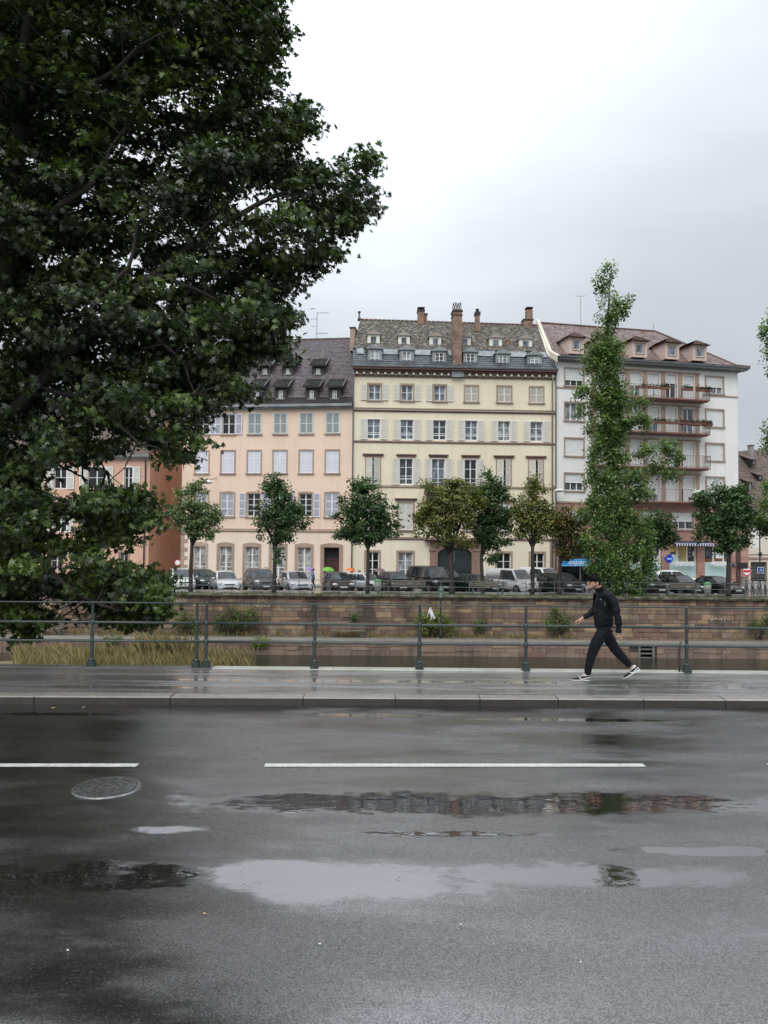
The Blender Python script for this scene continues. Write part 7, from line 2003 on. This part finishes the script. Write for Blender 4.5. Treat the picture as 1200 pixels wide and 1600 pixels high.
car('hatch', 'paint_grey', 'grey car behind the lowest maple branches', 225, D0, A(22)); car('sedan', 'paint_silver', 'silver saloon glimpsed through the maple branches', 125, D0, A(30)); car('hatch', 'paint_black', 'dark car behind the maple near the salmon house', 60, D0, A(22))

# ------------------------------------------------------------------ quay railing, benches, bins, lamp
qr = empty('quay_railing', (0, 50.75, ST_Z), 0, 'thin two-bar metal railing along the top of the far quay', 'railing')
for k in range(-24, 25):
    x = at(600 + k * 44.4, 925, 50.75).x; q = MB(); q.box(x - .022, -.022, 0, x + .022, .022, .92); q.build('post', MATS['far_rail_green'], qr)
for z_ in (.50, .90):
    q = MB(); q.tube([(-24, 0, z_), (0, 0, z_), (26, 0, z_)], .021, 6); q.build('rail', MATS['far_rail_green'], qr)
simple('bench_wood', (0.17, 0.15, 0.12), 0.6, var=.25, scale=6)
def bench(px0, px1, py, Yd, z, label, back=1, rz=0.0):
    x0, x1 = at(px0, py, Yd).x, at(px1, py, Yd).x; w = x1 - x0
    e = empty('park_bench', ((x0 + x1) / 2, Yd, z), rz, label, 'bench')
    for k in range(4):
        q = MB(); q.box(-w / 2, -.22 + k * .12, .43, w / 2, -.13 + k * .12, .47); q.build('seat_slat', MATS['bench_wood'], e)
    for k in range(3):
        q = MB(); yb = back * (.26 + k * .03); q.box(-w / 2, yb, .56 + k * .12, w / 2, yb + .03, .65 + k * .12); q.build('back_slat', MATS['bench_wood'], e)
    for s in (-1, 1):
        for yy in (-.2, .2):
            q = MB(); q.box(s * (w / 2 - .25) - .03, yy - .03, 0, s * (w / 2 - .25) + .03, yy + .03, .43); q.build('leg', MATS['far_rail_green'], e)
        q = MB(); q.tube([(s * (w / 2 - .25), back * .2, .40), (s * (w / 2 - .25), back * .36, .92)], .03, 5); q.build('back_support', MATS['far_rail_green'], e)
    return e
bench(516, 571, 990, 49.0, PATH_Z, 'weathered wooden bench on the lower river path against the stone wall')
bench(611, 665, 925, 51.6, ST_Z, 'wooden bench on the quay in front of the black people carrier', -1)
bench(733, 791, 925, 51.6, ST_Z, 'wooden bench on the quay in front of the dark green saloon', -1)
bench(1038, 1090, 925, 51.6, ST_Z, 'wooden bench on the quay before the black hatchback near the poplar', -1)
bench(62, 100, 996, 49.0, PATH_Z, 'dark bench on the lower path beneath the maple leaves')
simple('bin_mesh', (0.30, 0.33, 0.31), 0.5, var=.2); simple('bin_green', (0.12, 0.38, 0.16), 0.5)
for px_, lab in ((590.5, 'grey litter bin with green lid beside the small boxy dark car'), (1105.5, 'grey litter bin with green lid between the black hatchback and black saloon')):
    p_ = at(px_, 925, 51.3); e = empty('litter_bin', (p_.x, 51.3, ST_Z), 0, lab, 'litter bin')
    q = MB(); q.smooth = True; q.lathe(0, 0, [(.19, .08), (.22, .5), (.24, .78)], 14); q.build('basket', MATS['bin_mesh'], e)
    for k in range(10):
        a = 2 * math.pi * k / 10; q = MB(); q.tube([(.195 * math.cos(a), .195 * math.sin(a), .08), (.245 * math.cos(a), .245 * math.sin(a), .78)], .012, 4); q.build('bar', MATS['iron_light'], e)
    q = MB(); q.smooth = True; q.lathe(0, 0, [(.25, .78), (.26, .84), (.16, .93), (.05, .96)], 14); q.build('lid', MATS['bin_green'], e)
    q = MB(); q.box(-.04, -.04, 0, .04, .04, .1); q.build('foot', MATS['iron_black'], e)
# green lamp post standing on the lower path
p_ = at(688.5, 994, 48.9)
e = empty('lamp_post', (p_.x, 48.9, PATH_Z), 0, 'slender green lamp post with lantern rising from the lower river path', 'lamp post')
zt = at(688.5, 934, 48.9).z - PATH_Z
q = MB(); q.smooth = True; q.lathe(0, 0, [(.10, 0), (.09, .3), (.055, .4), (.05, zt * .6), (.04, zt - .05), (.07, zt)], 10); q.build('pole', MATS['rail_green'], e)
simple('lantern_glass', (0.30, 0.36, 0.34), 0.2); simple('lantern_green', (0.06, 0.12, 0.10), 0.5)
q = MB(); q.lathe(0, 0, [(.09, zt), (.18, zt + .42)], 6); q.build('lantern_glass', MATS['lantern_glass'], e)
q = MB(); q.lathe(0, 0, [(.21, zt + .42), (.20, zt + .48), (.10, zt + .66), (.03, zt + .74)], 6); q.build('lantern_cap', MATS['lantern_green'], e)
for k in range(6):
    a = 2 * math.pi * k / 6; q = MB(); q.tube([(.092 * math.cos(a), .092 * math.sin(a), zt), (.185 * math.cos(a), .185 * math.sin(a), zt + .42)], .012, 4); q.build('lantern_bar', MATS['lantern_green'], e)
p_ = at(413.5, 928, 49.6)
# white bag caught in the bush
p_ = at(672, 957, 49.2); simple('white_plastic', (0.82, 0.83, 0.84), 0.35, var=.05)
q = MB(); pts = [(-.25, 0, -.35), (-.14, -.05, -.02), (-.05, -.03, .32), (.06, -.06, .36), (.14, -.03, .12), (.30, -.04, -.22), (.34, 0, -.36), (.22, .03, -.40), (.12, -.02, -.12), (.12, .02, -.42), (.02, 0, -.55), (.04, -.05, -.20), (-.04, -.04, .02), (-.14, .02, -.20)]
n = len(pts); q.smooth = False
q.add([(x, y - .05 - .06 * (k % 2), z) for k, (x, y, z) in enumerate(pts)] + [(x * .9, y + .08, z * .95) for x, y, z in pts], [tuple(range(n - 1, -1, -1)), tuple(range(n, 2 * n))] + [(k, (k + 1) % n, (k + 1) % n + n, k + n) for k in range(n)])
tag(q.build('plastic_bag', MATS['white_plastic'], loc=p_), 'crumpled white plastic bag caught on top of the bright green bush', 'bag')
# grey electric cabinet and bicycles at the right
p_ = at(1163, 925, 60.5); e = empty('electric_cabinet', (p_.x, 60.5, RD_Z + .05), 0, 'narrow pale grey cabinet at the foot of the brown post', 'cabinet')
q = MB(); q.box(-.17, -.15, 0, .17, .15, 1.1); q.build('cabinet_body', MATS['bin_mesh'], e); q = MB(); q.box(-.2, -.18, 1.1, .2, .18, 1.16); q.build('cabinet_lid', MATS['iron_light'], e)
def bicycle(px_, Yd, rz, label, mat):
    p_ = at(px_, 925, Yd); e = empty('bicycle', (p_.x, Yd, ST_Z), rz, label, 'bicycle', 'bicycles parked by the quay rail')
    for x in (-.52, .52):
        w = empty('wheel', (x, 0, .34), 0, parent=e); n = 20
        q = MB(); q.tube([(.33 * math.cos(2 * math.pi * k / n), 0, .33 * math.sin(2 * math.pi * k / n)) for k in range(n + 1)], .018, 5, caps=False); q.build('tyre', MATS['tyre'], w)
        q = MB()
        for k in range(9): a = math.pi * k / 9; q.tube([(.32 * math.cos(a), 0, .32 * math.sin(a)), (-.32 * math.cos(a), 0, -.32 * math.sin(a))], .003, 3)
        q.build('spokes', MATS['rim'], w)
    q = MB(); B_, S_, H_ = (-.05, 0, .30), (-.18, 0, .82), (.34, 0, .88)
    for a, b_ in ((B_, S_), (S_, H_), (B_, (.36, 0, .74)), ((-.52, 0, .34), S_), ((-.52, 0, .34), B_), ((.52, 0, .34), H_), (S_, (-.21, 0, .96)), (H_, (.32, 0, 1.02))): q.tube([a, b_], .017, 6)
    q.build('frame', MATS[mat], e)
    q = MB(); q.smooth = True; q.ball((-.22, 0, .98), (.13, .07, .035), 8, 5); q.build('saddle', MATS['black_trim'], e)
    q = MB(); q.tube([(.26, -.28, 1.04), (.34, -.1, 1.03), (.34, .1, 1.03), (.26, .28, 1.04)], .014, 5); q.build('handlebar', MATS['iron_light'], e)
    q = MB(); q.tube([(-.05, -.1, .3), (.1, -.1, .22), (.1, -.18, .22)], .012, 4); q.tube([(-.05, .1, .3), (-.2, .1, .38), (-.2, .18, .38)], .012, 4); q.build('crank', MATS['iron_light'], e)
for i, (px_, rz) in enumerate(((1166, 1.0), (1176, 1.25), (1186, .9), (1196, 1.2), (1208, 1.0))):
    bicycle(px_, 53.0 + .2 * i, rz, ['dark bicycle nearest the black saloon', 'bicycle second in the row from the black saloon', 'bicycle parked right under the blue square sign', 'bicycle just past the blue square sign', 'bicycle furthest along the row, cut by the frame edge'][i], ['iron_black', 'sign_navy', 'iron_black', 'iron_light', 'iron_black'][i])

# ------------------------------------------------------------------ people
def skin(name, V, E, R, mat, parent, levels=2, root=0, smooth=True):
    me = bpy.data.meshes.new(name); me.from_pydata([tuple(v) for v in V], E, []); me.update()
    o = bpy.data.objects.new(name, me); COL.objects.link(o)
    md = o.modifiers.new('skin', 'SKIN'); md.use_smooth_shade = True; md.branch_smoothing = .4
    for i, r in enumerate(R):
        sv = me.skin_vertices[0].data[i]; sv.radius = (r, r) if not hasattr(r, '__len__') else r; sv.use_root = (i == root)
    sb = o.modifiers.new('sub', 'SUBSURF'); sb.levels = levels; sb.render_levels = levels
    dg = bpy.context.evaluated_depsgraph_get(); ev = o.evaluated_get(dg)
    m2 = bpy.data.meshes.new_from_object(ev); COL.objects.unlink(o); bpy.data.objects.remove(o)
    m2.name = name; m2.materials.clear(); m2.materials.append(MATS[mat])
    m2.polygons.foreach_set('use_smooth', [True] * len(m2.polygons))
    o = bpy.data.objects.new(name, m2); COL.objects.link(o)
    if parent: o.parent = parent
    return o
simple('skin', (0.46, 0.26, 0.185), 0.5, var=.08); simple('skin_tan', (0.40, 0.22, 0.15), 0.5, var=.08)
simple('hair_dark', (0.005, 0.004, 0.004), 0.7, spec=.12, var=.3, scale=20, bump=.6, bscale=90)
simple('jacket_black', (0.005, 0.006, 0.010), 0.62, var=.3, scale=6, spec=.18, bump=.5, bscale=14)
simple('jeans_black', (0.005, 0.006, 0.009), 0.8, var=.3, scale=8, spec=.2, bump=.4, bscale=20)
simple('shoe_black', (0.007, 0.007, 0.010), 0.5, spec=.3); simple('shoe_white', (0.78, 0.78, 0.77), 0.5); simple('shoe_lace', (0.55, 0.56, 0.58), 0.7)
simple('coat_blue', (0.10, 0.20, 0.42), 0.6, var=.15); simple('trousers_grey', (0.05, 0.055, 0.07), 0.8)
simple('brolly_purple', (0.34, 0.22, 0.62), 0.45, var=.1); simple('brolly_green', (0.16, 0.48, 0.05), 0.45, var=.1); simple('brolly_orange', (0.85, 0.17, 0.03), 0.45, var=.1); simple('brolly_mauve', (0.19, 0.12, 0.13), 0.45, var=.1); simple('coat_dark', (0.03, 0.03, 0.035), 0.7)

def walker(px_, Yd, label, coat, coatm, brolly, bm, bpx, bpy_, bw, face=1, tilt=0.0, lab2='', zb=RD_Z):
    p_ = at(px_, 925, Yd); e = empty('person', (p_.x, Yd, zb), 0, label, 'person'); e.scale = (.9, .9, .9)
    V = [(0, 0, .95), (0, 0, 1.15), (0, 0, 1.38), (.02 * face, 0, 1.50), (.03 * face, 0, 1.60), (.03 * face, 0, 1.70), (0, -.17, 1.38), (.02 * face, -.22, 1.12), (.16 * face, -.20, 1.05), (0, .17, 1.38), (.05 * face, .2, 1.15), (.18 * face, .1, 1.25), (.02, -.09, .88), (.14 * face, -.09, .48), (.10 * face, -.09, .08), (.24 * face, -.09, .04), (-.02, .09, .88), (-.05 * face, .09, .48), (-.2 * face, .09, .10), (-.08 * face, .09, .04)]
    E = [(0, 1), (1, 2), (2, 3), (3, 4), (4, 5), (2, 6), (6, 7), (7, 8), (2, 9), (9, 10), (10, 11), (0, 12), (12, 13), (13, 14), (14, 15), (0, 16), (16, 17), (17, 18), (18, 19)]
    R = [.11, .11, .12, .05, .085, .07, .055, .042, .03, .055, .042, .03, .08, .055, .04, .035, .08, .055, .04, .035]
    skin('body', V, E, R, 'skin', e, 1)
    Vj = [V[0], V[1], V[2], (0, 0, 1.46), V[6], V[7], (V[8][0] * .8, V[8][1], V[8][2] + .03), V[9], V[10], (V[11][0] * .8, V[11][1], V[11][2] - .01), (0, 0, .80)]
    skin('coat', Vj, [(0, 1), (1, 2), (2, 3), (2, 4), (4, 5), (5, 6), (2, 7), (7, 8), (8, 9), (0, 10)], [(.17, .15), (.155, .15), (.16, .15), .09, .075, .06, .05, .075, .06, .05, (.18, .16)], coatm, e, 1)
    skin('trousers', [V[0], V[12], V[13], V[14], V[16], V[17], V[18]], [(0, 1), (1, 2), (2, 3), (0, 4), (4, 5), (5, 6)], [.13, .10, .07, .055, .10, .07, .055], 'trousers_grey', e, 1)
    q = MB(); q.smooth = True; q.ball((-.01 * face + .02, 0, 1.69), (.10, .09, .09), 10, 7); q.build('hair', MATS['hair_dark'], e)
    # umbrella, held
    c = at(bpx, bpy_ - 1.2, Yd); hx, hy, hz = p_.x + V[11][0] * .9, Yd + V[11][1] * .9, zb + V[11][2] * .9
    u = empty('umbrella', (hx, hy, hz), 0, brolly, 'umbrella'); top = Vector((c.x - hx, -.0, c.z - hz)); r_ = bw / F * Yd / 2; hgt = r_ * .62
    n = 8; q = MB(); q.smooth = False; rot = Matrix.Rotation(tilt, 3, 'Y')
    rings = []
    for t in (0, .35, .7, 1.0):
        rr2 = r_ * math.sin(t * math.pi / 2 * .96); zz_ = hgt * (math.cos(t * math.pi / 2) - .5)
        rings.append([top + rot @ Vector((rr2 * math.cos(2 * math.pi * k / (2 * n)) * (1.0 if k % 2 == 0 else .95), rr2 * math.sin(2 * math.pi * k / (2 * n)) * (1.0 if k % 2 == 0 else .95), zz_ + (0 if k % 2 == 0 else .03 * t))) for k in range(2 * n)])
    vs = [top + rot @ Vector((0, 0, hgt * .52))]; vs += [v for rg_ in rings[1:] for v in rg_]; m_ = 2 * n
    fs = [(0, 1 + k, 1 + (k + 1) % m_) for k in range(m_)] + [(1 + j * m_ + k, 1 + (j + 1) * m_ + k, 1 + (j + 1) * m_ + (k + 1) % m_, 1 + j * m_ + (k + 1) % m_) for j in range(2) for k in range(m_)]
    q.add(vs, fs); q.build('canopy', MATS[bm], u)
    q = MB(); q.tube([(0, 0, -.08), top + rot @ Vector((0, 0, hgt * .62))], .012, 5); q.build('shaft', MATS['iron_light'], u)
    for k in range(n):
        q = MB(); q.tube([top + rot @ Vector((0, 0, hgt * .45)), rings[2][2 * k] - Vector((0, 0, .02)), rings[3][2 * k]], .006, 3); q.build('rib', MATS['iron_light'], u)
walker(489, 59.4, 'person in a blue raincoat walking behind the silver hatchback', '', 'coat_blue', 'purple umbrella held over the person in blue', 'brolly_purple', 484.5, 890.5, 15, -1, .45)
walker(512, 60.4, 'person hidden under the green umbrella before the brown door', '', 'coat_dark', 'bright green umbrella in front of the brown door', 'brolly_green', 512.5, 890.5, 21, 1, .05)
walker(551, 60.6, 'dark haired person beneath the orange umbrella', '', 'coat_dark', 'bright orange umbrella by the yellow wall', 'brolly_orange', 548, 891, 15.5, -1, .12)
walker(596, 60.6, 'person walking behind the small boxy dark car', '', 'coat_dark', 'dull mauve umbrella above the small boxy dark car', 'brolly_mauve', 594, 892, 19, -1, .1)
# ------------------------------------------------------------------ the walking man
MYD = 12.95
GZ = KH + .004
mb = at(942, 1061, MYD); mb.z = GZ
man = empty('person', mb, 0, 'young dark haired man in black jacket and jeans striding along the wet pavement, head bowed', 'person')
def M(px, py, dy=0.0):
    v = at(px, py, MYD) - mb; return Vector((v.x, dy, v.z))
def rumple(o, amp, fr):
    me = o.data
    from mathutils import noise as mn
    nr = [v.normal.copy() for v in me.vertices]
    for v, n in zip(me.vertices, nr):
        c = v.co; k = mn.noise(Vector((c.x * fr * .7, c.y * fr * .7, c.z * fr * 1.9))) + .5 * mn.noise(Vector((c.x * fr * 2, c.y * fr, c.z * fr * 3.3)))
        v.co = c + n * amp * k
    me.update()
# body: one skinned figure; -y is the side towards the photographer
V = []; E = []; R = []
def add(p, r, par=None):
    V.append(p); R.append(r); i = len(V) - 1
    if par is not None: E.append((par, i))
    return i
pel = add(M(943.5, 977), .06)
sp1 = add(M(943, 960), .06, pel); sp2 = add(M(944, 938), .07, sp1); nk0 = add(M(940.5, 923.5), .062, sp2); nk1 = add(M(934.5, 917), .056, nk0)
hd1 = add(M(929.0, 911.5), (.082, .070), nk1); hd2 = add(M(927.6, 905.5), (.088, .076), hd1); hd3 = add(M(927.8, 900.8), (.062, .056), hd2)
jaw = add(M(922.8, 917.8), (.036, .036), hd1); chin = add(M(921.0, 919.8), (.026, .028), jaw)
arms = {}
for s, sh, el, wr in ((-1, (948, 931), (956, 956), (960.5, 985)), (1, (943, 931), (935, 955), (916, 966.8))):
    a = add(M(*sh, s * .16), .035, sp2); b_ = add(M(*el, s * (.235 if s < 0 else .22)), .028, a); c = add(M(*wr, s * .20), .026, b_); arms[s] = c
for s, hip, kn, an, ft in ((-1, (941.5, 984), (925, 1011), (916, 1050), (900, 1057.5)), (1, (946, 984), (959.5, 1014), (989.5, 1043), (980, 1056))):
    a = add(M(*hip, s * .085), .045, pel); b_ = add(M(*kn, s * .085), .035, a); c = add(M(*an, s * .08), .034, b_); add(M(ft[0] + 6, ft[1] - 1, s * .08), .018, c)
# hands: palm then four fingers and a thumb, lightly curled
def hand(w, pts_palm, fingers, thumb, s):
    p1 = add(M(*pts_palm[0], s * .20), (.030, .020), w); p2 = add(M(*pts_palm[1], s * .20), (.034, .018), p1)
    for k, chain in enumerate(fingers):
        prev = p2
        for j, (x, y) in enumerate(chain): prev = add(M(x, y, s * .20 + (k - 1.5) * .017), [.0105, .0095, .008][min(j, 2)], prev)
    prev = p1
    for j, (x, y) in enumerate(thumb): prev = add(M(x, y, s * .20 - .040 - .006 * j), [.012, .010, .0085][j], prev)
hand(arms[1], [(912.5, 969), (908.5, 971)], [[(905.3, 972.6), (904, 975), (905.2, 976.8)], [(905.0, 972.2), (903.4, 974.8), (904.6, 977.4)], [(905.3, 972.8), (904.2, 975.6), (905.8, 977.4)], [(906.3, 973.4), (905.6, 975.8), (907, 977)]], [(910, 972.6), (908.6, 975.3), (907.6, 977)], 1)
hand(arms[-1], [(961.5, 988), (961.8, 991)], [[(963.8, 993), (965, 995), (963.4, 996.4)], [(963.2, 993.6), (964.2, 996), (962.2, 997)], [(962.4, 993.9), (963.0, 996.2), (961.2, 996.8)], [(961.6, 993.6), (961.8, 995.6), (960.4, 996)]], [(959.4, 990.6), (957.8, 992.4), (958.2, 994.3)], -1)
body = skin('body', V, E, R, 'skin_tan', man, 2)
# facial features
q = MB(); q.smooth = True; q.ball(M(919.3, 912.4, 0), (.026, .017, .022), 8, 6); q.tube([M(921.6, 906.5, 0), M(920.2, 909.6, 0), M(918.6, 912.6, 0)], [.020, .018, .016], 6); q.build('nose', MATS['skin_tan'], man)
q = MB(); q.smooth = True; q.ball(M(920.0, 916.3, 0), (.016, .024, .008), 8, 5); q.build('lips', MATS['sign_ring_red'] if False else MATS['skin'], man)
for s in (-1, 1):
    q = MB(); q.smooth = True; q.ball(M(921.3, 909.3, s * .034), (.008, .011, .007), 8, 6); q.build('eye', MATS['hair_dark'], man)
    q = MB(); q.smooth = True; q.tube([M(919.2, 907.2, s * .018), M(919.6, 906.6, s * .036), M(921.4, 906.8, s * .056)], [.005, .007, .004], 5); q.build('eyebrow', MATS['hair_dark'], man)
    q = MB(); q.smooth = True; q.ball(M(931.4, 911.4, s * .080), (.020, .011, .032), 10, 7); q.build('ear', MATS['skin_tan'], man)
# short beard along the jaw
simple('stubble', (0.07, 0.045, 0.035), 0.8, var=.4, scale=60)
q = MB(); q.smooth = True
for s in (-1, 1): q.tube([M(929, 914.5, s * .062), M(926, 918.3, s * .050), M(922.4, 920.9, s * .026), M(920.8, 921.2, 0)], [.012, .019, .020, .019], 7)
q.build('beard', MATS['stubble'], man)
# hair: thick cap with a quiff over the forehead
hv = [M(930.5, 903.5), M(926, 902.2), M(920.5, 903.4), M(917.6, 905.4), M(935, 906.5), M(936.2, 911.5), M(935.2, 915.2)]
q = MB(); q.smooth = True
q.ball(M(928.2, 904.6), (.100, .084, .072), 14, 10); q.ball(M(931.5, 907.5), (.078, .080, .085), 14, 10); q.ball(M(923.0, 902.4), (.046, .062, .040), 12, 8); q.ball(M(934.6, 912.0), (.036, .062, .058), 12, 8)
q.build('hair', MATS['hair_dark'], man)
q = MB(); rr = random.Random(4)
for k in range(150):   # loose strands break up the outline
    a = rr.uniform(-2.6, .9); x0, y0 = 928 + 8.4 * math.cos(a), 906.5 + 8.2 * math.sin(a) - 1.0; dy_ = rr.uniform(-.07, .07)
    q.tube([M(x0, y0, dy_ * .8), M(x0 + rr.uniform(-1.2, 1.0) - .4, y0 + rr.uniform(-1.2, .6), dy_)], [.006, .0015], 3)
tag(q.build('hair_strands', MATS['hair_dark'], man), kind='stuff')
# jacket
jv = [M(944, 984), M(943, 968), M(943.5, 952), M(945, 937), M(944, 929), M(938.8, 921.5), M(936.2, 918.4)]
je = [(i, i + 1) for i in range(6)]; jr = [(.150, .17), (.158, .18), (.160, .18), (.158, .185), (.135, .165), (.085, .09), (.070, .074)]
def jadd(p, r, par): jv.append(p); jr.append(r); je.append((par, len(jv) - 1)); return len(jv) - 1
a = jadd(M(949, 928.5, -.16), .098, 4); a = jadd(M(954, 942, -.215), .072, a); a = jadd(M(957.4, 956, -.235), .064, a); a = jadd(M(959.8, 970, -.225), .056, a); a = jadd(M(961, 983, -.205), .046, a); jadd(M(961, 986.5, -.20), .040, a)
a = jadd(M(943, 928.5, .16), .098, 4); a = jadd(M(939, 943, .21), .072, a); a = jadd(M(934.5, 955.5, .22), .064, a); a = jadd(M(926, 961.5, .21), .054, a); a = jadd(M(918.6, 965.6, .20), .046, a); jadd(M(916.2, 967, .20), .040, a)
jk = skin('jacket', jv, je, jr, 'jacket_black', man, 3); rumple(jk, .016, 7.0)
q = MB(); q.smooth = True; n = 14      # waistband and stand collar
for zc, rx, ry, r in ((983, .125, .145, .018),):
    c = M(944, zc); q.tube([c + Vector((rx * math.cos(2 * math.pi * k / n), ry * math.sin(2 * math.pi * k / n), -.02 * math.cos(2 * math.pi * k / n))) for k in range(n + 1)], r, 6, caps=False)
q.build('waistband', MATS['jacket_black'], jk)
q = MB(); q.smooth = True; c = M(936.6, 918.2)
q.tube([c + Vector((.070 * math.cos(2 * math.pi * k / n) - 0, .070 * math.sin(2 * math.pi * k / n), .035 * math.cos(2 * math.pi * k / n) - .0)) for k in range(n + 1)], .016, 6, caps=False); q.build('collar', MATS['jacket_black'], jk)
simple('zip_grey', (0.30, 0.31, 0.33), 0.4, .6)
q = MB(); q.tube([M(940.6, 939.5, -.178), M(940.2, 945, -.186)], .0035, 4); q.build('pocket_zip', MATS['zip_grey'], jk)
q = MB(); q.box(-.014, 0, -.006, .014, .004, .006); o = q.build('chest_mark', MATS['zip_grey'], jk); o.location = M(934.6, 935.4, -.152); o.rotation_euler = (0, 0, -.5)
# creases: thin rolls of cloth at elbow and waist
q = MB(); q.smooth = True; rr = random.Random(9)
for x0, y0, x1, y1, dy_ in ((952, 955, 960, 958, -.285), (953, 960, 961, 962, -.28), (934, 970, 948, 975, -.165), (936, 963, 950, 966, -.172), (938, 947, 947, 953, -.178), (950, 934, 956, 940, -.262)):
    q.tube([M(x0, y0, dy_ + .02), M((x0 + x1) / 2, (y0 + y1) / 2 + .8, dy_), M(x1, y1, dy_ + .03)], [.004, .012, .004], 5)
q.build('crease', MATS['jacket_black'], jk)
# trousers
tv = [M(944, 972)]; tr = [(.135, .15)]; te = []
def tadd(p, r, par): tv.append(p); tr.append(r); te.append((par, len(tv) - 1)); return len(tv) - 1
w0 = tadd(M(944, 983), (.138, .16), 0)
a = tadd(M(940, 989, -.085), .122, w0); a = tadd(M(931, 1001, -.088), .108, a); a = tadd(M(925, 1012, -.088), .092, a); a = tadd(M(921.5, 1026, -.086), .082, a); a = tadd(M(917.6, 1040, -.083), .068, a); tadd(M(915.6, 1054.5, -.08), .058, a)
a = tadd(M(948.5, 989, .085), .118, w0); a = tadd(M(955, 1001, .088), .104, a); a = tadd(M(961, 1013, .088), .090, a); a = tadd(M(971, 1024, .086), .078, a); a = tadd(M(981, 1034.5, .083), .066, a); tadd(M(988, 1043.5, .08), .058, a)
tj = skin('trousers', tv, te, tr, 'jeans_black', man, 3); rumple(tj, .010, 9.0)
q = MB(); q.smooth = True
for x0, y0, x1, y1, dy_ in ((920, 1010, 930, 1007, -.165), (919, 1014, 929, 1016, -.166), (914, 1046, 920, 1044, -.137), (932, 992, 945, 990, -.19)):
    q.tube([M(x0, y0, dy_ + .03), M((x0 + x1) / 2, (y0 + y1) / 2 + .6, dy_), M(x1, y1, dy_ + .03)], [.004, .011, .004], 5)
q.build('crease', MATS['jeans_black'], tj)
# trainers: lofted uppers on white soles
def trainer(toe, heel, dy):
    T, Hh = M(*toe, dy), M(*heel, dy); ax = (T - Hh); L = ax.length; ax.normalize(); up = Vector((-ax.z, 0, ax.x)); up = up if up.z > 0 else -up
    e = empty('shoe', (0, 0, 0), parent=man)
    def ring(t, w, h0, h1, n=10):
        c = Hh + ax * (L * t); out = []
        for k in range(n):
            a = 2 * math.pi * k / n; yy = w * math.cos(a); hh = h0 + (h1 - h0) * (.5 + .5 * math.sin(a)); out.append(c + up * hh + Vector((0, yy, 0)))
        return out
    q = MB(); q.smooth = True; loft(q, [ring(.0, .022, .018, .045), ring(.04, .034, .014, .075), ring(.15, .038, .012, .088), ring(.32, .038, .012, .085), ring(.48, .042, .012, .068), ring(.68, .048, .012, .050), ring(.86, .042, .012, .038), ring(.97, .024, .012, .026)]); q.build('upper', MATS['shoe_black'], e)
    q = MB(); q.smooth = True; loft(q, [ring(-.01, .022, 0, .020), ring(.04, .038, -.002, .022), ring(.3, .042, 0, .020), ring(.68, .050, 0, .018), ring(.9, .044, .002, .017), ring(1.0, .020, .006, .016)]); q.build('sole', MATS['shoe_white'], e)
    for s in (-1, 1):
        q = MB(); P_ = lambda t, h, w: Hh + ax * (L * t) + up * h + Vector((0, s * w, 0))
        q.tube([P_(.02, .052, .032), P_(.16, .050, .041), P_(.30, .036, .042), P_(.44, .030, .043)], .0065, 5); q.tube([P_(.44, .022, .045), P_(.50, .040, .044), P_(.55, .056, .034)], .0075, 5); q.build('stripe', MATS['shoe_white'], e)
    q = MB()
    for k in range(5):
        t = .36 + k * .055; h = .088 - k * .008; c = Hh + ax * (L * t) + up * h
        q.tube([c + Vector((0, -.030, -.008)), c + Vector((0, 0, .006)), c + Vector((0, .030, -.008))], .005, 4)
    q.tube([Hh + ax * (L * .30) + up * .094, Hh + ax * (L * .24) + up * .122 + Vector((0, .02, 0)), Hh + ax * (L * .33) + up * .118, Hh + ax * (L * .36) + up * .092], .005, 4)
    q.build('laces', MATS['shoe_lace'], e)
    q = MB(); q.smooth = True; loft(q, [ring(.10, .030, .07, .115), ring(.18, .034, .07, .112), ring(.30, .034, .07, .102), ring(.36, .028, .07, .092)]); q.build('tongue', MATS['shoe_lace'], e)
trainer((889.5, 1061.5), (918.6, 1062.2), -.08)
trainer((976.5, 1062.0), (1002, 1047.8), .08)
